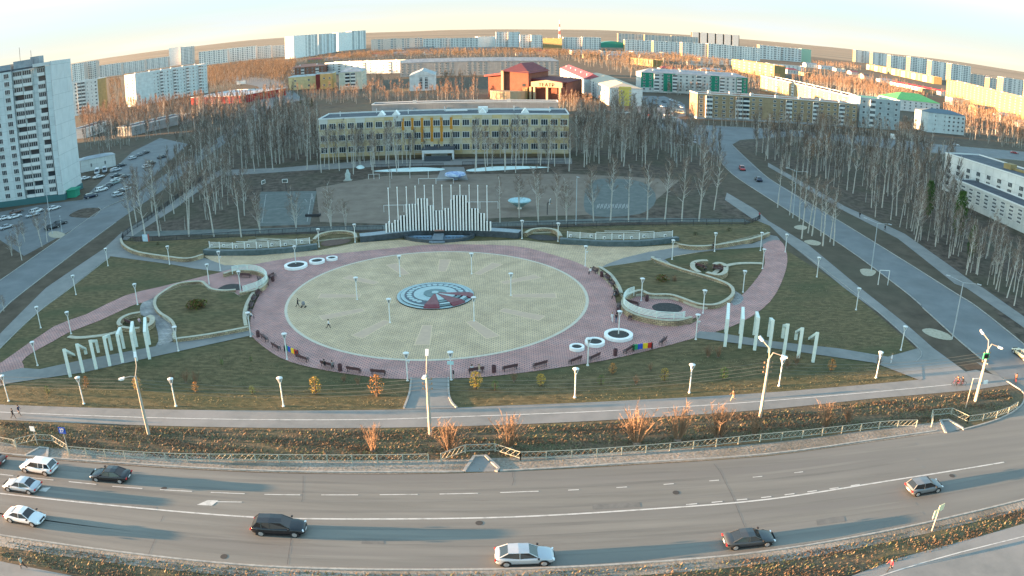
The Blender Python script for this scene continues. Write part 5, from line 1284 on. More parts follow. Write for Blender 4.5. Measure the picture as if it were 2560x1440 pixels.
# ------------------------------------------------------------------ sports field
M_court = mat('court_surface', (.085, .1, .095), (.13, .14, .13), .5, .9, 6); M_clay = mat('bare_field', (.15, .115, .09), (.2, .16, .125), .3, .95, 8)
area('sports_court', P('650,480 792,478 775,562 645,566'), 3 * Z, M_court)
area('sports_field', smooth(P('790,470 960,440 1420,435 1700,450 1640,500 1560,535 1240,545 960,560 800,555'), 1), 2.6 * Z, M_clay)
area('sports_court', smooth(P('1480,452 1560,448 1620,462 1640,500 1600,535 1480,540 1460,500'), 3, True), 3 * Z, M_court)
area('running_track', P('300,580 640,572 960,563 1235,556 1560,545 1860,548 1880,556 1560,556 1235,567 960,573 640,585 320,592'), 2.8 * Z, M_court)
area('school_yard', P('560,440 930,418 1430,410 1430,396 1140,398 920,402 700,420 560,425'), 3 * Z, M_path)
area('school_yard', P('1105,418 1160,418 1170,450 1090,452'), 3.2 * Z, M_path)
mb = MB()
for s in ('665,486 780,484 768,555 655,557 665,486', '780,484 784,505 740,506', '784,492 776,500', '760,520 670,524', '768,505 762,498'): ribbon(mb, P(s), .12, 3.3 * Z)
mb.build('court_lines', M_wornline, kind='structure')
mb = MB()
for k in range(9): x = 1492 + k * 9; ribbon(mb, P('%d,522 %d,512 %d,510 %d,520' % (x, x + 3, x + 7, x + 4)), .14, 3.3 * Z)
mb.build('painted_lettering', M_wornline, kind='structure')
def hoop(x, y, tx, ty, lab, rz=0):
    b = G(x, y); h = HT(b, tx, ty); e = empty('basketball_hoop', b, rz, lab, 'basketball hoop')
    mb = MB(); mb.tube((0, .6, 0), (0, .6, h * .8), .09); mb.tube((0, .6, h * .8), (0, .1, h * .85), .07); mb.build('post', M_iron, e)
    mb = MB(); mb.box((0, 0, h * .9), (1.6, .06, 1.0)); bo = mb.build('backboard', M_white, e); mb = MB(); mb.box((0, -.05, h * .9), (1.3, .03, .75)); mb.build('board_centre', M_court, bo)
    mb = MB(); mb.lathe([(.22, 0), (.24, .03)], (0, -.3, h * .78), 12); mb.build('hoop_ring', mat('hoop_orange', (.5, .15, .03)), e)
hoop(714, 478, 715, 449, 'basketball hoop with a white backboard behind the two-trunked small tree'); hoop(660, 478, 663, 452, 'thin basketball hoop seen from the side at the court corner', R(70)); hoop(1375, 537, 1376, 500, 'dark goal post standing alone behind the fence', R(80))
def monkey(x, y, w, h, lab, n=3):
    e = empty('exercise_frame', G(x, y), 0, lab, 'exercise bars')
    for i in range(n): mb = MB(); mb.tube((-w / 2 + w * i / (n - 1), 0, 0), (-w / 2 + w * i / (n - 1), 0, h), .06); mb.build('post', M_lampw, e)
    mb = MB(); mb.tube((-w / 2, 0, h), (w / 2, 0, h), .05); mb.build('crossbar', M_lampw, e)
for x, y, w, h, lab in ((1025, 446, 10, 2.0, 'arched pale exercise frame before the school fence'), (935, 448, 3, 1.4, 'small pale exercise frame left of the arched one'), (1010, 530, 9, 1.6, 'thin horizontal bars behind the left part of the organ pipes'), (1200, 522, 8, 1.6, 'thin horizontal bars behind the right part of the organ pipes'), (1090, 460, 9, 1.5, 'low hurdle-like bar in the middle of the field')): monkey(x, y, w, h, lab)
# snow and boards
M_snow = mat('old_snow', (.5, .62, .6), (.6, .7, .68), 2, .7)
for s, lab in (('930,428 980,424 1060,420 1110,421 1108,426 1050,429 980,430', 'long melting snow drift along the school fence, left'), ('1163,426 1200,420 1300,417 1380,418 1300,423 1190,429', 'thin melting snow drift along the school fence, right'), ('890,418 905,414 912,420 898,423', 'small remnant of snow beside the birches')):
    pts = smooth(P(s), 3, True); c_ = sum(pts, Vector()) / len(pts); mb = MB()
    for i in range(len(pts)): mb.face([pts[i], pts[(i + 1) % len(pts)], c_ + (pts[(i + 1) % len(pts)] - c_) * .5 + Vector((0, 0, .5)), c_ + (pts[i] - c_) * .5 + Vector((0, 0, .5))]); mb.face([c_ + (pts[i] - c_) * .5 + Vector((0, 0, .5)), c_ + (pts[(i + 1) % len(pts)] - c_) * .5 + Vector((0, 0, .5)), c_ + Vector((0, 0, .6))])
    mb.build('snow_drift', M_snow, label=lab, cat='snow', smooth=True)
e = empty('info_board', G(1138, 450), 0, 'white painted board with blue scribbles on the school field', 'board'); mb = MB(); mb.lathe([(.01, 1.9), (2.6, 1.9), (2.8, 1.4), (2.2, .9), (.8, .6), (.5, 0)], n=16); mb.build('board', mat('blue_white_board', (.5, .6, .66), (.1, .15, .4), 1.2), e); mb = MB(); mb.box((0, 0, .3), (.8, .8, .5)); mb.build('foot', M_white, e)
e = empty('play_dish', G(1299, 522), 0, 'pale turquoise dish-shaped play element behind the fence', 'play equipment'); mb = MB(); mb.lathe([(.01, .5), (.7, .55), (1.8, 1.3), (2.6, 1.9), (2.4, 2.1), (.01, 1.9)], n=18); mb.build('dish', mat('turq', (.4, .55, .56), (.2, .35, .4), 2), e); mb = MB(); mb.lathe([(.5, 0), (.3, .6)], n=10); mb.build('stem', M_lampw, e)
e = empty('statue', G(870, 452), 0, 'pale upright statue of a standing figure left of the exercise frames', 'statue'); mb = MB(); mb.lathe([(.01, 3.2), (.35, 3.0), (.45, 2.4), (.8, 1.9), (.7, .9), (.9, .2)], n=12); mb.build('figure', mat('grey_plaster', (.4, .45, .42), (.3, .34, .33), 2), e, smooth=True)
mb = MB(); mb.box((0, 0, .12), (2.2, 1.6, .3)); mb.build('pedestal', M_conc, e)
e = empty('dark_trough', G(783, 541), 0, 'dark boat-like trough on the sports ground', 'play equipment'); mb = MB(); mb.box((0, -.4, .2), (3, .1, .4)); mb.box((0, .4, .2), (3, .1, .4)); mb.box((0, 0, .1), (3, .8, .1)); mb.box((-1.6, 0, .35), (.3, .9, .5)); mb.box((1.6, 0, .35), (.3, .9, .5)); mb.build('trough', M_blk, e)
# ------------------------------------------------------------------ trees
M_birch = mat('birch_bark', (0.46, 0.44, 0.4), (0.17, 0.15, 0.13), 3.0, .8, 4, stretch=(1, 1, .8), lo=.55, hi=.72, obj=True)
M_twig = mat('bare_twigs', (0.25, 0.19, 0.15), (0.17, 0.13, 0.11), .8, .9, 3, obj=True)
M_twigr = mat('reddish_twigs', (0.27, 0.16, 0.1), (0.19, 0.125, 0.085), .8, .9, 3, obj=True)
def strip(mb, a, b, w, mi=0):
    a, b = Vector(a), Vector(b); d = b - a
    q = d.cross(Vector((random.uniform(-1, 1), random.uniform(-1, 1), random.uniform(-.3, .3))))
    if q.length < 1e-5: return
    q.normalize(); mb.face([a - q * w, a + q * w, b], mi)
def birch_proto(h, seed, stems=1, dens=1.0, lean=.03, crown0=.44, wide=1.0, tw=None):
    random.seed(seed)
    e = empty('birch', (0, 0, 0))
    T, Cn = MB(), MB()
    for s in range(stems):
        a0 = random.uniform(0, 6.28); lx, ly = math.cos(a0) * lean, math.sin(a0) * lean
        if stems > 1: lx, ly = math.cos(a0 + s * 6.28 / stems) * (.06 + lean), math.sin(a0 + s * 6.28 / stems) * (.06 + lean)
        hh = h * (1 if s == 0 else random.uniform(.8, .97)); pts = []; n = 7; wob = [random.uniform(-.12, .12) for _ in range(2 * n + 2)]
        for i in range(n + 1):
            t = i / n; pts.append(Vector((lx * hh * t + wob[i] * t * 1.6, ly * hh * t + wob[n + i] * t * 1.6, hh * t)))
        r0 = (.10 + h * .0055) * (1 if stems == 1 else .8)
        for i in range(n): T.tube(pts[i], pts[i + 1], max(.025, r0 * (1 - i / n) ** .8), max(.018, r0 * (1 - (i + 1) / n) ** .8), 6, caps=False)
        def along(t): k = min(n - 1, int(t * n)); return pts[k].lerp(pts[k + 1], t * n - k)
        nb = int(24 * dens * (1 if stems == 1 else .75))
        for b in range(nb):
            t = crown0 + (.97 - crown0) * (b + random.random()) / nb; o = along(t); az = random.uniform(0, 6.28)
            L = hh * random.uniform(.10, .19) * (1.15 - .75 * (t - crown0) / (1 - crown0)) * wide; up = random.uniform(.75, 1.5)
            d = Vector((math.cos(az), math.sin(az), up)).normalized(); m = o + d * L * .55; d2 = (d + Vector((0, 0, .45))).normalized(); q = m + d2 * L * .6
            Cn.tube(o, m, .065, .04, 3, 1, False); Cn.tube(m, q, .04, .014, 3, 1 if b % 2 else 0, False)
            for k in range(int(7 * dens)):
                u = random.uniform(.25, 1); s0 = o.lerp(m, u * 2) if u < .5 else m.lerp(q, u * 2 - 1)
                dd = (d2 + Vector((random.uniform(-.9, .9), random.uniform(-.9, .9), random.uniform(-.1, .9)))).normalized(); e1 = s0 + dd * L * random.uniform(.28, .5)
                strip(Cn, s0, e1, .024)
                for j in range(6):
                    s1 = s0.lerp(e1, random.uniform(.3, 1)); d3 = (dd + Vector((random.uniform(-.8, .8), random.uniform(-.8, .8), random.uniform(-.4, .5)))).normalized()
                    strip(Cn, s1, s1 + d3 * random.uniform(.35, .85), .019)
    T.build('trunk', M_birch, e, smooth=True, uv=False); Cn.build('crown', [tw or M_twig, M_birch], e, uv=False)
    return e
protos = [birch_proto(15, 1, wide=1.15), birch_proto(15, 2, 1, 1.2, crown0=.3, wide=1.5), birch_proto(15, 3, 1, 1.0, .05, .36, 1.3), birch_proto(15, 4, 2, 1.0, wide=1.35), birch_proto(15, 5, 1, .7, .02, .5, .8), birch_proto(15, 6, 3, .9, wide=1.5, crown0=.25), birch_proto(15, 7, 1, 1.4, .03, .25, 1.7), birch_proto(15, 8, 1, 1.1, .06, .35, 1.4, M_twigr)]
used = set()
def plant(p, h, k, lab, grp, rz=None):
    rz = random.uniform(0, 6.28) if rz is None else rz; s = h / 15
    sx_ = s ** .7
    if k not in used: used.add(k); e = protos[k]; e.location = p; e.scale = (sx_, sx_, s); tag(e, lab, 'tree', grp)
    else: e = dup(protos[k], p, rz, lab, grp, (sx_, sx_, s)); e['category'] = 'tree'; e['group'] = grp
    e.rotation_euler = (random.gauss(0, .028), random.gauss(0, .028), rz)
    return e
single = [  # base x, base y, top y, kind, label
 (604, 597, 435, 4, 'slim bare birch behind the dark fence, fourth from the left corner'), (535, 592, 420, 0, 'bare birch with a straight white stem behind the fence left of the court'), (472, 592, 400, 3, 'forked bare birch behind the fence, right of the two leaning stems'), (398, 592, 400, 2, 'bare birch just behind the info stand'), (365, 600, 420, 1, 'bare birch directly behind the information stand at the corner'), (332, 590, 440, 2, 'leaning bare birch at the very corner of the dark fence'),
 (651, 583, 478, 5, 'small many-stemmed tree in front of the court, left'), (741, 575, 470, 5, 'small candelabra-shaped tree with pale stems before the court'), (828, 572, 460, 5, 'small tree with wide-spread stems left of the sculpture'), (865, 575, 500, 3, 'thin sapling group just left of the sculpture'), (975, 470, 415, 4, 'slender tree just behind the left end of the organ pipes'), (1250, 558, 440, 4, 'tall thin bare stem right of the organ pipes'),
 (1298, 545, 440, 3, 'twin-stemmed bare birch behind the turquoise dish'), (1346, 557, 420, 3, 'forked bare birch right of the turquoise dish'), (1392, 552, 430, 0, 'bare birch with a straight stem left of the grey mast'), (1416, 556, 445, 5, 'splayed group of thin stems beside the grey mast'),
 (1484, 555, 420, 6, 'bare birch first right of the grey mast'), (1526, 553, 395, 0, 'bare birch second right of the grey mast'), (1571, 554, 410, 4, 'bare birch third right of the grey mast'), (1618, 551, 405, 2, 'bare birch fourth right of the grey mast'), (1662, 550, 400, 0, 'bare birch fifth right of the grey mast'), (1704, 553, 398, 1, 'bushy bare birch sixth right of the grey mast'), (1747, 554, 370, 6, 'widest bare birch at the right end of the fence row'), (1785, 525, 380, 2, 'bare birch behind the right end of the fence row'),
 (1944, 519, 395, 4, 'bare birch on the right verge, first from the top'), (1974, 538, 420, 4, 'bare birch on the right verge, second from the top'), (1998, 553, 440, 2, 'bare birch on the right verge beside the upper stony patch'), (2004, 597, 440, 0, 'tall bare birch on the right verge, at the left of the tight clump'), (2020, 583, 450, 2, 'bare birch in the tight clump on the right verge, behind the tall one'), (2030, 590, 440, 4, 'bare birch in the tight clump on the right verge, its right member'), (2052, 590, 470, 4, 'thin bare birch between the two clumps of the right verge'), (2057, 615, 450, 0, 'thick bare birch nearest the path on the right verge'), (2075, 605, 470, 2, 'leaning bare birch right of the thickest one on the verge'), (2084, 614, 480, 4, 'last bare birch of the right verge, lowest of the clump'),
 (55, 651, 560, 1, 'bare birch at the left edge below the tower'), (105, 617, 530, 3, 'forked bare birch left of the street, below the dark cars'), (118, 605, 520, 2, 'bare birch beside the forked one left of the street'), (62, 605, 545, 5, 'wide many-stemmed bush-like tree left of the street'), (30, 640, 580, 5, 'low spreading bare tree at the left edge'), (10, 778, 740, 6, 'bare tree crown cut by the left edge beside the street'),
 (2188, 543, 465, 1, 'bare birch at the front edge of the right wood, by the upper walker'), (2288, 602, 470, 6, 'bare birch at the front edge of the right wood, middle'), (2415, 687, 560, 0, 'tall bare birch at the front of the right wood, right of the lamp mast'), (2440, 685, 580, 2, 'bare birch next to the tall one at the front of the right wood'),
]
random.seed(21)
for x, y, ty, k, lab in single:
    b = G(x, y); plant(b, HT(b, x + (x - 1280) * .004, ty), k, lab, 'single bare birches')
def scatter(poly, n, hs, ks, lab, grp, mind=2.2, seed=1):
    random.seed(seed); pg = P(poly); xs, ys = [p.x for p in pg], [p.y for p in pg]; got = []; got_e = []; tries = 0
    while len(got) < n and tries < n * 200:
        tries += 1; p = Vector((random.uniform(min(xs), max(xs)), random.uniform(min(ys), max(ys)), 0))
        if not inside(p, pg) or any((p - q).length < mind for q in got): continue
        got.append(p)
        if lab: got_e.append((p, plant(p, random.uniform(*hs), random.choice(ks), lab, grp)))
    if lab and len(got_e) > 5:
        bear = lambda q: math.atan2(q[0].x, q[0].y)
        for key, w in ((lambda q: bear(q), 'leftmost '), (lambda q: -bear(q), 'rightmost '), (lambda q: q[0].length, 'nearest '), (lambda q: -q[0].length, 'farthest '), (lambda q: -q[1].scale[2], 'tallest ')):
            q = min([g for g in got_e if g[1]['label'] == lab], key=key); q[1]['label'] = w + lab
    return got
scatter('448,492 560,428 700,438 800,425 800,335 700,310 640,322 560,375 470,440', 78, (11, 16.5), (0, 1, 2, 4, 4, 0), 'bare birch in the dense grove left of the school', 'birches in the grove left of the school', 3, 2)
scatter('330,560 440,500 540,455 600,470 640,560 480,585', 14, (10, 13), (1, 2, 3, 6), 'bare birch on the rough lawn behind the left corner fence', 'birches behind the left corner fence', 4, 3)
scatter('215,355 330,318 480,290 620,262 560,320 470,352 400,338 250,392', 34, (10, 14), (0, 1, 7, 4, 2), 'bare tree between the sheds right of the tower', 'trees between the sheds right of the tower', 4, 4)
scatter('800,410 1060,400 1060,432 960,436 800,440', 24, (10, 14), (0, 4, 2), 'bare birch in front of the left half of the school', 'birches in front of the school', 3, 5)
scatter('1170,400 1430,395 1430,430 1280,435 1170,430', 24, (10, 14), (0, 4, 7, 2), 'bare birch in front of the right half of the school', 'birches in front of the school', 3, 6)
scatter('1440,430 1440,330 1560,300 1640,322 1720,352 1790,405 1800,440 1700,425 1560,420', 64, (11, 15.5), (0, 1, 2, 4, 4, 6), 'bare birch in the grove between the school and the right-hand street', 'birches in the grove right of the school', 3.2, 7)
scatter('1930,405 1860,362 2000,350 2240,388 2360,440 2380,520 2300,560 2200,535 2110,500', 58, (11, 16), (0, 1, 2, 4, 4, 7), 'bare birch in the upper part of the wood right of the street', 'birches in the wood right of the street', 3.4, 8)
scatter('2200,545 2370,520 2440,600 2560,720 2620,800 2560,785 2440,690 2300,600', 40, (7, 10.5), (0, 4, 2, 1), 'bare birch in the lower part of the wood before the white wings', 'birches in the wood right of the street', 2.6, 9)
# two sunlit orange-looking trees in the right wood
for x, y, ty, lab in ((2016, 445, 345, 'reddish sunlit bare tree in the right wood, left one of the pair'), (2042, 440, 340, 'reddish sunlit bare tree in the right wood, right one of the pair'), (2195, 335, 285, 'large sunlit bare tree before the grey-blue block'), (1960, 322, 255, 'sunlit bare tree before the long beige block, middle'), (2110, 325, 268, 'bending sunlit bare tree before the right part of the beige block'), (1840, 310, 235, 'sunlit bare tree before the left part of the beige block'), (1230, 425, 350, 'sunlit bare tree before the school, right of its door')):
    b = G(x, y); plant(b, HT(b, x, ty), 7, lab, 'sunlit bare trees')
# far woods: one mass each, far too many trees to count
def wood(polys, label, tw, seed, name='far_wood', nt=46, slim=1.0):
    rs = np.random.RandomState(seed); var = []
    for v in range(5):
        F = []
        F.append([(-.12, 0, 0), (.12, 0, 0), (.05, 0, 1), (-.05, 0, 1)])
        F.append([(0, -.12, 0), (0, .12, 0), (0, .05, 1), (0, -.05, 1)])
        tri = []
        for i in range(nt):
            z = .3 + .7 * rs.rand() ** .8; az = rs.rand() * 6.28; L = (.13 * (1.35 - z) + .03) * slim; r0 = .4 * slim * rs.rand() * (1.1 - z)
            o = np.array([math.cos(az) * r0 * .35, math.sin(az) * r0 * .35, z - .08]); d = np.array([math.cos(az) * L, math.sin(az) * L, .1 + .1 * rs.rand()]); w = np.array([-math.sin(az), math.cos(az), 0]) * .0065
            tri.append([o - w, o + w, o + d]); w2 = np.array([0, 0, 1]) * .006; o2 = o + d * .4; a2 = az + rs.uniform(-1, 1); d2 = np.array([math.cos(a2) * L * .6, math.sin(a2) * L * .6, .07]); w3 = np.array([-math.sin(a2), math.cos(a2), 0]) * .006; tri.append([o2 - w3, o2 + w3, o2 + d2])
        var.append((np.array(F, float), np.array(tri, float)))
    VV, FF, MI, off = [], [], [], 0
    for poly, n, (h0, h1) in polys:
        n = int(n * 1.7); pg = P(poly); xs, ys = [p.x for p in pg], [p.y for p in pg]; c = 0
        # sample evenly in the picture's sense: uniform in direction, by ground polygon test
        while c < n:
            p = (rs.uniform(min(xs), max(xs)), rs.uniform(min(ys), max(ys)))
            if not inside(p, pg): continue
            c += 1; h = rs.uniform(h0, h1); a = rs.rand() * 6.28; F, T = var[rs.randint(5)]
            ca, sa = math.cos(a), math.sin(a); tx_, ty_ = rs.normal(0, .04, 2)
            for A, k in ((F, 4), (T, 3)):
                B = A.reshape(-1, 3).copy(); x = B[:, 0] * ca - B[:, 1] * sa; y = B[:, 0] * sa + B[:, 1] * ca
                sc = h if k == 3 else 1.0
                B[:, 2] *= h; B[:, 0], B[:, 1] = x * sc + p[0] + B[:, 2] * tx_, y * sc + p[1] + B[:, 2] * ty_
                VV.append(B); m = len(B) // k; FF += [tuple(range(off + i * k, off + i * k + k)) for i in range(m)]; MI += [0 if k == 3 else 1] * m; off += len(B)
    V = np.concatenate(VV); me = bpy.data.meshes.new(name); me.from_pydata(V.tolist(), [], FF)
    me.materials.append(tw); me.materials.append(M_birch); me.polygons.foreach_set('material_index', MI); me.update()
    o = bpy.data.objects.new(name, me); link(o); tag(o, label, None, None, 'stuff'); return o
M_twigo = mat('orange_twigs', (0.25, 0.16, 0.09), (0.17, 0.11, 0.068), .02, .9, 3)
wood([('278,275 318,268 300,205 272,205', 60, (9, 12)), ('522,238 640,205 730,200 742,160 640,162 520,180', 620, (9, 13)), ('620,262 660,240 740,232 760,240 700,262', 30, (8, 11))], 'brown birch wood between the white blocks on the left', M_twigo, 1)
wood([('1430,155 1620,165 1640,200 1600,200 1480,170', 60, (7, 10)), ('620,200 742,165 742,200 700,215', 120, (8, 12)), ('742,160 900,138 1240,133 1400,136 1396,150 1000,148 830,158', 620, (8, 12)), ('1240,133 1560,142 1700,146 1820,162 1820,172 1580,168 1400,150', 640, (8, 12)), ('1640,200 1860,192 1960,205 1900,215 1640,212', 90, (7, 10))], 'belt of brown trees behind the long grey block', M_twigo, 2)
wood([('190,300 300,275 470,262 620,262 470,290 330,318 215,340', 170, (8, 12)), ('900,262 780,262 740,246 800,238 1010,240 1200,246 1200,262', 75, (6, 10)), ('910,235 1008,235 1012,212 920,205', 18, (6, 9)), ('1100,235 1195,235 1195,200 1105,200', 30, (7, 10)), ('1395,262 1440,262 1470,272 1520,285 1400,285', 26, (5, 9))], 'loose brown trees around the blocks behind the school', M_twigr, 3)
wood([('1970,205 2160,215 2330,262 2240,262 2100,232', 300, (8, 12)), ('2340,275 2560,320 2640,345 2640,400 2560,378 2420,350', 190, (8, 12)), ('1640,235 1700,228 1900,232 1900,236 1700,240', 50, (6, 9)), ('1745,312 2140,326 2260,338 2260,346 2140,334 1745,318', 40, (6, 9)), ('2030,158 2140,165 2160,178 2040,170', 150, (8, 10)), ('1640,172 1900,196 1900,204 1660,200', 90, (7, 10)), ('2000,180 2240,205 2340,240 2240,240 2000,200', 160, (6, 10)), ('2350,240 2560,285 2560,330 2380,285', 170, (6, 10)), ('2250,330 2320,352 2260,346', 14, (6, 10))], 'brown trees among the blocks on the right', M_twigr, 4)
M_brush = mat('grey_brush', (0.17, 0.135, 0.11), (0.12, 0.095, 0.08), .1, .9, 3)
wood([('440,500 560,428 720,440 800,432 800,335 700,300 620,285 540,330 470,400 400,480', 100, (8, 14)), ('330,575 440,500 560,440 640,440 600,560 480,585', 16, (3, 7)), ('800,395 1430,390 1430,402 800,410', 20, (6, 11))], 'thin birch saplings filling the grove left of the school', M_brush, 5, 'undergrowth', 46, .8)
wood([('1440,420 1440,325 1560,290 1640,318 1730,352 1800,410 1820,470 1700,430 1560,415', 70, (8, 13)), ('1900,400 1860,362 2000,352 2240,390 2380,420 2400,540 2300,560 2200,535 2110,500', 110, (8, 14)), ('2220,560 2370,530 2440,600 2560,720 2700,860 2560,790 2440,690 2300,610', 30, (5, 9)), ('215,375 200,300 330,300 480,275 640,258 560,340 470,352 400,338 250,392', 230, (6, 12))], 'thin birch saplings filling the woods on both sides of the right-hand street', M_brush, 6, 'undergrowth', 46, .8)
# conifers and leafy trees
def pine_proto(seed, col, nm, n=420, h=10, r=2.0, col2=None, cone=True):
    random.seed(seed); e = empty(nm, (0, 0, 0)); mb = MB(); mb.tube((0, 0, 0), (0, 0, h * .9), .16, .04, 6); mb.build('trunk', mat('dark_bark', (.1, .07, .05)), e)
    mb = MB()
    for i in range(n):
        z = random.uniform(.12, 1); rr = r * ((1 - z) ** .8 + .06 if cone else math.sin(math.pi * min(1, z * .95)) ** .6) * (random.random() ** .5); a = random.uniform(0, 6.28)
        c = Vector((rr * math.cos(a), rr * math.sin(a), z * h)); s = r * .22 * random.uniform(.5, 1.1)
        u = Vector((random.uniform(-1, 1), random.uniform(-1, 1), random.uniform(-.6, .9))).normalized(); w = u.cross(Vector((random.random(), random.random(), random.random()))).normalized()
        mb.face([c - w * s * .4, c + w * s * .4, c + u * s], i % 2)
    mb.build('crown', [mat(nm + '_leaf_a', col), mat(nm + '_leaf_b', col2 or tuple(x * .6 for x in col))], e, uv=False); return e
pn = pine_proto(1, (.04, .065, .03), 'spruce', 700, 10, 2.2); first = True
for x, y, ty, lab in ((752, 262, 240, 'dark spruce left of the school, first'), (768, 268, 243, 'dark spruce left of the school, second'), (780, 270, 246, 'dark spruce nearest the school roof'), (731, 236, 212, 'dark spruce by the junction on the left'), (722, 232, 213, 'smaller dark spruce by the junction on the left'), (1432, 262, 238, 'brownish conifer right of the theatre')):
    b = G(x, y); s = HT(b, x, ty) / 10
    if first: pn.location = b; pn.scale = (s, s, s); e = pn; first = False; tag(e, lab, 'tree', 'spruces')
    else: e = dup(pn, b, x, lab, 'spruces', s); e['category'] = 'tree'; e['group'] = 'spruces'
pk = pine_proto(5, (.06, .12, .025), 'pine', 1500, 10, 2.6, (.04, .08, .02), False)
for i, (x, y, ty, lab) in enumerate(((2392, 600, 475, 'tall green pine crown before the corner of the white wings'), (2318, 548, 450, 'slim green pine in the right wood, left of the tall one'), (2425, 650, 560, 'low green pine right of the tall pine'))):
    b = G(x, y); h = HT(b, x, ty); s = h / 10
    e = pk if i == 0 else dup(pk, b, i * 2.0, lab); e.location = b; e.scale = (s * .62, s * .62, s); tag(e, lab, 'tree', 'green pines')
# ------------------------------------------------------------------ shrubs
def bush_proto(seed, m1, nm, h=2.6, r=1.3, n=26):
    random.seed(seed); mb = MB()
    for i in range(n):
        a = random.uniform(0, 6.28); t = random.uniform(.1, 1) * r; e1 = Vector((math.cos(a) * t, math.sin(a) * t, h * random.uniform(.65, 1))); o = Vector((math.cos(a) * .15, math.sin(a) * .15, 0)); m = o.lerp(e1, .5) + Vector((0, 0, .15))
        mb.tube(o, m, .035, .022, 3, caps=False); mb.tube(m, e1, .022, .008, 3, caps=False)
        for k in range(16):
            s0 = m.lerp(e1, random.uniform(-.6, .9)); d = Vector((random.uniform(-.7, .7), random.uniform(-.7, .7), random.uniform(.2, 1))).normalized(); strip(mb, s0, s0 + d * random.uniform(.25, .7), .014)
    e = empty(nm, (0, 0, 0)); mb.build('twigs', m1, e, uv=False); mb = MB(); mb.lathe([(.3, 0), (.22, .12), (.01, .2)], n=8); mb.build('root_crown', M_twig, e); return e
M_tan = mat('tan_twigs', (.25, .16, .1), (.19, .12, .075), 1, .9, 3, obj=True)
bb = [bush_proto(1, M_tan, 'bare_bush'), bush_proto(2, M_tan, 'bare_bush', 2.3, 1.7, 34)]
ub = set()
for x, y, ty, k, lab in ((932, 1126, 1062, 0, 'bare tan bush on the verge, left one of the row'), (1122, 1128, 1046, 1, 'bare tan bush on the verge left of the drain gap'), (1272, 1118, 1032, 1, 'bare tan bush on the verge above the right part of the drain gap'), (1592, 1108, 1012, 1, 'largest bare tan bush on the right verge'), (1694, 1100, 1010, 0, 'bare tan bush right of the largest one on the verge'), (1795, 1094, 1003, 1, 'wide bare bush left of the right street pole'), (1884, 1086, 1030, 0, 'bare bush at the foot of the right street pole'), (2062, 1068, 1000, 1, 'spreading reddish bush on the verge near the right-hand gap'), (2120, 1056, 1010, 1, 'low reddish bush right of the spreading one'), (1770, 892, 860, 1, 'wide brown bush below the right blue path'), (1795, 893, 862, 0, 'narrow brown bush next to the wide one below the right path'), (1990, 912, 885, 0, 'brown bush between the low portals and the verge path'), (1968, 920, 890, 0, 'brown bush right behind the lamp by the street pole'), (2196, 912, 888, 1, 'orange-brown bush left of the walker in white'), (430, 955, 930, 0, 'pale thin bush left of centre on the near left lawn'), (465, 955, 925, 0, 'second pale thin bush on the near left lawn'), (490, 958, 925, 0, 'third pale thin bush on the near left lawn, above the red one'), (860, 955, 935, 0, 'reddish bush left of the orange conifer by the exit path'), (895, 962, 940, 0, 'low reddish bush beside the orange conifer by the exit path'), (1285, 955, 932, 0, 'reddish bush between two conifers right of the exit path'), (1625, 927, 908, 0, 'round red-brown bush in the conifer row'), (1590, 962, 940, 0, 'small brown bush in the conifer row'), (1685, 708, 685, 1, 'orange-brown shrub on the right raised lawn'), (6, 960, 940, 1, 'brown bush at the left edge of the near lawn')):
    b = G(x, y); s = HT(b, x, ty) / 2.5
    e = bb[k] if k not in ub else dup(bb[k], b, x * .7, lab); ub.add(k); e.location = b; e.scale = (s * .9, s * .9, s); tag(e, lab, 'bush', 'bare bushes')
M_ly = (.5, .32, .05)
cons = {'y': pine_proto(11, (.42, .29, .05), 'golden_thuja', 380, 2.2, .75, (.3, .2, .04), False), 'o': pine_proto(12, (.4, .19, .06), 'orange_thuja', 380, 2.2, .75, (.26, .13, .04), False), 'g': pine_proto(13, (.1, .16, .03), 'green_thuja', 300, 2.0, .7, (.06, .1, .02), False)}
uc = set()
for x, y, ty, k, lab in ((790, 985, 942, 'y', 'golden conifer on the near lawn right of the lamp by the leaning pole'), (943, 990, 938, 'o', 'orange and yellow conifer left of the exit path'), (1190, 972, 930, 'y', 'golden conifer in front of the bench with two people'), (1352, 965, 935, 'y', 'low golden shrub with several tops right of the exit path'), (1531, 935, 908, 'o', 'orange conifer below the bench by the coloured board'), (1660, 952, 920, 'y', 'golden conifer left of the sunlit lamp'), (2077, 928, 897, 'o', 'orange conifer below the lowest right portal'), (345, 975, 942, 'y', 'golden conifer right of the left street pole'), (218, 968, 940, 'o', 'brown-orange conifer beside the lamp below the first portal'), (490, 980, 955, 'o', 'small red-orange conifer on the near left lawn'), (1502, 962, 935, 'g', 'green conifer right of the lone lamp on the near lawn'), (1808, 948, 915, 'g', 'green conifer right of the sunlit lamp'), (120, 985, 962, 'g', 'small green conifer at the left of the near lawn'), (632, 985, 962, 'g', 'small green conifer left of the middle lamp'), (555, 912, 897, 'g', 'small dark green shrub on the upper part of the near left lawn'), (628, 903, 890, 'g', 'another small dark green shrub nearest the benches'), (1238, 975, 948, 'g', 'green shrub behind the golden conifer right of the exit path')):
    b = G(x, y); s = HT(b, x, ty) / 2.2
    e = cons[k] if k not in uc else dup(cons[k], b, x * .7, lab); uc.add(k); e.location = b; e.scale = (s * 1.1, s * 1.1, s); tag(e, lab, 'shrub', 'small conifers on the lawns')
e = pine_proto(15, (.09, .11, .02), 'juniper', 420, 1.0, 1.9, (.15, .07, .03), False); e.location = G(492, 768, .45); tag(e, 'low wide dark juniper on the left raised lawn', 'shrub')
e = pine_proto(16, (.03, .07, .03), 'juniper', 260, .9, 1.3, None, False); e.location = G(1655, 702, .45); tag(e, 'low dark green juniper on the right raised lawn', 'shrub')
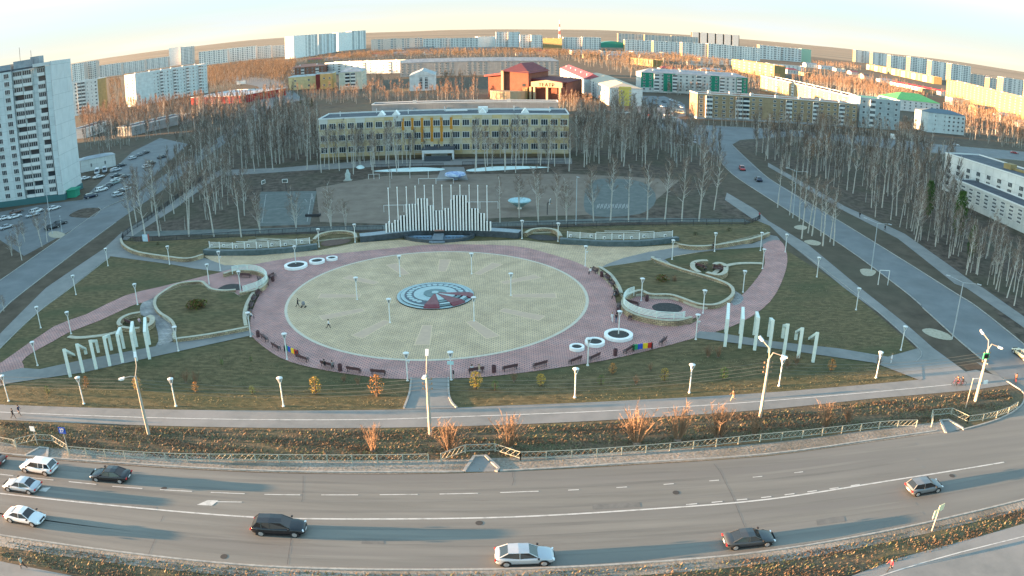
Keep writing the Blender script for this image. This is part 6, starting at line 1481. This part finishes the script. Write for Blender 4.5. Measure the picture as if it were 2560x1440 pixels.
for x, y, lab in ((395, 612, 'tiny dark shrub beside the information stand'), (1738, 588, 'tiny dark shrub on the lawn behind the right music screen'), (1822, 577, 'tiny dark shrub nearest the right corner of the park')): 
    e = pine_proto(17, (.07, .08, .03), 'low_shrub', 120, .6, .7, None, False); e.location = G(x, y, .3); tag(e, lab, 'shrub')
# ------------------------------------------------------------------ rough dry grass and leaves on the verges
def litter(polys, n, label, ms, seed, name='dry_grass', s=(.10, .34), up=.8):
    rs = random.Random(seed); mb = MB()
    pgs = [P(p) for p in polys]; ar = []
    for pg in pgs: ar.append(abs(sum(pg[i].x * pg[(i + 1) % len(pg)].y - pg[(i + 1) % len(pg)].x * pg[i].y for i in range(len(pg)))) / 2)
    cl = [(rs.uniform(0, 1), rs.uniform(0, 1)) for _ in range(40)]
    for pg, A in zip(pgs, ar):
        xs, ys = [p.x for p in pg], [p.y for p in pg]; c = 0; N = int(n * A / sum(ar))
        while c < N:
            x, y = rs.uniform(min(xs), max(xs)), rs.uniform(min(ys), max(ys))
            if not inside((x, y), pg): continue
            nv = math.sin(x * .31 + 1.7 * math.sin(y * .9)) + math.sin(x * .83 + y * 1.9) * .7 + math.sin(y * 2.6 + x * .12)
            if nv < rs.uniform(-2.2, 1.2): c += 1; continue
            c += 1; a = rs.uniform(0, 6.28); L = rs.uniform(*s); w = L * rs.uniform(.12, .3)
            t = (x + math.cos(a) * L * .7, y + math.sin(a) * L * .7, Z * 2 + L * rs.uniform(.1, up)); q = (-math.sin(a) * w, math.cos(a) * w)
            mb.face([(x - q[0], y - q[1], Z * 2), (x + q[0], y + q[1], Z * 2), t], rs.randrange(len(ms)) if nv < 1.0 else 0)
    mb.build(name, ms, label=label, kind='stuff', uv=False)
Ms = [mat('dry_leaf', (.16, .1, .058), (.12, .078, .046), 3), mat('straw', (.26, .2, .12), (.2, .155, .09), 3), mat('olive_blade', (.11, .12, .05)), mat('dead_brown', (.17, .11, .07))]
litter(['0,1055 640,1075 1280,1067 1920,1029 2430,980 2520,975 2535,1005 2480,1035 2400,1050 1920,1098 1280,1145 640,1152 300,1142 0,1105'], 60000, 'dry grass, fallen leaves and weeds on the verge between the footway and the railing', Ms, 1)
litter(['0,1352 640,1425 1280,1430 1920,1392 2560,1268 2560,1305 2130,1436 2000,1520 1280,1560 640,1520 300,1460 80,1412 0,1396'], 32000, 'dry grass and fallen leaves on the verge below the main road', Ms, 2)
litter(['0,1015 300,1022 640,1024 1010,1020 1020,955 800,930 640,870 400,905 200,940 40,965 0,960', '1140,1018 1280,1012 1600,997 1920,978 2290,947 2185,912 1920,878 1735,850 1560,900 1290,945 1125,955'], 42000, 'short withered grass on the near lawns', [mat('lawn_straw', (.2, .17, .09)), mat('lawn_green', (.085, .1, .04)), mat('lawn_brown', (.13, .1, .06))], 3, 'lawn_tufts', (.06, .18), .7)
litter(['2240,885 2296,882 2280,862 2200,800 2000,650 1930,790 1860,810 1800,828 1920,852 2100,872', '10,1128 320,1158 640,1175 1000,1178 1280,1174 1600,1156 1920,1135 2200,1098 2340,1076 2330,1071 1920,1113 1280,1156 640,1163 300,1152 0,1118'], 16000, 'tufts along the road shoulder and on the right lawn', Ms[1:], 5, 'dry_grass', (.06, .2), .6)
# ------------------------------------------------------------------ vehicles
def paint(nm, c, rough=.3, metal=0.0): return mat('paint_' + nm, c, rough=rough, metal=metal, spec=.6)
PT = {'white': paint('white', (.62, .63, .64)), 'silver': paint('silver', (.42, .45, .48), .3, .3), 'black': paint('black', (.014, .015, .018), .2), 'navy': paint('navy', (.015, .022, .05), .22), 'grey': paint('grey', (.14, .15, .16)), 'dark': paint('dark_grey', (.04, .045, .05)), 'brown': paint('brown', (.12, .07, .055)), 'red': paint('red', (.35, .03, .03)), 'cream': paint('cream', (.6, .5, .33)), 'green': paint('grey_green', (.2, .27, .26)), 'yellow': paint('yellow', (.6, .4, .05))}
M_car_glass = mat('car_glass', (.012, .016, .02), rough=.08, spec=.8); M_tyre = mat('tyre', (.02, .02, .02)); M_rim = mat('rim', (.4, .41, .42), rough=.35, metal=.5)
M_hl = mat('headlight', (.75, .78, .8), rough=.1); M_tl = mat('taillight', (.45, .02, .02), rough=.2); M_trimb = mat('car_trim', (.02, .02, .022), rough=.6); M_plate = mat('number_plate', (.7, .7, .7))
KD = {  # length, width, belt z, hood z, roof z, deck z, cabin: rear base, rear roof, front roof, front base (fractions of the length from the rear)
 'sedan': (4.55, 1.78, .86, .80, 1.34, .92, .10, .30, .56, .74), 'coupe': (4.75, 1.88, .95, .92, 1.48, 1.02, .03, .22, .56, .74), 'suv': (4.6, 1.85, 1.0, .98, 1.58, 1.05, .01, .09, .60, .76), 'wagon': (4.85, 1.9, .98, .95, 1.56, 1.04, .01, .13, .57, .75), 'hatch': (4.05, 1.72, .9, .88, 1.46, .98, .01, .13, .56, .78), 'van': (5.2, 1.95, 1.15, 1.1, 2.1, 1.3, .0, .02, .78, .9)}
def car_mesh(kind):
    L, Wd, zb, zh, zr, zd, c0, c1, c2, c3 = KD[kind]; w = Wd / 2; out = {}
    def X(f): return -L / 2 + L * f
    st = [(0.0, .80, .42, zd - .22), (.015, .90, .3, zd - .08), (.05, .97, .24, zd), (.14, 1, .2, max(zd, zb) if c0 < .05 else zd), (.35, 1, .2, zb), (.6, 1, .2, zb), (.74, .99, .2, zb - .02), (.82, .975, .2, zh), (.92, .93, .22, zh - .08), (.975, .83, .27, zh - .2), (1.0, .70, .36, zh - .36)]
    mb = MB(); rings = []
    for f, ws, z0, zs in st:
        W_ = w * ws; zm = z0 + (zs - z0) * .55
        h = [(W_ * .82, z0), (W_ * .97, z0 + .12), (W_, zm), (W_ * .97, zs - .08), (W_ * .86, zs), (W_ * .45, zs + .035), (0, zs + .045)]
        rings.append([(X(f), y, z) for y, z in h] + [(X(f), -y, z) for y, z in h[-2::-1]])
    n = len(rings[0]); vs = [p for r in rings for p in r]; fs = []
    for i in range(len(rings) - 1):
        for j in range(n): a, b = i * n + j, i * n + (j + 1) % n; fs.append((a, a + n, b + n, b))
    fs += [tuple(range(n))[::-1], tuple(range((len(rings) - 1) * n, len(rings) * n))][::1]
    mb.idx(vs, fs); out['body'] = (mb, None, True)
    # cabin: glass hull, painted roof and pillars
    lo, hi = w * .9, w * .70; zt = zr - .03
    B = [(X(c0) + .02, lo * .93, zb - .03), (X(c3), lo * .93, zh - .02), (X(c2), hi, zt), (X(c1), hi, zt)]
    mid = X((c1 + c2) / 2); g = MB()
    v = [(B[0][0], lo * .9, zb - .04), (mid, lo * 1.0, zb - .04), (B[1][0], lo * .9, zh - .03), (B[3][0], hi * .95, zt), (mid, hi, zt + .02), (B[2][0], hi * .95, zt)]
    v2 = [(x, -y, z) for x, y, z in v]
    g.idx(v + v2, [(0, 3, 4, 1), (1, 4, 5, 2), (7, 10, 9, 6), (8, 11, 10, 7), (0, 6, 9, 3), (2, 5, 11, 8), (3, 9, 10, 4), (4, 10, 11, 5)]); out['window'] = (g, M_car_glass, False)
    r = MB(); e = .02
    rv = [(v[3][0] - .03, hi * .97, zt + e), (mid, hi * 1.02, zt + .05), (v[5][0] + .04, hi * .95, zt + e)]; rc = [(v[3][0] - .03, 0, zt + e + .04), (mid, 0, zt + .1), (v[5][0] + .04, 0, zt + e + .04)]
    vv = rv + rc + [(x, -y, z) for x, y, z in rv]
    r.idx(vv, [(0, 1, 4, 3), (1, 2, 5, 4), (3, 4, 7, 6), (4, 5, 8, 7)])
    for s in (1, -1):
        r.tube((v[3][0], s * hi * .95, zt), (v[0][0], s * lo * .9, zb - .04), .05, .06, 5); r.tube((v[5][0], s * hi * .95, zt), (v[2][0], s * lo * .9, zh - .03), .035, .045, 5); r.tube((v[3][0], s * hi * .96, zt + .01), (v[5][0], s * hi * .96, zt + .01), .035, .035, 5)
        r.tube((mid + .1, s * hi, zt), (mid + .1, s * lo, zb - .05), .03, .03, 4)
        if kind in ('suv', 'wagon', 'van'): r.tube((X(c0 + .2), s * (hi * .97), zt - .02), (X(c0 + .2), s * lo * .98, zb - .05), .06, .07, 4)
    out['roof'] = (r, None, False)
    wh = {}; R_ = .33 if kind in ('sedan', 'hatch') else .36
    xs = (X(.185), X(.815)); arch = MB()
    for x in xs:
        for s in (1, -1):
            for i in range(8):
                a, b = math.pi * i / 8, math.pi * (i + 1) / 8; q = R_ * 1.16; y = s * w * 1.004
                arch.face([(x, y, R_), (x + q * math.cos(a), y, R_ + q * math.sin(a)), (x + q * math.cos(b), y, R_ + q * math.sin(b))])
            arch.box((x, s * w * 1.002, R_ * .75), (R_ * 2.3, .012, R_ * .6))
    arch.box((0, 0, .26), (L * .84, Wd * 1.004, .12)); out['sill'] = (arch, M_trimb, False)
    return out, xs, R_, L, Wd, zb, zh, zd
CARM = {}
def car(kind, col, p, rz, label, group, scale=1.0, detail=True):
    if kind not in CARM:
        o, xs, R_, L, Wd, zb, zh, zd = car_mesh(kind); ms = {}
        for k, (mb, m, sm) in o.items():
            t = mb.build('t', m or PT['white'], smooth=sm, uv=False)
            if k == 'body':
                t.modifiers.new('s', 'SUBSURF').levels = 1; bpy.context.view_layer.update(); m3 = bpy.data.meshes.new_from_object(t.evaluated_get(bpy.context.evaluated_depsgraph_get())); ms[k] = (m3, True)
            else: ms[k] = (t.data, m is None)
            bpy.data.objects.remove(t)
        mb = MB(); mb.tube((0, -.11, 0), (0, .11, 0), R_, R_, 16); t = mb.build('t', M_tyre, uv=False); ms['wheel'] = t.data; bpy.data.objects.remove(t)
        mb = MB(); mb.tube((0, -.125, 0), (0, .125, 0), R_ * .64, R_ * .64, 12)
        t = mb.build('t', M_rim, uv=False); ms['rim'] = t.data; bpy.data.objects.remove(t)
        for nm, m, bx in (('headlight', M_hl, (.12, .36, .13)), ('taillight', M_tl, (.1, .34, .16)), ('number_plate', M_plate, (.04, .5, .12)), ('mirror', M_trimb, (.16, .18, .12)), ('grille', M_trimb, (.06, .85, .16))):
            mb = MB(); mb.box((0, 0, 0), bx); t = mb.build('t', m, uv=False); ms[nm] = t.data; bpy.data.objects.remove(t)
        CARM[kind] = (ms, xs, R_, L, Wd, zb, zh, zd)
    ms, xs, R_, L, Wd, zb, zh, zd = CARM[kind]
    e = empty('car' if kind != 'van' else 'van', p, rz, label, 'car' if kind != 'van' else 'van', group); e.scale = (scale, scale, scale * .88)
    def add(nm, me, loc=(0, 0, 0), par=e, rz_=0, m=None):
        if m is not None:
            key = me.name + m.name
            if key not in CARM:
                c = me.copy(); c.materials[0] = m; CARM[key] = c
            me = CARM[key]
        o = bpy.data.objects.new(nm, me); o.location = loc; o.rotation_euler = (0, 0, rz_); return link(o, par)
    for k in ('body', 'window', 'roof', 'sill'):
        me, own = ms[k]; add(k, me, m=PT[col] if own else None)
    for x in xs:
        for s in (1, -1): w = add('wheel', ms['wheel'], (x, s * (Wd / 2 - .1), R_)); add('rim', ms['rim'], (0, 0, 0), w)
    if detail:
        for s in (1, -1):
            add('headlight', ms['headlight'], (L / 2 - .17, s * Wd * .33, zh - .24), rz_=-s * .45); add('taillight', ms['taillight'], (-L / 2 + .03, s * Wd * .38, zd - .22), rz_=s * .25); add('mirror', ms['mirror'], (L * .5 - L * .28, s * (Wd / 2 + .06), zb + .06))
        add('number_plate', ms['number_plate'], (-L / 2 - .01, 0, .55)); add('number_plate', ms['number_plate'], (L / 2, 0, .42)); add('grille', ms['grille'], (L / 2 - .03, 0, .6))
    return e
def head(x0, y0, x1, y1): a, b = G(x0, y0), G(x1, y1); return math.atan2((b - a).y, (b - a).x)
RC = 'cars driving on the main road'
def rcar(kind, col, cx, cy, hx, hy, lab, grp=RC, **k):
    "cx, cy: middle of the car on the road; hx, hy: a point the car is heading for"
    car(kind, col, G(cx, cy), head(cx, cy, hx, hy), lab, grp, **k)
rcar('suv', 'white', 100, 1176, 0, 1160, 'white estate-like car with red tail lights in the far left lane')
rcar('sedan', 'silver', 58, 1222, -40, 1208, 'silver saloon in the second lane at the left edge')
rcar('sedan', 'white', 66, 1300, 140, 1314, 'white saloon heading right in the near lane at the left')
rcar('sedan', 'black', 279, 1196, 180, 1188, 'black saloon heading left in the far lane')
rcar('wagon', 'black', 700, 1327, 800, 1330, 'black estate car heading right in the middle of the near lanes')
rcar('coupe', 'silver', 1312, 1400, 1420, 1396, 'silver car with a sloping roof in the nearest lane')
rcar('sedan', 'dark', 1871, 1357, 1960, 1347, 'dark low saloon in the near lane at the right')
rcar('hatch', 'grey', 2308, 1226, 2400, 1208, 'small grey hatchback with sunlit rear in the right part of the road')
rcar('sedan', 'brown', -25, 1157, -80, 1150, 'tail of a dark car just cut by the left edge')
rcar('sedan', 'cream', 2556, 893, 2500, 850, 'cream saloon coming out of the side street at the right edge', 'cars on the side streets')
for a in (('hatch', 'red', 1855, 425, 1880, 455, 'red hatchback driving on the right-hand street'), ('sedan', 'navy', 1896, 452, 1870, 425, 'dark saloon just below the red car on the right-hand street'), ('sedan', 'silver', 1735, 357, 1770, 375, 'silver saloon at the top bend of the right-hand street'), ('sedan', 'white', 2388, 364, 2420, 368, 'white saloon on the cross street behind the right wood'), ('sedan', 'dark', 2315, 358, 2350, 362, 'dark saloon on the cross street behind the right wood'),
          ('sedan', 'dark', 1952, 328, 1980, 330, 'dark car parked before the shops of the long beige block'), ('sedan', 'silver', 2012, 332, 2040, 334, 'light car parked before the shops of the long beige block'), ('sedan', 'red', 2536, 384, 2560, 388, 'red car on the cross street by the right edge')): rcar(*a, 'cars on the side streets', detail=False)
pk_ = [('silver', 332, 398, 'hatch', 'uppermost left'), ('grey', 348, 390, 'sedan', 'uppermost middle'), ('dark', 364, 384, 'sedan', 'topmost right'), ('white', 368, 419, 'hatch', 'white one beside the black jeep-like car'), ('black', 377, 412, 'suv', 'black jeep-like one in the drive'), ('dark', 405, 395, 'sedan', 'dark one standing alone on the far right'),
       ('silver', 290, 428, 'suv', 'silver one beside the white van'), ('dark', 303, 416, 'sedan', 'dark one behind the silver one'), ('dark', 291, 442, 'sedan', 'dark one below the silver one'), ('white', 213, 449, 'sedan', 'white one at the corner of the tower'), ('white', 247, 445, 'sedan', 'white one on the kerb below the van'), ('dark', 311, 445, 'sedan', 'dark one at the right of the upper row'), ('white', 292, 453, 'sedan', 'white one in the middle of the slanted row'), ('green', 289, 459, 'hatch', 'grey-green one below the white one'), ('dark', 272, 466, 'sedan', 'dark one in the middle of the slanted row'), ('dark', 262, 472, 'sedan', 'dark one just above the white jeep-like car'), ('white', 254, 478, 'suv', 'white jeep-like one in the slanted row'), ('navy', 228, 494, 'suv', 'navy one at the low end of the slanted row'),
       ('dark', 326, 468, 'sedan', 'dark one right of the drive, upper'), ('silver', 318, 475, 'sedan', 'silver one right of the drive'), ('dark', 302, 482, 'sedan', 'dark one right of the drive, lower'), ('silver', 296, 490, 'hatch', 'silver one at the low end right of the drive')]
for col, x, y, kind, w_ in pk_: car(kind, col, G(x, y), head(x, y, x + 30, y - 8) + (0 if x < 320 else .1), 'parked car right of the tower, ' + w_, 'cars parked beside the tower', detail=False)
car('van', 'white', G(243, 434), head(243, 434, 240, 444), 'white delivery van beside the utility house, left one', 'vans by the utility house', detail=False); car('van', 'silver', G(262, 430), head(262, 430, 260, 440), 'pale delivery van beside the utility house, right one', 'vans by the utility house', detail=False)
for col, x, y, kind, w_ in (('white', 135, 524, 'sedan', 'white, alone near the tower entrance strip'), ('brown', 42, 533, 'sedan', 'brown, upper left'), ('white', 12, 549, 'sedan', 'white, left one of a touching pair'), ('white', 38, 545, 'sedan', 'white, right one of a touching pair'), ('silver', 82, 541, 'sedan', 'silver, left one of a pair'), ('white', 92, 532, 'suv', 'white, upper one of a pair'), ('black', 131, 572, 'sedan', 'black, lower one of the dark pair'), ('dark', 150, 562, 'sedan', 'dark, upper one of the dark pair'), ('silver', 18, 571, 'sedan', 'silver, behind the bush at the left edge')):
    car(kind, col, G(x, y), head(x, y, x + 30, y - 9), 'car parked below the tower: ' + w_, 'cars parked below the tower', detail=False)
i_ = 0
for col, x, y, w_ in (('dark', 1628, 262, 'front left'), ('dark', 1642, 265, 'front second'), ('white', 1655, 268, 'front third, white'), ('navy', 1668, 273, 'front right'), ('silver', 1690, 256, 'back row, silver'), ('grey', 1700, 260, 'back row, grey'), ('white', 1694, 264, 'right row, white'), ('white', 1704, 270, 'right row, small white'), ('silver', 1678, 252, 'back row, left'), ('dark', 1660, 256, 'middle, dark'), ('grey', 1640, 252, 'back left, grey')):
    car('sedan', col, G(x, y), head(x, y, x + 10, y + 3), 'car in the lot left of the beige block: ' + w_, 'cars parked left of the beige block', detail=False)
car('van', 'white', G(1672, 291), head(1672, 291, 1640, 293), 'white box van on the forecourt left of the beige block', None, 1.15, False); car('van', 'cream', G(1700, 284), head(1700, 284, 1720, 286), 'cream van close to the sunlit end wall', None, 1, False); car('sedan', 'white', G(1679, 297), head(1679, 297, 1720, 300), 'white saloon in front of the white box van', None, 1.05, False)
for col, x, y, k, lab in (('white', 1632, 303, 'hatch', 'white car leaving the forecourt, left'), ('dark', 1665, 306, 'suv', 'dark car leaving the forecourt, right'), ('red', 1618, 289, 'suv', 'reddish van on the road edge right of the yellow-striped block'), ('white', 1565, 284, 'sedan', 'white car in the row below the yellow-striped block, right'), ('silver', 1547, 284, 'sedan', 'silver car in the row below the yellow-striped block, middle'), ('grey', 1522, 283, 'sedan', 'grey car in the row below the yellow-striped block, left'),
    ('dark', 650, 224, 'sedan', 'dark car on the far left junction, upper'), ('white', 667, 228, 'sedan', 'white car on the far left junction, middle'), ('white', 681, 238, 'sedan', 'white car on the far left junction, lower left'), ('silver', 694, 240, 'sedan', 'silver car on the far left junction, lower right'), ('dark', 664, 216, 'sedan', 'dark car on the far left junction, topmost')):
    car(k, col, G(x, y), head(x, y, x + 20, y + 2), lab, 'cars on the far forecourts', detail=False)

# ------------------------------------------------------------------ people
def cloth(nm, c): return mat('cloth_' + nm, c, rough=.9)
CL = {'black': cloth('black', (.02, .02, .024)), 'white': cloth('white', (.65, .65, .66)), 'navy': cloth('navy', (.03, .045, .09)), 'brown': cloth('brown', (.16, .085, .05)), 'beige': cloth('beige', (.45, .33, .22)), 'red': cloth('red', (.35, .04, .06)), 'green': cloth('grey_green', (.3, .36, .32)), 'jeans': cloth('jeans', (.09, .13, .2)), 'grey': cloth('grey', (.2, .2, .21)), 'pink': cloth('pink', (.6, .4, .45))}
M_skin = mat('skin', (.5, .3, .22), rough=.6); M_shoe = mat('shoe', (.03, .025, .02)); HAIR = {'dark': mat('hair_dark', (.02, .014, .01)), 'fair': mat('hair_fair', (.25, .16, .08))}
def skin_body(pose):
    "one continuous skinned figure, 1.72 m tall standing; x is forward"
    a = {'walk': (28, -22, 12, 35, -28, 24), 'walk2': (-20, 24, 30, 8, 22, -20), 'stand': (3, -3, 2, 2, -4, 5), 'sit': (86, 84, 88, 88, 22, 18), 'ride': (70, 35, 95, 60, 55, 52), 'push': (20, -16, 8, 25, 50, 48)}[pose]
    V, E, Rr = [], [], []
    def add(p, r, par=None):
        V.append(Vector(p)); Rr.append((r, r) if not isinstance(r, tuple) else r)
        if par is not None: E.append((par, len(V) - 1))
        return len(V) - 1
    hipz = .9; pel = add((0, 0, hipz), (.15, .12)); lean = {'ride': .35, 'push': .12, 'walk': .05, 'walk2': .05}.get(pose, 0.0)
    def tor(z): return (z * math.sin(lean), 0, hipz + z * math.cos(lean))
    bel = add(tor(.16), (.145, .11), pel); ch = add(tor(.36), (.17, .12), bel); nk = add(tor(.53), .06, ch); h1 = add(tor(.60), .065, nk); h2 = add((tor(.70)[0] + .01, 0, tor(.70)[2]), (.085, .095), h1); add((tor(.79)[0], 0, tor(.79)[2]), (.07, .08), h2)
    nose = add((tor(.68)[0] + .1, 0, tor(.68)[2] - .01), .014, h2)
    for s, th, kn in ((1, a[0], a[2]), (-1, a[1], a[3])):
        th, kn = R(th), R(kn); hp = add((0, s * .09, hipz - .05), .1, pel)
        k = (.43 * math.sin(th), s * .1, hipz - .05 - .43 * math.cos(th)); kk = add(k, .062, hp)
        q = th - kn; c = (k[0] + .2 * math.sin(q), s * .1, k[2] - .2 * math.cos(q)); cc = add(c, .055, kk); f = (k[0] + .4 * math.sin(q), s * .1, k[2] - .4 * math.cos(q)); ff = add(f, .036, cc)
        t1 = add((f[0] + .06 * math.cos(q * .4), s * .1, f[2] - .035 + .06 * math.sin(q * .4)), .035, ff); add((f[0] + .17, s * .105, f[2] - .04), .028, t1)
    for s, an in ((1, a[4]), (-1, a[5])):
        an = R(an) + lean; sh = tor(.47); so = add((sh[0], s * .17, sh[2]), .06, ch); el = (sh[0] + .27 * math.sin(an), s * .215, sh[2] - .27 * math.cos(an)); ee = add(el, .042, so); b = an + R(25)
        w_ = (el[0] + .24 * math.sin(b), s * .21, el[2] - .24 * math.cos(b)); ww = add(w_, .027, ee); d = Vector((math.sin(b), 0, -math.cos(b))); pm = Vector(w_) + d * .07; pp = add(pm, (.03, .018), ww)
        for k in range(4):
            o = Vector((math.cos(b), 0, math.sin(b))) * (.027 - .018 * k); f1 = add(pm + d * .035 + o, .009, pp); add(pm + d * (.07 + .012 * (1.5 - abs(k - 1.5))) + o + Vector((.006, -s * .012, 0)), .0075, f1)
        t = add(Vector(w_) + d * .04 + Vector((math.cos(b), 0, math.sin(b))) * .035, .01, ww); add(Vector(w_) + d * .075 + Vector((math.cos(b), 0, math.sin(b))) * .045, .008, t)
    me = bpy.data.meshes.new('body'); me.from_pydata([tuple(v) for v in V], E, []); o = bpy.data.objects.new('body', me); COL.objects.link(o)
    mo = o.modifiers.new('skin', 'SKIN'); mo.use_smooth_shade = True
    for v, r in zip(me.skin_vertices[0].data, Rr): v.radius = r
    me.skin_vertices[0].data[0].use_root = True
    o.modifiers.new('sub', 'SUBSURF').levels = 1
    bpy.context.view_layer.update(); dg = bpy.context.evaluated_depsgraph_get(); m2 = bpy.data.meshes.new_from_object(o.evaluated_get(dg)); bpy.data.objects.remove(o)
    m2.materials.clear()
    for _ in range(4): m2.materials.append(M_skin)
    names = []
    for i in range(len(V)): names.append(i)
    def cls(c):
        i = min(range(len(V)), key=lambda k: (V[k] - c).length)
        if i in (3, 4, 5, 6, 7): return 0
        if i in (1, 2): return 1
        if i == 0: return 2 if c.z < hipz + .02 else 1
        if i < 8 + 12: return 3 if (i - 8) % 6 >= 4 else 2
        j = (i - 20) % 14
        return 1 if j in (0, 1) or (j == 2) else 0
    for p in m2.polygons: p.material_index = cls(p.center); p.use_smooth = True
    zmin = min(v.co.z for v in m2.vertices)
    head_c = V[5].copy()
    for v in m2.vertices: v.co.z -= zmin
    head_c.z -= zmin
    return m2, head_c, zmin
POSE = {}
def person(x, y, face, pose, top, leg, label, hair='dark', z=0.0, s=.86, group=None, p=None):
    if pose not in POSE: POSE[pose] = skin_body(pose)
    me, hc, zm = POSE[pose]; c = me.copy(); c.name = 'body'
    for i, m in enumerate((M_skin, CL[top], CL[leg], M_shoe)): c.materials[i] = m
    b = p if p is not None else G(x, y); f = head(x, y, *face)
    e = empty('person', (b.x, b.y, z), f, label, 'person', group); e.scale = (s, s, s)
    o = bpy.data.objects.new('body', c); link(o, e)
    mb = MB(); mb.lathe([(.001, .115), (.06, .105), (.095, .07), (.108, .02), (.1, -.03), (.08, -.08)], (hc.x - .018, 0, hc.z + .01), 12); mb.build('hair', HAIR[hair], e, smooth=True, uv=False)
    return e
person(745, 768, (800, 770), 'push', 'black', 'black', 'person in black pushing a stroller on the left of the plaza disc')
e = empty('stroller', G(759, 769), 0, 'small dark and white stroller pushed by the person in black', 'stroller')
mb = MB(); mb.lathe([(.01, .35), (.25, .4), (.3, .7), (.22, .95), (.01, 1.0)], n=10); mb.build('hood', CL['grey'], e, smooth=True)
for x in (-.3, .3):
    for y in (-.22, .22): mb = MB(); mb.tube((x, y - .03, .13), (x, y + .03, .13), .13, .13, 10); mb.build('wheel', M_tyre, e)
mb = MB(); mb.tube((-.3, 0, .14), (-.75, 0, .95), .02); mb.tube((.3, 0, .14), (-.2, 0, .6), .02); mb.build('frame', M_rim, e)
person(822, 822, (850, 822), 'walk', 'white', 'black', 'person in a white top and dark trousers walking alone on the plaza disc')
person(1530, 805, (1532, 760), 'walk', 'white', 'white', 'person in white walking beside one in dark right of the disc', 'fair'); person(1540, 808, (1542, 760), 'stand', 'black', 'jeans', 'person in a black jacket and jeans walking beside one in white')
person(35, 1047, (80, 1052), 'walk', 'black', 'black', 'person in black on the footway at the left edge, nearer the line'); person(50, 1038, (90, 1044), 'walk2', 'navy', 'black', 'person in dark blue on the footway at the left edge, behind the other')
person(1831, 1002, (1780, 1004), 'walk', 'brown', 'beige', 'person in a brown coat and light trousers on the footway right of centre')
person(2227, 909, (2200, 905), 'stand', 'white', 'white', 'person in white standing by the lamp at the right corner', 'fair')
person(1782, 624, (1740, 628), 'walk', 'black', 'black', 'person in black walking along the right stone wall')
person(2212, 577, (2190, 560), 'walk', 'black', 'black', 'person in dark clothes on the pavement beyond the street'); person(2149, 544, (2120, 530), 'walk2', 'black', 'black', 'tiny dark figure farther up the pavement beyond the street')
person(1704, 330, (1690, 328), 'walk', 'black', 'black', 'dark figure crossing the wide forecourt road, lower'); person(1717, 305, (1740, 305), 'walk2', 'black', 'navy', 'dark figure by the sunlit end wall of the beige block'); person(1712, 309, (1740, 309), 'stand', 'black', 'black', 'second dark figure by the sunlit end wall')
person(2222, 1428, (2180, 1438), 'walk', 'red', 'black', 'person in a dark red jacket walking on the lower right path'); person(60, 1422, (20, 1412), 'walk', 'green', 'black', 'person in a pale green jacket on the lower left path')
person(1180, 935, (1178, 900), 'sit', 'white', 'black', 'left one of two people sitting on the bench right of the exit path', z=.1); person(1198, 934, (1196, 900), 'sit', 'beige', 'white', 'right one of two people sitting on the bench right of the exit path', 'fair', z=.1)
person(1476, 686, (1440, 700), 'sit', 'white', 'black', 'person in white sitting on the far right arc bench', z=.1); person(1540, 741, (1500, 745), 'sit', 'black', 'black', 'upper one of two dark people on the right arc bench', z=.1); person(1536, 748, (1500, 750), 'sit', 'grey', 'black', 'lower one of two dark people on the right arc bench', z=.1)
person(629, 798, (670, 790), 'sit', 'white', 'navy', 'person in white sitting by the left arc of benches', 'fair', z=.1); person(812, 921, (822, 890), 'sit', 'black', 'black', 'left one of two dark people on the lower left bench', z=.1); person(832, 924, (836, 890), 'sit', 'grey', 'black', 'right one of two dark people on the lower left bench', z=.1)
person(349, 812, (370, 820), 'sit', 'pink', 'navy', 'person in pink sitting in the seat ring behind the left portals', 'fair', z=.1); person(1757, 676, (1780, 680), 'sit', 'black', 'black', 'dark person sitting inside the west hook wall', z=.1)
def bicycle(p, rz, label):
    e = empty('bicycle', p, rz, label, 'bicycle', 'bicycles')
    for x in (-.5, .5):
        mb = MB(); n = 18
        for i in range(n): a, b = 2 * math.pi * i / n, 2 * math.pi * (i + 1) / n; mb.tube((x + .33 * math.cos(a), 0, .33 + .33 * math.sin(a)), (x + .33 * math.cos(b), 0, .33 + .33 * math.sin(b)), .022, n=4, caps=False)
        mb.build('wheel', M_tyre, e)
    mb = MB()
    for a, b in (((-.5, 0, .33), (-.15, 0, .3)), ((-.15, 0, .3), (.38, 0, .75)), ((-.15, 0, .3), (-.25, 0, .82)), ((-.25, 0, .72), (.38, 0, .8)), ((-.5, 0, .33), (-.24, 0, .72)), ((.5, 0, .33), (.38, 0, .92))): mb.tube(a, b, .018, n=4)
    mb.build('frame', PT['red'], e); mb = MB(); mb.box((-.26, 0, .85), (.24, .12, .05)); mb.build('saddle', M_tyre, e); mb = MB(); mb.tube((.36, -.26, .95), (.36, .26, .95), .016, n=5); mb.build('handlebar', M_iron, e)
for x, y, fx, fy, top, w_ in ((2390, 964, 2340, 966, 'brown', 'left one of the two riders near the right crossing'), (2402, 965, 2350, 967, 'black', 'right one of the two riders near the right crossing'), (1898, 545, 1880, 520, 'red', 'rider in red at the right corner of the park'), (2537, 957, 2530, 940, 'brown', 'rider waiting at the right edge crossing')):
    b = G(x, y); rz = head(x, y, fx, fy); bicycle(b, rz, 'bicycle under the ' + w_); q = b - Vector((math.cos(rz), math.sin(rz), 0)) * .22
    person(x, y, (fx, fy), 'ride', top, 'black', 'person in %s, ' % top + w_, z=.05, p=q)
